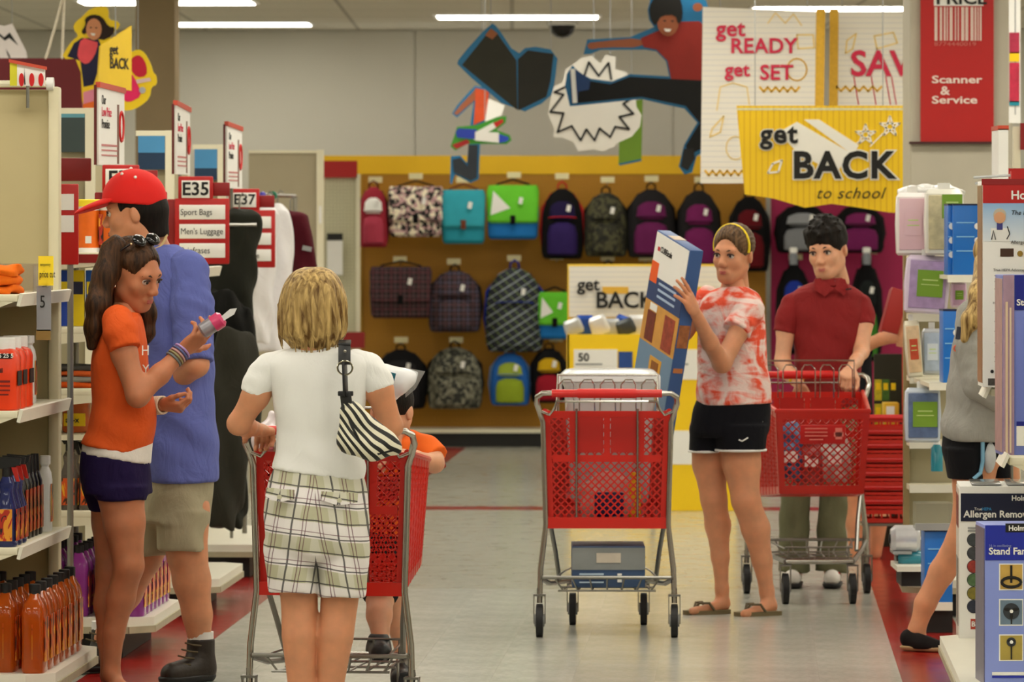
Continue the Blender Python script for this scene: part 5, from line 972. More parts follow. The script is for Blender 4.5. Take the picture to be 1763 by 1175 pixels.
    for k in range(5):
        x = -.17+k*.085; mb.tube([(x-.03, .1, .9), (x-.028, .12, 1.03), (x-.01, .12, 1.05), (x+.02, .12, 1.05), (x+.032, .12, 1.03), (x+.034, .1, .9)], .0033, 5)
    mb.tube([(-.21, .1, .9), (-.205, .13, 1.07), (.205, .13, 1.07), (.21, .1, .9)], .005, 6); obj('seat_wires', mb, CHROME, t)
    obj('seat_bar', MB().tube([(-.17, -.005, .965), (.17, -.005, .965)], .0055, 6), CHROME, t)
    mb = MB()                                      # lower rack
    mb.tube([(-.27, 0, .24), (-.262, -.02, .245), (.262, -.02, .245), (.27, 0, .24)], .0075, 8)
    for k in range(7):
        x = -.18+k*.06; mb.tube([(x*1.2, -.02, .245), (x, 0, .19), (x*.8, .62, .185)], .004, 5)
    for y, w in ((0, .2), (.2, .19), (.42, .17), (.64, .15)): mb.tube([(-w, y, .19), (w, y, .19)], .005, 6)
    for s in (1, -1): mb.tube([(s*.2, 0, .25), (s*.18, .3, .25), (s*.15, .64, .245)], .004, 5)
    for k in range(4): mb.tube([(-.135+k*.09, .64, .19), (-.135+k*.09, .64, .25)], .004, 5)
    mb.tube([(-.15, .64, .25), (.15, .64, .25)], .005, 6); obj('lower_rack', mb, STEEL, t)
    obj('front_bar', MB().tube([(-.15, .68, .19), (.15, .68, .19)], .013, 10), CHROME, t)
    for (x, y) in ((.276, 0), (-.276, 0), (.15, .66), (-.15, .66)):
        cz = .068; w = MB(); w.tube([(x-.015, y, cz), (x-.013, y, cz), (x+.013, y, cz), (x+.015, y, cz)], [.055, .068, .068, .055], 20); wh = obj('wheel', w, RUB, t); obj('hub', MB().tube([(x-.02, y, cz), (x+.02, y, cz)], .026, 12), GREYP, wh)
        f = MB()
        for s in (1, -1): f.box((x+s*.023, y, .115), (.004, .035, .12))
        f.box((x, y, .172), (.05, .05, .008)).tube([(x, y, .17), (x, y, .2)], .011, 8); obj('caster_fork', f, STEEL, t, smooth=False)
    return t
CA = make_cart(); CB_, CC = copy_tree(CA), copy_tree(CA)
def put_cart(o, px, d, rz, lab): o.location = (P(px, 0, d).x, d, 0); o.rotation_euler = (0, 0, rz); o['label'] = lab
put_cart(CA, 569, 17.5, math.radians(-7.5), 'red shopping cart pushed by the woman in the white polo shirt'); put_cart(CB_, 1045, 21.4, math.radians(-1.5), 'red shopping cart standing alone mid aisle with white tub inside'); put_cart(CC, 1389, 23.95, PI+math.radians(1.5), 'red shopping cart facing the camera in front of the boy in red')
# goods in the carts
d = 21.75; t = thing('storage_tub', 'white plastic storage tub standing in the middle cart', 'tub', (P(1050, 0, d).x, d+.1, .53))
obj('tub', MB().loft([(0, 0, 0, .15, .12), (.02, 0, 0, .165, .135), (.48, 0, 0, .19, .16), (.5, 0, 0, .2, .17), (.51, 0, 0, .2, .17)], 28, 6), mat((222, 226, 226), .2, trans=.2, coat=.3), t); obj('lid', MB().loft([(.508, 0, 0, .205, .175), (.535, 0, 0, .205, .175), (.552, 0, 0, .185, .155), (.556, 0, 0, .17, .14)], 28, 6), mat((232, 236, 238), .2, coat=.4), t)
for s in (-1, 1): obj('latch', MB().box((s*.205, 0, .5), (.015, .08, .06), ch=.004), WHITE, t)
t = thing('soft_toy_bag', 'pale pink bag of goods seen through the lattice of the middle cart', 'bag', (P(1048, 0, 21.6).x, 21.52, .48)); s_ = SDF((-.17, -.08, -.02), (.17, .1, .24), .008); s_.loft([(0, 0, 0, .11, .055), (.06, 0, 0, .12, .06), (.14, 0, 0, .1, .05), (.19, 0, 0, .05, .03)]).add(wob(.008, 40, 40, 40)); fobj('bag_body', s_.to(MB()), cloth((226, 190, 180)), t); obj('blue_print', MB().box((.0, -.062, .06), (.12, .02, .1), ch=.01), mat((30, 34, 90), .5), t)
t = thing('bottle', 'small yellow bottle in the middle cart', 'bottle', (P(1092, 0, 21.6).x, 21.5, .48)); jug_parts(t, .05, .05, .19, YEL, YEL, None)
d = 21.42; t = thing('carton', 'blue and grey carton lying on the lower rack of the middle cart', 'box', (P(1048, 0, d).x, d+.02, .2)); obj('box', MB().box((0, .17, .085), (.3, .34, .17), ch=.003), mat((60, 84, 120), .4), t); obj('grey_band', MB().box((0, -.002, .118), (.3, .004, .09)), mat((130, 134, 134), .4, var=.2), t, smooth=False); obj('photo_print', MB().box((0, -.005, .122), (.1, .004, .04)), mat((190, 180, 165), .4, var=.4), t, smooth=False)
obj('text_print', MB().box((-.07, -.005, .055), (.1, .004, .008)).box((-.05, -.005, .038), (.14, .004, .006)).box((-.07, -.005, .022), (.1, .004, .006)), mat((170, 190, 210), .5), t, smooth=False); obj('white_tab', MB().box((.045, -.005, .04), (.018, .004, .036)), PAPER, t, smooth=False)
t = thing('pillow_pack', 'white pillow in clear plastic with a teal label in the near cart', 'pillow', P(668, 700, 17.95)); s_ = SDF((-.2, -.1, -.05), (.2, .1, .22), .007); s_.rc((-.08, 0, .09), (.05, 0, .09), .055, .038, .03); s_.rc((.05, 0, .095), (.105, 0, .115), .036, .006, .03); s_.rc((-.03, 0, .08), (.015, 0, .02), .05, .012, .05); s_.add(wob(.003, 60, 50, 50)); fobj('pillow', s_.to(MB()), mat((232, 233, 236), .3, coat=.6, var=.04), t)
obj('plastic_corner', MB().prism([(.06, .132), (.128, .12), (.095, .06), (.06, .03)], -.008, .008), mat((210, 214, 216), .1, trans=.6, alpha=.6, var=.2, coat=.6), t, smooth=False); obj('label', MB().box((.0, -.076, .1), (.05, .004, .045), rot=(.3, .25, 0)), mat((30, 110, 130), .4, var=.5, vs=60), t, smooth=False)
t = thing('plastic_bag', 'white plastic bag with pink print in the seat of the near cart', 'bag', P(462, 770, 17.7)); s_ = SDF((-.09, -.1, -.06), (.09, .1, .14), .007); s_.el((0, 0, .02), (.055, .06, .065)).rc((0, 0, .05), (.01, 0, .11), .03, .012).add(wob(.006, 60, 50, 50)); fobj('film', s_.to(MB()), mat((226, 216, 220), .25, coat=.4, var=.2), t); obj('print', MB().box((0, -.06, .01), (.05, .01, .03)), mat((200, 120, 130), .5), t, smooth=False)
for k, (x, z, c_) in enumerate(((1360, .55, (60, 90, 130)), (1395, .53, (150, 60, 60)), (1435, .54, (190, 190, 184)))):
    t = thing('grocery_bag', ('blue printed', 'red printed', 'crinkled pale')[k]+' bag of goods inside the cart of the boy in red', 'bag', (P(x, 0, 23.5).x, 23.5, z)); s_ = SDF((-.12, -.12, -.03), (.12, .12, .3), .009); s_.loft([(0, 0, 0, .07, .08), (.1, 0, 0, .08, .09), (.2, 0, 0, .06, .07), (.25, 0, 0, .03, .03)]).add(wob(.01, 40, 40, 40, k)); fobj('film', s_.to(MB()), mat(c_, .3, var=.6, vs=20), t); obj('print', MB().box((0, -.09, .1), (.06, .01, .05)), PAPER, t, smooth=False)
# long flat carton held upright by the woman in tie-dye
C0 = P(1132, 396, 22.42); Wv = Vector((.131, -.31, -.086)); Wl = Wv.length; Wn = Wv.normalized(); Ld = Vector((-.149, .205, -.967)); Ld = (Ld-Wn*Ld.dot(Wn)).normalized(); up_ = -Ld; Nn = up_.cross(Wn)
if Nn.x < 0: Nn = -Nn
LEN = .86; TH = .062
t = thing('shelf_carton', 'long blue flat pack shelf carton held upright by the woman in tie-dye', 'box'); t.matrix_world = Matrix.Translation(C0+Ld*LEN) @ Matrix((Wn, Nn, up_)).transposed().to_4x4()
t.rotation_mode = 'QUATERNION'
def cp(nm, x0, z0, x1, z1, m, y=-.0015, th=.003): return obj(nm, MB().box(((x0+x1)/2*Wl, y, LEN-(z0+z1)/2), ((x1-x0)*Wl, th, z1-z0)), m, t, smooth=False)
obj('carton', MB().box((Wl/2, TH/2, LEN/2), (Wl, TH, LEN), ch=.003), mat((52, 84, 138), .45, var=.06), t)
cp('white_panel', .02, .006, .98, .19, PAPER); cp('navy_band', .0, .19, 1, .3, mat((36, 60, 110), .45)); cp('orange_tab', .02, .13, .22, .22, ORANGE, -.003); cp('photo_band', 0, .3, 1, .48, mat((206, 150, 70), .45, var=.3, vs=14)); cp('pale_blue_panel', 0, .48, 1, .86, mat((110, 140, 170), .45))
cp('shelf_photo', .12, .34, .36, .47, mat((110, 40, 24), .5, var=.6, vs=40), -.003); cp('shelf_photo', .62, .32, .92, .47, mat((150, 60, 40), .5, var=.8, vs=40), -.003); cp('number_card', .16, .305, .36, .335, PAPER, -.003)
cp('bookcase_photo', .38, .52, .72, .74, mat((216, 160, 60), .5), -.003)
for z0, z1 in ((.535, .615), (.635, .715)): cp('bookcase_opening', .45, z0, .65, z1, mat((140, 84, 30), .5, var=.3), -.0045)
cp('red_logo_mark', .12, .062, .18, .08, RED, -.003); text('CUBEicals', .036, INK, t, (.2*Wl, -.004, LEN-.08), bold=.001, sx=.8)
for k in range(3): cp('text_line', .3, .205+.028*k, .82, .215+.028*k, mat((170, 190, 220), .5), -.003)
obj('edge_photo', MB().box((Wl+.0015, TH/2, LEN-.38), (.003, TH*.8, .1)), mat((150, 90, 50), .5, var=.7, vs=40), t, smooth=False); obj('edge_label', MB().box((Wl+.0015, TH/2, LEN-.53), (.003, TH*.7, .02)), mat((180, 110, 60), .5), t, smooth=False); obj('end_tape', MB().box((Wl*.4, TH/2, LEN+.001), (Wl*.2, TH*.9, .002)), mat((190, 170, 150), .5), t, smooth=False)
# ---------------------------------------------------------------- people
def skin(c, n='skin'):
    g = G(n, .5); k = g.noise(18, detail=4); a = lin(c); b = tuple(min(1, x*y) for x, y in zip(a[:3], (1.12, 1.0, .95)))+(1,); e = tuple(x*y for x, y in zip(a[:3], (.9, .86, .84)))+(1,)
    g.col(g.mix(g.step(k, .3, .7), e, b)); g.i(Subsurface_Weight=.12, Subsurface_Scale=.01, Specular_IOR_Level=.35); return g.m_
def hairm(name, dark, light, rough=.42, sc=70):
    g = G(name, rough); x, y, z = g.xyz(); v = g.vec(g.m('MULTIPLY', x, 1.0), g.m('MULTIPLY', y, 1.0), g.m('MULTIPLY', z, .09)); n = g.noise(sc, v, 4, .6)
    g.col(g.mix(g.step(n, .34, .66), lin(dark), lin(light))); g.bump(g.noise(sc*2, v, 3), .6, .004); g.i(Specular_IOR_Level=.18); return g.m_
class Person:
    def __init__(s, label, px, d, skin_m, who='person'):
        s.d = d; s.s = F/d; s.t = thing('person', label, 'person', (P(px, 0, d).x, d, 0)); s.o = Vector(s.t.location); s.body = MB(); s.sk = skin_m
    def L(s, px, py, dy=0.0): return P(px, py, s.d+dy)-s.o
    def r(s, px): return px/s.s
    def box(s, x0, x1, y0, y1, dy0=-.4, dy1=.4, h=.009):
        a, b = s.L(x0, y1), s.L(x1, y0); return SDF((a.x, dy0, a.z), (b.x, dy1, b.z), h)
    def secs(s, rows):                             # (py, x left, x right, depth radius[, dy])
        out = []
        for q in rows:
            dy = q[4] if len(q) > 4 else 0.0; a, b = s.L(q[1], q[0], dy), s.L(q[2], q[0], dy); out.append((a.z, (a.x+b.x)/2, dy, (b.x-a.x)/2, q[3]))
        return out
    def limb(s, S_, pts, k=.02):                   # (px, py, dy, r px)
        S_.chain([s.L(*p[:3]) for p in pts], [s.r(p[3]) for p in pts], k)
    def sleeve(s, mb, pts, m=.0, h=.007, wv=.0018):
        p = [s.L(*q[:3]) for q in pts]; rr = [s.r(q[3])+m for q in pts]; R = max(rr)+.05; lo = [min(q[i] for q in p)-R for i in range(3)]; hi = [max(q[i] for q in p)+R for i in range(3)]
        S_ = SDF(lo, hi, h); S_.chain(p, rr, .02); v = p[-1]-p[-2]; S_.add(wob(wv, 50, 40, 60)); S_.cut(p[-1]+v*.0, v); S_.to(mb)
    def head(s, px, py, yaw, pitch, roll, dy=0.0, sc=1.0, hair=None, brow=(50, 34, 22), lip=(150, 70, 60), fem=True, neck=True):
        R = rotm(math.radians(yaw), math.radians(pitch), math.radians(roll)); T = s.L(px, py, dy); s.hR, s.hT, s.hs = R, T, sc
        S_ = SDF((-.11, -.15, -.17), (.11, .14, .14), .0042)
        S_.el((0, .012, .03), (.073, .092, .084), k=.02).el((0, -.022, -.025), (.061, .068, .085), k=.03).el((0, -.058, -.09), (.024 if fem else .03, .024, .022), k=.04)
        for q in (-1, 1):
            S_.rc((q*.052, .0, -.055), (q*.018, -.06, -.095), .018, .016, .03); S_.el((q*.037, -.058, -.026), (.022, .02, .022), k=.025); S_.el((q*.075, .018, -.008), (.009, .019, .03), R=rotm(q*.35), k=.008)
            S_.el((q*.032, -.098, .004), (.02, .016, .012), k=.018, op='s'); S_.el((q*.011, -.098, -.036), (.0085, .010, .008), k=.008)
        S_.rc((0, -.082, .012), (0, -.104, -.028), .008, .0125, .014); S_.rc((-.036, -.076, .024), (.036, -.076, .024), .010, .010, .022); S_.el((0, -.084, -.066), (.024, .012, .011), k=.012)
        if neck: S_.rc((0, .02, -.06), (0, .04, -.15), .05 if fem else .056, .05 if fem else .06, .03)
        S_.to(s.body, R, T, sc)
        A = lambda v: R @ (Vector(v)*sc)+T
        for q in (-1, 1):
            e = obj('eye', MB().ell(A((q*.032, -.0765, .003)), (.0125*sc,)*3, None, 16, 12), mat((214, 206, 196), .2, var=0), s.t); obj('iris', MB().ell(A((q*.032, -.0865, .002)), (.0062*sc, .0062*sc, .0062*sc), None, 10, 8), mat((40, 26, 18), .15, var=0), e)
            obj('upper_lid', MB().tube([A((q*(.032+.0155*math.cos(w)), -.083-.006*math.sin(w), .0045+.0065*math.sin(w))) for w in np.linspace(.05, PI-.05, 9)], .0034*sc, 6), mat((60, 38, 30), .6), s.t)
            obj('eyebrow', MB().tube([A((q*x, y, z)) for x, y, z in ((.013, -.0895, .021), (.026, -.0885, .0265), (.038, -.083, .0265), (.05, -.073, .021))], [.0022*sc, .0034*sc, .003*sc, .0012*sc], 6), mat(brow, .8), s.t)
        obj('lips', MB().tube([A(p) for p in ((-.026, -.0795, -.067), (-.011, -.0945, -.064), (0, -.0965, -.065), (.011, -.0945, -.064), (.026, -.0795, -.067))], [.0014*sc, .0036*sc, .0036*sc, .0036*sc, .0014*sc], 8).tube([A(p) for p in ((-.024, -.08, -.0685), (-.009, -.0945, -.0715), (.009, -.0945, -.0715), (.024, -.08, -.0685))], [.0014*sc, .0042*sc, .0042*sc, .0014*sc], 8), mat(lip, .45), s.t)
        return A
    def hsdf(s, S_, mb): S_.to(mb, s.hR, s.hT, s.hs)
    def hand(s, wrist, tip, back, curl=(20, 25, 30, 35), thumb=(35, 20), sc=1.0, left=False, spread=4):
        """wrist/tip: local points giving the finger direction, back: direction of the back of the hand"""
        x = (Vector(tip)-Vector(wrist)).normalized(); z = Vector(back); z = (z-x*z.dot(x)).normalized(); y = z.cross(x)
        R = Matrix((x, y, z)).transposed(); T = Vector(wrist); m = -1 if left else 1
        S_ = SDF((-.05, -.1, -.11), (.2, .1, .06), .0034)
        S_.rc((-.045, 0, 0), (.012, 0, 0), .021, .022, .01); S_.el((.048, 0, -.002), (.05, .038, .015), k=.02)
        for i, yy in enumerate((.028, .0095, -.009, -.0265)):
            bx = (.086, .090, .086, .076)[i]; S_.rc((.02, yy*.6, 0), (bx, yy, .001), .012, .0105, .012)
            p = Vector((bx, yy, 0)); a = 0.0; az = math.radians((1.5-i)*spread)
            for sg, (ln, r0) in enumerate(zip(((.042, .025, .02), (.046, .029, .021), (.042, .027, .021), (.033, .021, .018))[i], (.0095, .0086, .0078))):
                a += math.radians(curl[i]*(1, 1.1, .8)[sg]); q = p+Vector((math.cos(a)*math.cos(az), math.cos(a)*math.sin(az), -math.sin(a)))*ln
                S_.rc(p, q, r0, r0*.9, .004); p = q
        p = Vector((.022, .026, -.006)); a = math.radians(thumb[0])
        for sg, (ln, r0) in enumerate(((.040, .0135), (.032, .0105), (.026, .009))):
            aa = a-math.radians(thumb[1]*sg*.5); q = p+Vector((math.cos(aa)*.9, math.sin(aa), -.25-.1*sg)).normalized()*ln; S_.rc(p, q, r0, r0*.86, .008); p = q
        V, Q = S_.mesh(); V = np.asarray(V)*sc
        if m < 0: V = V*np.array((1, -1, 1)); Q = Q[:, ::-1]
        V = V @ np.array(R).T+np.array(T); o = len(s.body.v); s.body.v += list(map(tuple, V.tolist())); s.body.f += list(map(tuple, (Q+o).tolist()))
    def done(s): o = fobj('body', s.body, s.sk, s.t); return o
SK_TAN = skin((206, 148, 112), 'skin_tan'); SK_FAIR = skin((212, 162, 130), 'skin_fair'); SK_DEEP = skin((184, 124, 90), 'skin_bronze')
# ===== woman in the white polo, seen from behind
p = Person('woman seen from behind in white polo and plaid shorts pushing a cart', 545, 17.1, SK_TAN)
B = p.box(380, 705, 560, 1285, -.3, .55, .009)
B.loft(p.secs([(600, 515, 582, .05), (620, 470, 628, .075), (660, 475, 628, .095), (720, 482, 618, .09), (770, 482, 616, .09), (830, 472, 622, .105), (900, 468, 622, .11), (960, 470, 624, .1)]))
p.limb(B, [(468, 636, .0, 20), (440, 682, 0, 23), (411, 730, .03, 19), (424, 735, .12, 17), (447, 741, .26, 12)]); p.limb(B, [(630, 636, 0, 20), (652, 670, 0, 24), (674, 735, .04, 19), (664, 740, .14, 17), (640, 745, .27, 12)])
p.limb(B, [(510, 930, 0, 42), (515, 1040, .0, 31), (516, 1095, -.01, 31), (520, 1175, .0, 25), (522, 1240, .01, 16), (522, 1262, .06, 15), (520, 1266, .17, 13)], .004); p.limb(B, [(592, 930, 0, 42), (584, 1040, .0, 32), (578, 1095, -.01, 31), (569, 1175, .0, 24), (563, 1240, .01, 16), (563, 1262, .06, 15), (566, 1266, .17, 13)], .004)
B.to(p.body)
p.head(540, 528, 172, 4, 0, .03, 1.0); p.hand(p.L(447, 741, .26), p.L(462, 743, .4), (0, -.3, 1), (55, 60, 60, 60), left=False); p.hand(p.L(640, 745, .27), p.L(630, 745, .4), (0, -.3, 1), (55, 60, 60, 60), left=True); p.done()
mb = MB(); B = p.box(430, 665, 580, 850, -.22, .24, .007)
B.loft(p.secs([(592, 520, 578, .05, .015), (600, 500, 596, .07, .01), (612, 470, 628, .09), (630, 457, 640, .105), (660, 464, 636, .118), (700, 470, 629, .118), (750, 477, 621, .11), (790, 472, 627, .122), (830, 467, 631, .132)]), e=2.3)
B.add(lambda X, Y, Z: .0048*np.sin(58*Z+9*X+2*np.sin(14*X))*np.clip((1.04-Z)*6, 0, 1)+.0018*np.sin(60*X+20*Z)); a = p.L(466, 806); b = p.L(630, 828); B.cut(a, (-(a.z-b.z)*-1*-1, 0, -(b.x-a.x))); B.to(mb)
p.sleeve(mb, [(488, 622, 0, 22), (462, 636, 0, 25), (449, 655, 0, 26), (437, 681, 0, 26)], 0); p.sleeve(mb, [(612, 622, 0, 22), (636, 636, 0, 25), (646, 652, 0, 26), (654, 672, 0, 27)], 0)
fobj('polo_shirt', mb, mat((236, 236, 234), .85, var=.03, bump=.25, bs=300, fold=.5), p.t)
g = G('shorts_plaid', .85); x, y, z = g.xyz(); nz = g.m('MULTIPLY', g.m('SUBTRACT', g.noise(5), .5), .02); xx = g.m('ADD', g.m('ADD', x, nz), g.m('MULTIPLY', g.m('MULTIPLY', z, .16), g.m('SIGN', x))); zz = g.m('ADD', g.m('ADD', z, nz), g.m('MULTIPLY', x, .12))
k = g.mix(g.line(zz, .104, .02, .05), lin((232, 226, 226)), lin((190, 188, 160))); k = g.mix(g.m('MULTIPLY', g.line(xx, .094, 0, .048), .35), k, lin((238, 234, 232)))
k = g.mix(g.m('MULTIPLY', g.m('MAXIMUM', g.line(xx, .094, .035, .0035), g.line(xx, .094, .046, .003)), .75), k, lin((100, 44, 66))); k = g.mix(g.m('MULTIPLY', g.m('MAXIMUM', g.line(xx, .094, .0, .006), g.line(zz, .052, .0, .0042)), .86), k, lin((44, 42, 48))); k = g.mix(g.m('MULTIPLY', g.line(zz, .104, .066, .003), .7), k, lin((110, 60, 80)))
g.col(k); g.bump(g.noise(300), .2, .002); PLAID = g.m_
mb = MB(); B = p.box(435, 655, 790, 1045, -.25, .25, .008)
B.loft(p.secs([(802, 472, 620, .108), (830, 462, 629, .125, -.01), (870, 454, 636, .148, -.02), (910, 455, 637, .15, -.02), (950, 458, 636, .135, -.01), (965, 470, 626, .1)]), e=2.2)
B.loft(p.secs([(930, 455, 545, .13), (960, 456, 547, .125), (1019, 463, 549, .11)]), k=.012, e=2.2); B.loft(p.secs([(930, 546, 637, .13), (960, 546, 636, .125), (1027, 549, 629, .11)]), k=.012, e=2.2)
B.add(lambda X, Y, Z: .003*np.sin(40*X+30*Z)*np.sin(22*Z)); B.rc(p.L(543, 840, -.19), p.L(545, 960, -.17), .012, .02, .03, op='s'); B.to(mb); sh_ = fobj('plaid_shorts', mb, PLAID, p.t)
for (x0, x1, y0, y1, tl) in ((457, 507, 842, 864, .06), (552, 616, 848, 870, .06)):
    a, b = p.L(x0, y0, -.165), p.L(x1, y1, -.165); c = (a+b)/2; w = b.x-a.x; h = a.z-b.z; sg = 1 if x0 > 540 else -1
    pf = obj('pocket_flap', MB().prism([(-w/2, h/2), (w/2, h/2), (w/2, -h*.2), (w*.1, -h/2), (-w*.1, -h/2), (-w/2, -h*.2)], -.004, .004), PLAID, p.t, loc=c+Vector((0, -.002, 0)), rot=(-.1, .07, sg*.2), smooth=False); obj('button', MB().tube([(0, -.008, -h*.15), (0, -.004, -h*.15)], .008, 10), mat((190, 186, 160), .4), pf)
BLOND = hairm('blond_streaked_hair', (92, 64, 28), (206, 174, 112), .45, 60)
mb = MB(); B = p.box(465, 610, 448, 625, -.16, .2, .0048)
B.loft(p.secs([(460, 524, 556, .03, .03), (464, 512, 568, .06, .03), (476, 497, 582, .09, .03), (498, 486, 592, .112, .025), (525, 480, 597, .118, .02), (552, 478, 598, .115, .015), (574, 480, 594, .1, .005), (590, 494, 584, .08, .0), (604, 508, 572, .055, -.005), (617, 526, 556, .03, -.005)]), e=2.1, k=.0)
B.add(lambda X, Y, Z: .0035*np.sin(np.arctan2(X+.01, -Y+.03)*30+4*np.sin(9*Z)+2*np.sin(23*Z))*np.clip((1.54-Z)*10, .2, 1)+.003*np.sin(np.arctan2(X+.01, -Y+.03)*11+12*Z)*np.clip((1.5-Z)*12, 0, 1)); B.to(mb); fobj('hair', mb, BLOND, p.t)
mb = MB()                                          # loose locks over the bob
random.seed(3)
for k in range(95):
    w = random.uniform(-1.35, 1.35); rx, ry = .112, .108; x = math.sin(w); pts = []
    ln = random.uniform(.55, 1.0)
    for q in range(7):
        f = q/6*ln; zz_ = 1.535-.305*f+.04*abs(x)*f; ex = min(1, .35+1.6*f) if f < .4 else 1-.25*max(0, f-.75)*2; pts.append((-.013+x*rx*ex+.004*math.sin(9*f+k), .025-math.cos(w)*(ry*ex+.002)-.0, zz_))
    mb.tube(pts, [.002, .0042, .0046, .0046, .0042, .003, .001], 5)
obj('hair_locks', mb, BLOND, p.t)
# her handbag
t = thing('handbag', 'zebra print handbag with black strap hanging from the shoulder of the woman in white', 'handbag', p.o+p.L(632, 795, -.2)); o_ = t.location; LL = lambda x, y, dy=0: P(x, y, 16.9+dy)-o_
g = G('zebra_print', .55); x, y, z = g.xyz(); v = g.vec(g.m('ADD', g.m('MULTIPLY', x, 1.25), g.m('MULTIPLY', z, .25)), g.m('MULTIPLY', y, .2), g.m('SUBTRACT', z, g.m('MULTIPLY', x, g.m('MULTIPLY', x, 4.0)))); w_ = g.n('ShaderNodeTexWave'); g.l(v, w_.inputs['Vector']); w_.bands_direction = 'DIAGONAL'; w_.inputs['Scale'].default_value = 15; w_.inputs['Distortion'].default_value = 3.2; w_.inputs['Detail'].default_value = 1.0; w_.inputs['Detail Scale'].default_value = .6
g.col(g.mix(g.step(w_.outputs[1], .47, .53), lin((16, 15, 14)), lin((228, 222, 200)))); ZEB = g.m_
B = SDF((-.16, -.1, -.06), (.17, .1, .22), .006); q = [LL(588, 700), LL(588, 760), LL(605, 785), LL(650, 790), LL(685, 770)]
B.rc(LL(602, 708, 0), LL(603, 758, 0), .032, .038, .03); B.rc(LL(603, 760, 0), LL(642, 772, 0), .038, .04, .03); B.rc(LL(640, 768), LL(680, 772), .04, .024, .03); B.rc(LL(612, 712), LL(668, 756), .026, .026, .03); B.add(lambda X, Y, Z: .35*np.abs(Y)*0+0*X*Z); fobj('pouch', B.to(MB()), ZEB, t)
obj('trim', MB().tube([LL(589, 695, -.02), LL(606, 735, -.038), LL(622, 765, -.04), LL(652, 782, -.036), LL(684, 774, -.02)], .004, 6), BLACK, t); st = [LL(594, 590, .13), LL(594, 588, .06), LL(593, 594, .015), LL(593, 625, -.005), LL(595, 680, -.01), LL(599, 715, -.012)]
sm_ = MB()
for a, b in zip(st[:-1], st[1:]):
    v = b-a; sm_.box((a+b)/2, (.04, .008, v.length+.012), rot=Vector((0, 0, 1)).rotation_difference(v).to_matrix(), ch=.002)
sr = obj('strap', sm_, mat((20, 20, 24), .4), t); obj('ring', MB().tube([LL(594+13*math.cos(k*PI/8), 634+12*math.sin(k*PI/8), -.022) for k in range(16)], .003, 6, True), metalm((220, 214, 190), .15), sr); obj('rivet', MB().ell(LL(594, 605, -.014), (.005, .004, .005)), CHROME, sr); obj('keeper', MB().box(LL(595, 678, -.012), (.05, .016, .016), ch=.003), mat((24, 24, 28), .4), sr)
# ===== girl in orange
p = Person('girl in orange t-shirt holding a pink capped bottle beside the shelves', 205, 18.6, SK_DEEP)
B = p.box(120, 335, 520, 1200, -.36, .36, .009)
B.loft(p.secs([(540, 200, 232, .06), (560, 182, 240, .13), (620, 168, 248, .12), (700, 168, 258, .11), (770, 150, 252, .12), (840, 150, 248, .12)]))
p.limb(B, [(206, 562, -.15, 25), (214, 610, -.17, 22), (237, 682, -.2, 19), (275, 645, -.16, 17), (313, 606, -.12, 12.5)]); p.limb(B, [(205, 562, .13, 24), (215, 640, .17, 21), (222, 700, .16, 18), (250, 702, .1, 15), (277, 698, .04, 12)])
p.limb(B, [(205, 830, -.06, 44), (214, 900, -.07, 35), (222, 975, -.08, 25), (208, 1030, -.05, 24), (196, 1090, -.04, 18), (192, 1160, -.04, 14), (205, 1186, -.07, 13), (240, 1192, -.1, 11)]); p.limb(B, [(192, 830, .08, 42), (193, 900, .08, 34), (190, 985, .06, 25), (186, 1040, .06, 24), (186, 1100, .06, 18), (188, 1165, .06, 14), (200, 1184, .04, 13), (235, 1188, .01, 11)])
B.rc(p.L(226, 500, .0), p.L(210, 552, .01), .046, .05, .03); B.to(p.body)
A = p.head(231, 472, 56, 20, -4, 0, 1.03, lip=(176, 84, 76), brow=(60, 36, 24)); 
p.hand(p.L(313, 606, -.12), p.L(352, 574, -.14), (.25, -.75, -.75), (22, 26, 34, 40), (55, 10), .95, left=True); p.hand(p.L(277, 698, .04), p.L(330, 704, .0), (.1, -.5, -.8), (42, 50, 55, 60), (25, 30), .9, left=False); p.done()
ORT = mat((214, 84, 18), .85, var=.08, bump=.25, bs=260, fold=.6); mb = MB(); B = p.box(120, 290, 525, 800, -.3, .3, .007)
B.loft(p.secs([(538, 196, 240, .07), (550, 184, 246, .13), (572, 170, 250, .16), (615, 158, 254, .16), (660, 158, 259, .15), (705, 157, 267, .145), (735, 150, 270, .145), (765, 140, 262, .15), (792, 136, 257, .155)]), e=2.3)
B.add(lambda X, Y, Z: .003*np.sin(50*Z+26*X)*np.clip((1.1-Z)*5, 0, 1)+.002*np.sin(45*X-25*Z)); a, b = p.L(138, 764), p.L(257, 784); B.cut(a, (-(a.z-b.z), 0, -(b.x-a.x))); B.to(mb); p.sleeve(mb, [(202, 552, -.13, 27), (208, 572, -.16, 29), (216, 602, -.18, 27)]); p.sleeve(mb, [(205, 556, .12, 26), (212, 606, .15, 27)])
fobj('t_shirt', mb, ORT, p.t)
B = p.box(120, 290, 755, 815, -.3, .3, .007); B.loft(p.secs([(750, 145, 264, .140), (806, 135, 259, .157)]), e=2.3); a, b = p.L(138, 779), p.L(257, 799); B.cut(a, (-(a.z-b.z), 0, -(b.x-a.x))); fobj('white_undershirt', B.to(MB()), cloth((226, 222, 214)), p.t)
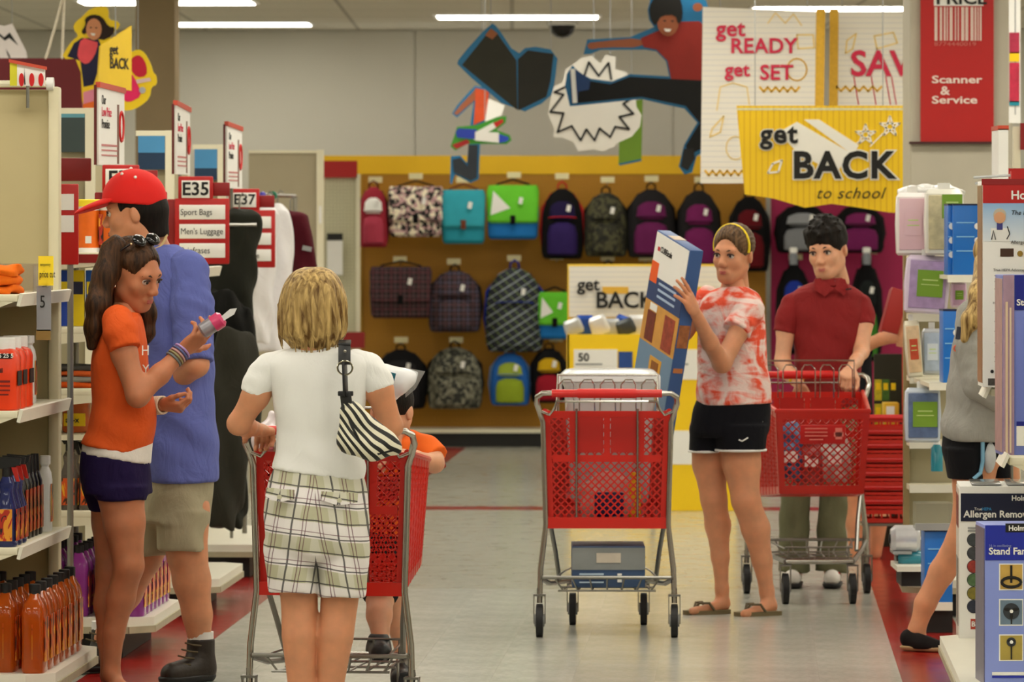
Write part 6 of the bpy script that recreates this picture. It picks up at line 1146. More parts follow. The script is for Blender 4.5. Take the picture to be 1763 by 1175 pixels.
PUR = cloth((30, 18, 60)); B = p.box(115, 290, 765, 900, -.3, .3, .007); B.loft(p.secs([(765, 140, 256, .146), (820, 138, 260, .152), (850, 142, 262, .15)]), e=2.3); a, b = p.L(138, 775), p.L(257, 795); B.cut(a, (a.z-b.z, 0, b.x-a.x)); B.loft(p.secs([(835, 158, 256, .09, -.07), (862, 163, 252, .09, -.07)]), k=.01); B.loft(p.secs([(835, 141, 240, .09, .08), (880, 154, 244, .09, .08)]), k=.01); B.add(wob(.003, 40, 40, 20)); fobj('shorts', B.to(MB()), PUR, p.t)
BRN = hairm('brown_hair', (30, 18, 10), (78, 50, 28), .5, 80); mb = MB()
B = SDF((-.12, -.14, -.16), (.12, .16, .16), .005); B.el((0, .018, .04), (.083, .1, .088), k=.0); B.el((0, -.115, -.015), (.075, .085, .108), k=.015, op='s'); B.cut((0, .0, -.06), (0, -.6, -1)); B.rc((0, .07, .0), (0, .09, -.14), .06, .06, .04)
B.el((.085, .0, -.015), (.03, .03, .035), k=.01, op='s'); B.el((-.095, -.004, -.03), (.045, .052, .06), k=.025, op='s'); B.add(lambda X, Y, Z: .002*np.sin(np.arctan2(X, Y)*40+20*Z)); p.hsdf(B, mb)
B = p.box(135, 285, 400, 615, -.22, .3, .006)
for q_ in (((198, 430, -.04, 24), (181, 475, -.07, 21), (169, 525, -.1, 19), (162, 565, -.11, 15), (157, 596, -.11, 8)), ((200, 436, .035, 26), (180, 500, .03, 24), (172, 560, .01, 20), (168, 592, .01, 10)), ((215, 440, .08, 24), (200, 510, .1, 24), (190, 580, .1, 14)), ((248, 500, .1, 12), (252, 540, .1, 15), (252, 575, .1, 12), (250, 588, .1, 5))): p.limb(B, q_, .03)
B.add(lambda X, Y, Z: .0028*np.sin(70*X+50*Y+8*Z)+.002*np.sin(120*X+15*Z)); B.to(mb); fobj('hair', mb, BRN, p.t)
sg = thing('sunglasses', 'black sunglasses pushed up on the brown haired girl', 'sunglasses', p.o+A((0, -.06, .09))); R_ = p.hR
def AG(v): return R_ @ (Vector(v)*p.hs)+p.hT-(sg.location-p.o)
for q in (-1, 1): obj('lens', MB().ell(AG((q*.037, -.016, .132)), (.033, .013, .026), R_ @ rotm(0, -1.0, 0), 16, 10), mat((5, 6, 12), .12, var=0, coat=.2), sg); obj('temple_arm', MB().tube([AG((q*.068, -.01, .122)), AG((q*.09, .03, .07)), AG((q*.088, .05, .03))], .004, 6), mat((14, 14, 18), .2), sg); obj('hinge_stud', MB().ell(AG((q*.072, -.012, .12)), (.005, .005, .005)), metalm((214, 190, 150), .2), sg)
obj('bridge', MB().tube([AG((-.01, -.02, .138)), AG((.01, -.02, .138))], .004, 6), mat((14, 14, 18), .2), sg)
obj('earring', MB().ell(A((-.081, .008, -.042)), (.006, .006, .006)), metalm((226, 214, 196), .2), p.t)
def band(P0, P1, r0, n, mats, nm='bracelet', th=.0045, y=0):
    a, b = Vector(P0), Vector(P1); x = (b-a).normalized(); u = x.orthogonal().normalized(); w = x.cross(u)
    for k in range(n):
        c = a.lerp(b, k/max(1, n-1)); obj(nm, MB().tube([c+(u*math.cos(j*PI/9)+w*math.sin(j*PI/9))*r0 for j in range(18)], th, 6, True), mats[k % len(mats)], p.t)
band(p.L(299, 619, -.135), p.L(314, 604, -.12), .031, 5, [mat((110, 120, 120), .6), mat((150, 140, 100), .6), mat((196, 150, 150), .6), mat((90, 100, 150), .6), mat((180, 150, 210), .4)]); band(p.L(266, 699, .06), p.L(280, 698, .03), .03, 5, [cloth((220, 204, 180))])
text('H', .05, PAPER, p.t, p.L(243, 612, -.155), (PI/2, 0, .7), name='shirt_print'); text('Y', .05, PAPER, p.t, p.L(245, 645, -.15), (PI/2, 0, .7), name='shirt_print')
t = thing('spray_can', 'silver bottle with pink cap and paper tag held by the girl', 'bottle', p.o+p.L(352, 570, -.19)); q = t.location; LQ = lambda x, y, dy=0: P(x, y, 18.6-.19+dy)-q
obj('body', MB().tube([LQ(346, 572), LQ(349, 570), LQ(368, 558), LQ(370, 557)], [.02, .028, .028, .022], 16), mat((150, 148, 156), .3, metal=.4), t); obj('cap', MB().tube([LQ(367, 559), LQ(370, 557), LQ(380, 550), LQ(384, 547)], [.029, .03, .03, .02], 16), mat((206, 60, 110), .3, coat=.4), t); a, b = LQ(380, 551, -.02), LQ(408, 531, -.02); v = b-a
obj('paper_tag', MB().prism([(0, .008), (v.length*.7, .012), (v.length, 0), (v.length*.7, -.012), (0, -.008)], -.001, .001), mat((214, 216, 216), .4), t, loc=a, rot=(0, -math.atan2(v.z, v.x), 0), smooth=False)
# ===== man in blue shirt and red cap
p = Person('man in red cap, blue t-shirt and khaki shorts facing the shelves', 310, 19.35, SK_TAN)
B = p.box(140, 400, 380, 1180, -.38, .4, .0095)
B.loft(p.secs([(430, 255, 300, .07), (460, 245, 345, .12), (600, 245, 362, .13), (800, 255, 365, .14), (860, 258, 362, .14)])); p.limb(B, [(318, 490, -.08, 26), (330, 560, -.15, 26), (338, 628, -.2, 21), (300, 658, -.12, 19), (264, 678, .0, 14)])
p.limb(B, [(260, 470, .15, 34), (240, 560, .22, 28), (235, 640, .22, 21), (205, 600, .12, 18), (195, 560, .05, 14)]); p.limb(B, [(318, 880, -.05, 44), (322, 955, -.05, 34), (330, 1000, -.04, 32), (340, 1060, -.03, 25), (344, 1110, -.02, 19)]); p.limb(B, [(275, 880, .1, 44), (245, 960, .12, 33), (215, 1020, .2, 30), (190, 1075, .3, 20), (178, 1100, .34, 18)]); B.rc(p.L(256, 395, 0), p.L(272, 440, .02), .05, .056, .03); B.to(p.body)
A = p.head(231, 366, -97, 6, 0, 0, 1.06, fem=False, brow=(30, 22, 16)); p.hand(p.L(264, 678, 0), p.L(225, 690, .02), (0, -.4, .9), (40, 45, 50, 50), left=False); p.hand(p.L(195, 560, .05), p.L(180, 530, 0), (0, 1, 0), (40, 45, 50, 50), left=True); p.done()
BLU = mat((94, 104, 174), .88, var=.08, bump=.3, bs=260, fold=.9); mb = MB(); B = p.box(215, 400, 400, 850, -.3, .3, .0085)
B.loft(p.secs([(422, 255, 305, .07), (438, 245, 330, .12), (465, 238, 352, .15), (520, 234, 364, .165), (600, 238, 368, .17), (700, 244, 372, .175), (790, 248, 376, .18), (832, 250, 378, .18)]), e=2.3); B.add(lambda X, Y, Z: .005*np.sin(26*X+9*Z+2*np.sin(7*Z))*np.clip((1.4-Z)*3, .1, 1)+.002*np.sin(50*Z+30*X)); B.cut(p.L(310, 830), (0, 0, -1)); B.to(mb)
p.sleeve(mb, [(322, 468, -.09, 38), (330, 530, -.14, 37), (334, 624, -.19, 34)], wv=.0025); p.sleeve(mb, [(260, 470, .14, 36), (242, 560, .2, 34), (238, 610, .22, 34)]); fobj('t_shirt', mb, BLU, p.t)
KH = cloth((168, 160, 134)); B = p.box(215, 400, 810, 975, -.3, .35, .0085); B.loft(p.secs([(815, 254, 370, .165), (850, 250, 366, .165), (900, 248, 360, .16)]), e=2.3); B.loft(p.secs([(880, 268, 360, .11, -.05), (948, 270, 355, .105, -.05)]), k=.015, e=2.4); B.loft(p.secs([(880, 236, 330, .12, .1), (955, 212, 300, .11, .13)]), k=.015); B.add(wob(.004, 30, 30, 24)); fobj('khaki_shorts', B.to(MB()), KH, p.t)
CAPM = mat((226, 26, 20), .75, var=.06, bump=.2, bs=250); mb = MB(); B = SDF((-.14, -.24, -.05), (.14, .16, .18), .005); B.el((0, .005, .045), (.092, .114, .108), k=0); B.cut((0, 0, .03), (0, -.18, -1)); p.hsdf(B, mb); cap = fobj('cap_crown', mb, CAPM, p.t)
mb = MB(); B = SDF((-.12, -.25, -.04), (.12, .0, .1), .0045); B.el((0, -.1, .04), (.085, .115, .02), R=rotm(0, .22, 0), k=0); B.el((0, -.1, .022), (.1, .15, .02), R=rotm(0, .22, 0), k=.004, op='s'); B.cut((0, -.06, 0), (0, 1, 0)); p.hsdf(B, mb); fobj('cap_brim', mb, CAPM, p.t)
for v in ((.045, -.02, .137), (.066, .03, .12), (-.045, .0, .137), (-.062, .06, .11), (.0, .005, .154)): obj('cap_eyelet', MB().ell(A(v), (.006, .006, .006)), PAPER, p.t)
DKH = hairm('dark_hair', (12, 9, 7), (28, 21, 16), .6, 90); mb = MB(); B = SDF((-.11, -.1, -.1), (.11, .14, .1), .005); B.el((0, .02, .02), (.081, .098, .09), k=0); B.rc((0, .06, -.01), (0, .066, -.075), .058, .05, .03); B.cut((0, .0, .06), (0, 0, 1)); B.cut((0, .04, -.078), (0, -.6, -1)); B.cut((0, -.058, 0), (0, -1, 0)); B.el((-.08, -.01, -.02), (.03, .025, .04), k=.005, op='s'); B.el((.08, -.01, -.02), (.03, .025, .04), k=.005, op='s'); p.hsdf(B, mb); fobj('hair', mb, DKH, p.t)
obj('cord_necklace', MB().tube([p.L(287, 405, -.03), p.L(283, 415, -.06), p.L(276, 425, -.075), p.L(266, 430, -.08)], .005, 6), mat((196, 170, 120), .7), p.t)
LEA = mat((40, 32, 26), .5, var=.2, bump=.3, bs=60)
for (hx, hy, tx, ty, dy, dt) in ((345, 1160, 296, 1166, -.02, -.14), (180, 1142, 140, 1146, .36, .3)):
    B = p.box(min(hx, tx)-55, max(hx, tx)+55, hy-85, hy+30, dy-.28, dy+.16, .006); p.limb(B, [(hx+1, hy-62, dy, 24), (hx, hy-8, dy, 25), (tx, ty-4, dt, 20)], .03); B.cut(p.L(hx, hy-60, dy), (0, 0, 1)); B.cut((0, 0, .012), (0, 0, -1)); s_ = fobj('boot', B.to(MB()), LEA, p.t)
    B = p.box(min(hx, tx)-55, max(hx, tx)+55, hy-30, hy+30, dy-.28, dy+.16, .006); p.limb(B, [(hx+2, hy-4, dy, 27), (tx-2, ty, dt, 22)], .02); B.cut((0, 0, .028), (0, 0, 1)); B.cut((0, 0, .001), (0, 0, -1)); fobj('sole', B.to(MB()), RUB, s_)
    obj('sock', MB().tube([p.L(hx, hy-72, dy), p.L(hx, hy-52, dy)], .049, 16), cloth((226, 224, 220)), p.t); lc = MB()
    for k in range(4): c = p.L(hx-12-6*k, hy-50+11*k, dy-.045-.012*k); lc.tube([c+Vector((-.03, -.012, .006)), c+Vector((0, -.03, 0)), c+Vector((.03, -.016, -.004))], .0035, 5)
    obj('laces', lc, mat((90, 78, 54), .7), s_)
# ===== woman in tie-dye
p = Person('woman in coral tie-dye shirt and black shorts holding a long carton', 1265, 22.7, SK_TAN)
B = p.box(1090, 1370, 470, 1075, -.55, .35, .009)
B.loft(p.secs([(500, 1240, 1288, .05), (520, 1212, 1306, .09), (600, 1210, 1312, .1), (680, 1208, 1320, .11), (750, 1206, 1312, .11)])); B.rc(p.L(1262, 465, 0), p.L(1262, 512, .0), .05, .052, .03)
p.limb(B, [(1290, 526, -.07, 17), (1274, 567, -.15, 17), (1243, 626, -.24, 16), (1222, 590, -.38, 14), (1197, 538, -.52, 10)]); p.limb(B, [(1218, 515, .05, 20), (1178, 570, .02, 16), (1165, 560, -.04, 14), (1136, 508, -.1, 10)])
p.limb(B, [(1219, 740, .04, 33), (1222, 800, .04, 29), (1229, 860, .02, 22), (1236, 905, .04, 21.5), (1240, 960, .03, 15), (1243, 1015, .02, 11), (1244, 1040, .02, 12), (1222, 1049, -.03, 9), (1192, 1053, -.09, 7)]); p.limb(B, [(1274, 740, -.05, 38), (1277, 800, -.06, 32), (1284, 862, -.08, 24), (1301, 910, -.05, 24), (1312, 965, -.04, 17), (1320, 1018, -.04, 12), (1324, 1044, -.05, 13), (1303, 1054, -.12, 10), (1282, 1058, -.18, 8)])
B.to(p.body); A = p.head(1262, 438, -30, 6, 3, -.02, 1.02, lip=(190, 96, 86), brow=(70, 44, 28))
p.hand(p.L(1197, 538, -.52), p.L(1174, 492, -.61), (.75, -.65, .05), (8, 10, 12, 14), (30, 10), .95, left=True, spread=7); p.hand(p.L(1136, 508, -.1), p.L(1117, 458, -.2), (-.5, .8, .1), (25, 28, 30, 32), (40, 10), .92, left=False)
for dx, dy in ((0, 0), ):
    S_ = p.box(1165, 1215, 1035, 1065, -.25, .1, .004)
p.done()
g = G('coral_tie_dye', .85); x, y, z = g.xyz(); v = g.vec(g.m('MULTIPLY', x, 1.2), y, g.m('MULTIPLY', z, 1.0)); n1 = g.noise(5.5, v, 4, 1.6); v2 = g.vec(g.m('MULTIPLY', x, .6), y, g.m('MULTIPLY', z, 2.2)); n2 = g.noise(10, v2, 3, 1.2)
g.col(g.mix(g.step(g.m('ADD', g.m('MULTIPLY', n1, .65), g.m('MULTIPLY', n2, .35)), .44, .56), lin((232, 82, 50)), lin((238, 212, 204)))); g.bump(g.noise(9, detail=3, dist=1.6), .5, .02); TD = g.m_
mb = MB(); B = p.box(1180, 1350, 480, 720, -.3, .3, .0075); B.loft(p.secs([(494, 1240, 1288, .065), (506, 1216, 1306, .1), (525, 1204, 1314, .13), (570, 1201, 1319, .14), (620, 1201, 1322, .14), (665, 1200, 1327, .15), (700, 1198, 1332, .155)]), e=2.3)
B.add(lambda X, Y, Z: .004*np.sin(40*Z+16*X)*np.clip((1.15-Z)*5, 0, 1)+.002*np.sin(50*X+12*Z)); B.rc(p.L(1248, 490, -.12), p.L(1228, 520, -.17), .03, .008, .01, op='s'); B.cut(p.L(1265, 696), (.03, 0, -1)); B.to(mb); p.sleeve(mb, [(1284, 520, -.05, 22), (1288, 535, -.09, 26), (1267, 571, -.16, 25)]); p.sleeve(mb, [(1218, 514, .04, 22), (1192, 555, .03, 21)]); fobj('tie_dye_shirt', mb, TD, p.t)
BKS = cloth((18, 18, 24)); mb = MB(); B = p.box(1170, 1345, 675, 800, -.3, .3, .007); B.loft(p.secs([(680, 1203, 1324, .14), (710, 1192, 1327, .15), (740, 1188, 1325, .15), (752, 1192, 1318, .14)]), e=2.3); B.loft(p.secs([(735, 1188, 1246, .11, .03), (779, 1186, 1240, .105, .03)]), k=.012, e=2.3); B.loft(p.secs([(730, 1230, 1322, .13, -.04), (776, 1232, 1318, .12, -.05)]), k=.012, e=2.3)
a, b = p.L(1232, 780), p.L(1320, 758); S2 = None; B.to(mb); fobj('running_shorts', mb, BKS, p.t)
def ring(L, cx, cy, rx, ry, dy, n=28, tl=0): 
    return [p.L(cx+rx*math.cos(2*PI*k/n), cy+tl*math.cos(2*PI*k/n), dy)+Vector((0, ry*math.sin(2*PI*k/n), 0)) for k in range(n)]
obj('hem_trim', MB().tube(ring(p, 1213, 777, 27, .104, .03), .006, 6, True), PAPER, p.t); obj('hem_trim', MB().tube(ring(p, 1275, 775, 43.5, .121, -.05), .006, 6, True), PAPER, p.t)
for k, (x, w_) in enumerate(((1290, .008), (1300, .018), (1311, .006))): obj('side_stripe', MB().tube([p.L(x, 700, -.112+.01*k), p.L(x+2, 735, -.128+.012*k), p.L(x+3, 772, -.128+.014*k)], w_*.7, 6), PAPER, p.t)
obj('swoosh_mark', MB().tube([p.L(1272, 758, -.176), p.L(1278, 760, -.176), p.L(1288, 754, -.172)], .003, 5), PAPER, p.t)
for (cx, cy, dy, w) in ((1217, 1054, -.03, 44), (1305, 1060, -.12, 44)):
    a = p.L(cx, cy, dy); ff = thing('flip_flop', 'olive flip-flop under the %s foot of the woman in tie-dye' % ('rear' if cx < 1250 else 'front'), 'sandal', (p.o.x+a.x, p.o.y+a.y, 0)); rz_ = math.radians(22); L_ = w/p.s
    obj('sole', MB().loft([(0, 0, 0, L_, .045), (.018, 0, 0, L_, .045)], 24, 2.4).xf(Matrix.Rotation(rz_, 4, 'Z')), mat((110, 96, 66), .7), ff); R4 = Matrix.Rotation(rz_, 3, 'Z')
    for q in (-1, 1): obj('strap', MB().tube([R4 @ Vector(v) for v in ((-L_*.55, 0, .02), (-L_*.4, q*.02, .05), (-L_*.05, q*.04, .05), (L_*.15, q*.045, .018))], .006, 6), mat((96, 84, 60), .6), ff)
BR2 = hairm('ash_brown_hair', (48, 34, 22), (112, 84, 56), .45, 80); mb = MB(); B = SDF((-.11, -.13, -.15), (.11, .14, .15), .005); B.el((0, .016, .042), (.085, .1, .092), k=0); B.el((0, -.108, -.022), (.064, .08, .106), k=.02, op='s'); B.cut((0, .0, -.05), (0, -.6, -1)); B.el((.085, .004, -.02), (.026, .026, .03), k=.006, op='s'); B.el((-.085, .004, -.02), (.026, .026, .03), k=.006, op='s'); B.rc((0, .1, .0), (0, .12, -.06), .028, .018, .02); B.add(lambda X, Y, Z: .0018*np.sin(np.arctan2(X, Z)*36)); p.hsdf(B, mb); fobj('hair', mb, BR2, p.t)
obj('headband', MB().tube([A((.084*math.cos(w), -.012+.004*math.sin(w), .035+.094*math.sin(w))) for w in np.linspace(-.25, PI+.25, 22)], .0058, 8), mat((236, 206, 30), .45), p.t)
obj('ring', MB().tube([p.L(1181+4*math.cos(k*PI/5), 497+2*math.sin(k*PI/5), -.475) for k in range(10)], .0015, 5, True), metalm((220, 190, 90)), p.t)
# ===== boy in red polo
p = Person('boy in dark red polo and green trousers pushing a cart', 1420, 24.4, SK_FAIR)
B = p.box(1320, 1510, 460, 1020, -.45, .3, .0095); B.loft(p.secs([(500, 1395, 1450, .06), (525, 1370, 1480, .09), (640, 1376, 1472, .1), (720, 1376, 1470, .11)])); B.rc(p.L(1428, 455, 0), p.L(1425, 505, .02), .054, .062, .03)
p.limb(B, [(1370, 528, 0, 15), (1353, 570, -.03, 16), (1347, 622, -.06, 13), (1360, 645, -.18, 12), (1377, 664, -.33, 9)]); p.limb(B, [(1478, 528, 0, 14), (1487, 560, -.04, 15), (1483, 606, -.1, 13), (1474, 622, -.24, 11), (1464, 636, -.38, 9)]); p.limb(B, [(1385, 740, 0, 30), (1370, 860, 0, 22), (1368, 985, 0, 14)]); p.limb(B, [(1445, 740, 0, 30), (1434, 860, 0, 22), (1432, 985, 0, 14)]); B.to(p.body)
A = p.head(1424, 430, -24, 12, -4, -.02, 1.1, fem=False, lip=(184, 104, 90), brow=(24, 18, 14)); p.hand(p.L(1377, 664, -.33), p.L(1384, 690, -.36), (0, -.9, .35), (10, 14, 16, 18), (25, 15), 1.0, left=True, spread=6); p.hand(p.L(1464, 636, -.38), p.L(1458, 648, -.44), (0, -.6, .8), (55, 60, 60, 60), (30, 30), 1.0, left=False); p.done()
RPO = mat((128, 18, 20), .85, var=.1, bump=.3, bs=240, fold=.8); mb = MB(); B = p.box(1320, 1515, 478, 720, -.3, .3, .008); B.loft(p.secs([(486, 1398, 1452, .065), (497, 1374, 1474, .1), (512, 1358, 1490, .115), (545, 1360, 1490, .125), (590, 1364, 1487, .125), (640, 1370, 1480, .13), (700, 1372, 1478, .13)]), e=2.3); B.add(lambda X, Y, Z: .005*np.sin(22*X-18*Z)*np.clip((1.3-Z)*3, 0, 1)+.002*np.sin(50*Z+24*X)); B.rc(p.L(1432, 484, -.1), p.L(1438, 502, -.14), .03, .006, .01, op='s'); B.to(mb); p.sleeve(mb, [(1384, 514, 0, 17), (1366, 526, -.01, 20), (1358, 545, -.02, 21), (1351, 574, -.03, 20)]); p.sleeve(mb, [(1464, 514, 0, 17), (1480, 526, -.01, 19), (1485, 542, -.02, 20), (1488, 562, -.04, 19)]); fobj('polo_shirt', mb, RPO, p.t)
for pts in (((1402, 481), (1412, 479), (1435, 497), (1420, 511), (1402, 499)), ((1455, 481), (1447, 479), (1437, 497), (1453, 509), (1461, 497))):
    w3 = [p.L(x_, y_, -.1-(.028 if y_ > 490 else 0)) for x_, y_ in pts]; mb = MB(); n5 = Vector((0, -.006, 0)); mb.add(w3+[v+n5 for v in w3], [(0, 1, 2, 3, 4), (9, 8, 7, 6, 5)]+[(i, (i+1) % 5, (i+1) % 5+5, i+5) for i in range(5)]); obj('collar_wing', mb, RPO, p.t, smooth=False)
S_ = SDF(*[tuple(v) for v in (p.L(1390, 512, 0)+Vector((0, -.2, 0)), p.L(1465, 470, 0)+Vector((0, .15, 0)))], .006); S_.loft(p.secs([(478, 1404, 1450, .075, -.005), (494, 1396, 1458, .092, -.005)])); S_.loft(p.secs([(474, 1408, 1446, .066, -.005), (497, 1400, 1452, .083, -.005)]), k=0, op='s'); S_.rc(p.L(1432, 470, -.12), p.L(1436, 500, -.14), .032, .02, .0, op='s'); fobj('collar', S_.to(MB()), RPO, p.t)
obj('grey_undershirt', MB().ell(p.L(1434, 490, -.06), (.028, .024, .03)), cloth((96, 104, 106)), p.t); obj('chest_mark', MB().box(p.L(1461, 498, -.128), (.026, .008, .006), rot=(0, -.1, .3)), BLACK, p.t, smooth=False)
GRN = cloth((104, 104, 78), var=.15); B = p.box(1320, 1500, 690, 1000, -.3, .3, .0095); B.loft(p.secs([(695, 1372, 1478, .125), (760, 1366, 1480, .13), (790, 1364, 1478, .12)])); B.loft(p.secs([(770, 1356, 1416, .1), (860, 1344, 1396, .085), (975, 1340, 1394, .09), (985, 1338, 1396, .09)]), k=.015); B.loft(p.secs([(770, 1420, 1480, .1), (860, 1410, 1460, .085), (975, 1404, 1458, .09), (985, 1402, 1460, .09)]), k=.015); B.add(wob(.005, 30, 20, 26)); fobj('trousers', B.to(MB()), GRN, p.t)
for cx in (1366, 1434):
    B = p.box(cx-34, cx+34, 970, 1012, -.25, .15, .006); p.limb(B, [(cx, 992, .04, 15), (cx-2, 996, -.12, 14)], .02); B.cut((0, 0, .02), (0, 0, -1)); s_ = fobj('sneaker', B.to(MB()), mat((226, 222, 216), .5), p.t); B = p.box(cx-34, cx+34, 985, 1014, -.25, .15, .006); p.limb(B, [(cx, 1002, .04, 17), (cx-2, 1002, -.13, 17)], .02); B.cut((0, 0, .024), (0, 0, 1)); B.cut((0, 0, .002), (0, 0, -1)); fobj('sole', B.to(MB()), RUB, s_); obj('red_panel', MB().ell(p.L(cx-1, 988, -.07), (.035, .06, .014)), RED, s_)
mb = MB(); B = SDF((-.11, -.14, -.12), (.11, .14, .16), .005); B.el((0, .012, .05), (.089, .106, .098), k=0); B.el((0, -.105, -.04), (.06, .07, .09), k=.01, op='s'); B.cut((0, .0, -.03), (0, -.8, -1)); B.el((.084, .0, -.02), (.024, .024, .034), k=.006, op='s'); B.el((-.084, .0, -.02), (.024, .024, .034), k=.006, op='s'); 
random.seed(8)
for k in range(13):
    w = -1.25+2.5*k/12; j_ = random.uniform(-.012, .012); B.rc((.08*math.sin(w), .008-.088*math.cos(w), .085), (.084*math.sin(w)+j_, .008-.1*math.cos(w), .045+random.uniform(-.008, .012)), .014, .003, .008)
for k in range(60):
    w = random.uniform(-PI, PI); e_ = random.uniform(.25, 1.4); v = Vector((.089*math.cos(w)*math.cos(e_), .106*math.sin(w)*math.cos(e_), .098*math.sin(e_))); c_ = Vector((0, .012, .05)); B.rc(c_+v*.93, c_+v*1.07+Vector((random.uniform(-.012, .012), -.012, 0)), .012, .003, .006)
B.add(lambda X, Y, Z: .003*np.sin(95*X+20*Y)*np.sin(85*Y+40*Z)*np.clip((Z-.02)*20, 0, 1)); p.hsdf(B, mb); fobj('hair', mb, DKH, p.t)
a, b = p.L(1372, 654, -.28), p.L(1377, 662, -.32); x = (b-a).normalized(); u = x.orthogonal().normalized(); w = x.cross(u); obj('wristband', MB().tube([a+(u*math.cos(j*PI/9)+w*math.sin(j*PI/9))*.031 for j in range(18)], .008, 6, True, r2=.6), mat((226, 196, 30), .5), p.t)
# ===== person in the grey sweatshirt, half hidden by the fan boxes
p = Person('blond person in grey sweatshirt and dark shorts behind the fan boxes', 1690, 20.7, SK_TAN)
B = p.box(1530, 1800, 380, 1150, -.4, .4, .0095); B.loft(p.secs([(520, 1680, 1730, .08), (560, 1660, 1738, .12), (700, 1645, 1730, .13), (800, 1640, 1725, .14)])); p.limb(B, [(1678, 790, -.06, 42), (1672, 880, -.04, 30), (1656, 930, -.03, 26), (1622, 985, .0, 22), (1593, 1040, .0, 18), (1578, 1086, .0, 14), (1580, 1106, -.0, 14), (1612, 1118, -.05, 11)]); p.limb(B, [(1712, 790, .06, 42), (1735, 900, .08, 28), (1725, 1000, .1, 24), (1710, 1100, .1, 15), (1745, 1115, .08, 12)])
p.limb(B, [(1672, 560, -.14, 24), (1676, 640, -.18, 21), (1720, 690, -.16, 17), (1770, 690, -.1, 12)]); B.rc(p.L(1716, 470, 0), p.L(1705, 530, 0), .05, .055, .03); B.to(p.body); A = p.head(1722, 452, 80, 14, 0, 0, 1.0); p.hand(p.L(1770, 690, -.1), p.L(1800, 690, -.06), (0, -.5, .8)); p.done()
GRY = mat((150, 148, 142), .9, var=.12, vs=40, bump=.3, bs=260, fold=.9); mb = MB(); B = p.box(1600, 1770, 495, 775, -.32, .3, .008); B.loft(p.secs([(505, 1690, 1735, .08), (520, 1672, 1742, .12), (560, 1650, 1748, .15), (620, 1636, 1748, .16), (690, 1628, 1742, .17), (735, 1622, 1737, .18), (757, 1625, 1734, .175)]), e=2.3); B.add(lambda X, Y, Z: .006*np.sin(36*Z+14*X)*np.clip((1.2-Z)*4, 0, 1)+.002*np.sin(40*X+18*Z)); B.to(mb); p.sleeve(mb, [(1676, 545, -.12, 30), (1672, 600, -.16, 30), (1684, 660, -.19, 27), (1725, 692, -.17, 22)]); fobj('sweatshirt', mb, GRY, p.t)
obj('chest_print', MB().box(p.L(1657, 575, -.205), (.05, .01, .05), rot=(0, .15, -.5)), mat((44, 46, 62), .7, var=.6, vs=80), p.t, smooth=False); obj('chest_print', MB().tube([p.L(1650+8*math.cos(k*PI/6), 600+6*math.sin(k*PI/6), -.195) for k in range(12)], .003, 5, True), mat((210, 90, 60), .7), p.t)
B = p.box(1600, 1770, 735, 840, -.32, .3, .008); B.loft(p.secs([(742, 1624, 1732, .16), (775, 1622, 1732, .165), (790, 1626, 1728, .15)]), e=2.3); B.loft(p.secs([(770, 1623, 1692, .13, -.05), (824, 1632, 1694, .13, -.05)]), k=.01, e=2.6); B.loft(p.secs([(770, 1680, 1738, .13, .06), (822, 1692, 1746, .12, .06)]), k=.01); fobj('shorts', B.to(MB()), cloth((16, 16, 20)), p.t)
obj('shorts_trim', MB().tube([p.L(1692, 760, -.17), p.L(1692, 795, -.165), p.L(1688, 815, -.17), p.L(1676, 825, -.178)], .008, 6), mat((120, 170, 200), .6), p.t); obj('shorts_side_panel', MB().ell(p.L(1702, 785, -.13), (.03, .04, .07)), cloth((196, 200, 204)), p.t)
B = p.box(1520, 1660, 1065, 1140, -.2, .15, .0055); p.limb(B, [(1566, 1100, .0, 17), (1590, 1110, -.03, 18), (1616, 1116, -.06, 15)], .02); B.cut((0, 0, .012), (0, 0, -1)); B.cut(p.L(1580, 1089, 0), (.35, 0, 1)); s_ = fobj('slip_on_shoe', B.to(MB()), cloth((26, 22, 22)), p.t); B = p.box(1520, 1660, 1085, 1140, -.2, .15, .0055); p.limb(B, [(1566, 1106, .0, 19), (1618, 1114, -.06, 17)], .02); B.cut((0, 0, .022), (0, 0, 1)); B.cut((0, 0, .002), (0, 0, -1)); fobj('sole', B.to(MB()), mat((170, 140, 100), .7), s_)
mb = MB(); B = SDF((-.11, -.13, -.15), (.11, .14, .15), .006); B.el((0, .018, .038), (.082, .1, .09), k=0); B.el((0, -.11, -.035), (.07, .07, .09), k=.02, op='s'); p.hsdf(B, mb); B = p.box(1640, 1740, 430, 610, -.25, .2, .006); p.limb(B, [(1705, 460, -.02, 30), (1690, 505, -.14, 19), (1673, 550, -.2, 15), (1660, 584, -.215, 7)], .03); B.add(lambda X, Y, Z: .003*np.sin(90*X+20*Z)); B.to(mb); fobj('hair', mb, BLOND, p.t)
# ===== child at the near cart
p = Person('child in orange shirt leaning over the front of the near cart', 672, 18.55, SK_FAIR)
B = p.box(590, 790, 640, 1180, -.6, .3, .009); B.loft(p.secs([(760, 645, 712, .05), (790, 636, 722, .09), (880, 634, 704, .09), (940, 626, 690, .09)])); p.limb(B, [(712, 772, -.02, 18), (746, 792, -.06, 17), (748, 798, -.1, 16), (715, 790, -.2, 13), (690, 782, -.26, 10)]); p.limb(B, [(642, 775, -.02, 18), (628, 800, -.08, 16), (640, 790, -.22, 12)])
p.limb(B, [(648, 930, 0, 30), (655, 1020, -.18, 26), (653, 1060, -.26, 21), (655, 1098, -.32, 15)]); p.limb(B, [(672, 930, 0, 28), (676, 1030, .0, 22), (690, 1090, -.02, 17), (694, 1140, -.02, 12)]); B.rc(p.L(676, 735, -.02), p.L(678, 775, 0), .042, .045, .03); B.to(p.body)
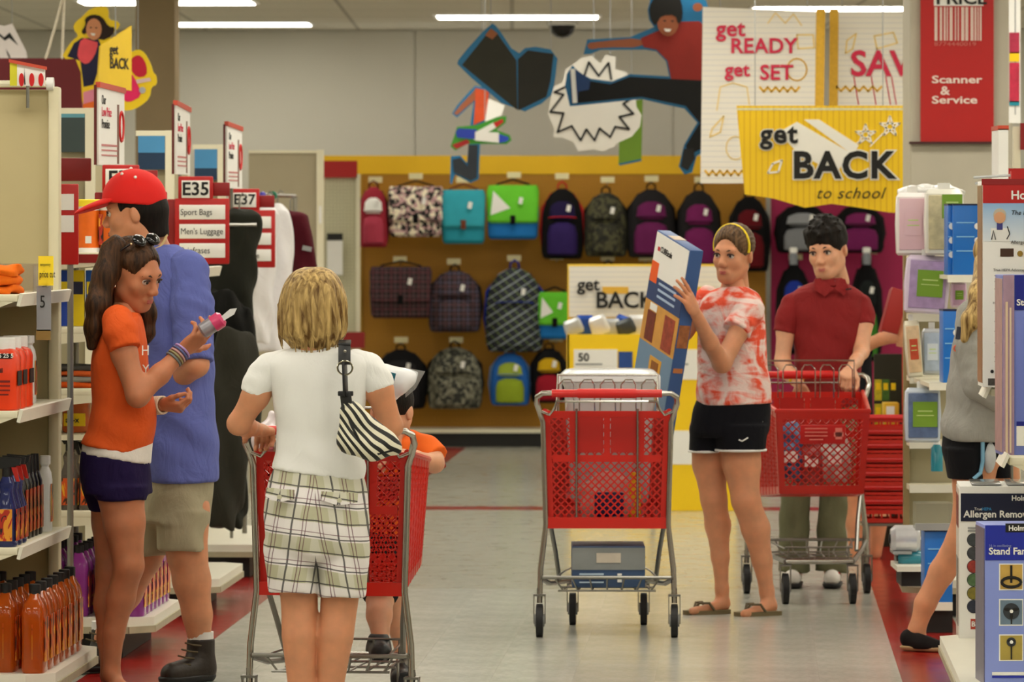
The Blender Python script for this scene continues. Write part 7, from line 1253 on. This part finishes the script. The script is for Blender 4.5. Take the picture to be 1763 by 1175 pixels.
p.head(676, 708, 165, 10, 0, -.04, .92); p.hand(p.L(690, 782, -.26), p.L(668, 782, -.3), (0, .2, 1), (30, 35, 35, 40), sc=.75); p.hand(p.L(640, 790, -.22), p.L(655, 788, -.3), (0, .2, 1), (30, 35, 35, 40), sc=.75, left=True); p.done()
mb = MB(); B = p.box(600, 780, 735, 960, -.3, .3, .0085); B.loft(p.secs([(748, 652, 708, .055), (762, 634, 724, .09), (820, 632, 726, .105), (880, 630, 712, .105), (930, 622, 698, .1)])); B.to(mb); p.sleeve(mb, [(706, 760, 0, 20), (735, 776, -.03, 24), (752, 790, -.06, 24)]); p.sleeve(mb, [(648, 768, 0, 20), (634, 792, -.05, 20)]); fobj('orange_shirt', mb, mat((236, 104, 24), .85, var=.08), p.t)
obj('dark_red_cuff', MB().tube([p.L(740, 800, -.1), p.L(752, 810, -.08), p.L(764, 800, -.06)], .012, 6), mat((150, 30, 16), .8), p.t)
B = p.box(600, 760, 900, 1040, -.4, .3, .009); B.loft(p.secs([(915, 622, 698, .105), (960, 618, 698, .11)])); p.limb(B, [(648, 945, -.03, 36), (655, 1020, -.18, 32)]); p.limb(B, [(668, 945, .0, 34), (672, 1024, .0, 28)]); B.cut(p.L(670, 1026, -.1), (0, .2, -1)); fobj('dark_shorts', B.to(MB()), cloth((30, 30, 32)), p.t)
for (ax, ay, ad, bx, by, bd) in ((652, 1104, -.33, 656, 1122, -.44), (694, 1150, -.02, 690, 1166, -.13)):
    B = p.box(ax-45, ax+45, ay-35, ay+60, ad-.25, ad+.12, .006); p.limb(B, [(ax, ay, ad, 19), (ax, ay+16, ad, 20), (bx, by+4, bd, 18)], .02); B.cut(p.L(ax, ay-12, ad), (0, 0, 1)); s_ = fobj('black_shoe', B.to(MB()), mat((18, 17, 18), .45, var=.2), p.t); obj('ankle_strap', MB().tube([p.L(ax-17, ay-2, ad-.03), p.L(ax, ay, ad-.045), p.L(ax+17, ay-2, ad-.03)], .006, 6), mat((60, 60, 62), .4), s_)
mb = MB(); B = SDF((-.11, -.13, -.12), (.11, .14, .15), .006); B.el((0, .012, .04), (.083, .102, .09), k=0); B.el((0, -.1, -.035), (.066, .066, .085), k=.015, op='s'); B.cut((0, .0, -.05), (0, -.5, -1)); p.hsdf(B, mb); fobj('hair', mb, DKH, p.t)
# ===== shopper reaching behind the boy
p = Person('short shopper in black top reaching out an arm behind the boy in red', 1470, 26.4, SK_TAN)
B = p.box(1410, 1580, 480, 980, -.4, .3, .0095); B.loft(p.secs([(572, 1442, 1476, .06), (595, 1436, 1494, .1), (680, 1438, 1496, .11), (760, 1440, 1500, .12)])); p.limb(B, [(1482, 596, -.05, 14), (1488, 596, -.16, 12), (1520, 583, -.23, 10.5), (1552, 583, -.3, 8)]); p.limb(B, [(1446, 600, .1, 14), (1442, 660, .12, 11), (1452, 690, .05, 9)]); p.limb(B, [(1458, 770, -.06, 24), (1470, 850, -.06, 18), (1472, 900, -.05, 16), (1472, 955, -.05, 10)]); p.limb(B, [(1490, 770, .06, 24), (1508, 850, .06, 18), (1514, 890, .06, 16), (1508, 955, .06, 10)]); B.to(p.body)
p.head(1456, 538, 60, 8, 0, 0, .95); p.hand(p.L(1552, 582, -.3), p.L(1556, 560, -.31), (-.4, -.9, 0), (30, 35, 35, 35), sc=.95); p.done()
mb = MB(); B = p.box(1410, 1540, 560, 800, -.3, .3, .0095); B.loft(p.secs([(574, 1442, 1478, .07), (595, 1432, 1500, .115), (680, 1434, 1502, .125), (740, 1434, 1504, .13)])); B.to(mb); p.sleeve(mb, [(1478, 598, -.02, 18), (1487, 604, -.13, 17)]); fobj('black_top', mb, BKS, p.t); B = p.box(1410, 1550, 720, 880, -.3, .3, .0095); B.loft(p.secs([(730, 1436, 1502, .13), (790, 1434, 1510, .14), (830, 1438, 1512, .13)])); fobj('brown_skirt', B.to(MB()), cloth((150, 84, 40)), p.t)
mb = MB(); B = SDF((-.11, -.13, -.15), (.11, .14, .15), .006); B.el((0, .018, .038), (.082, .1, .09), k=0); B.el((0, -.11, -.035), (.07, .07, .09), k=.02, op='s'); p.hsdf(B, mb); fobj('hair', mb, DKH, p.t)
t = thing('red_folder', 'dark red folder held up by the reaching shopper', 'folder', p.o+p.L(1540, 570, -.33)); a = MB().box((0, 0, .1), (.09, .03, .22), rot=(0, .28, .3), ch=.003); obj('cover', a, mat((150, 26, 20), .5), t); obj('spine', MB().box((-.045, -.01, .1), (.008, .034, .22), rot=(0, .28, .3)), DRED, t, smooth=False)
# placed root of the carton keeps its own matrix
bpy.context.view_layer.update()
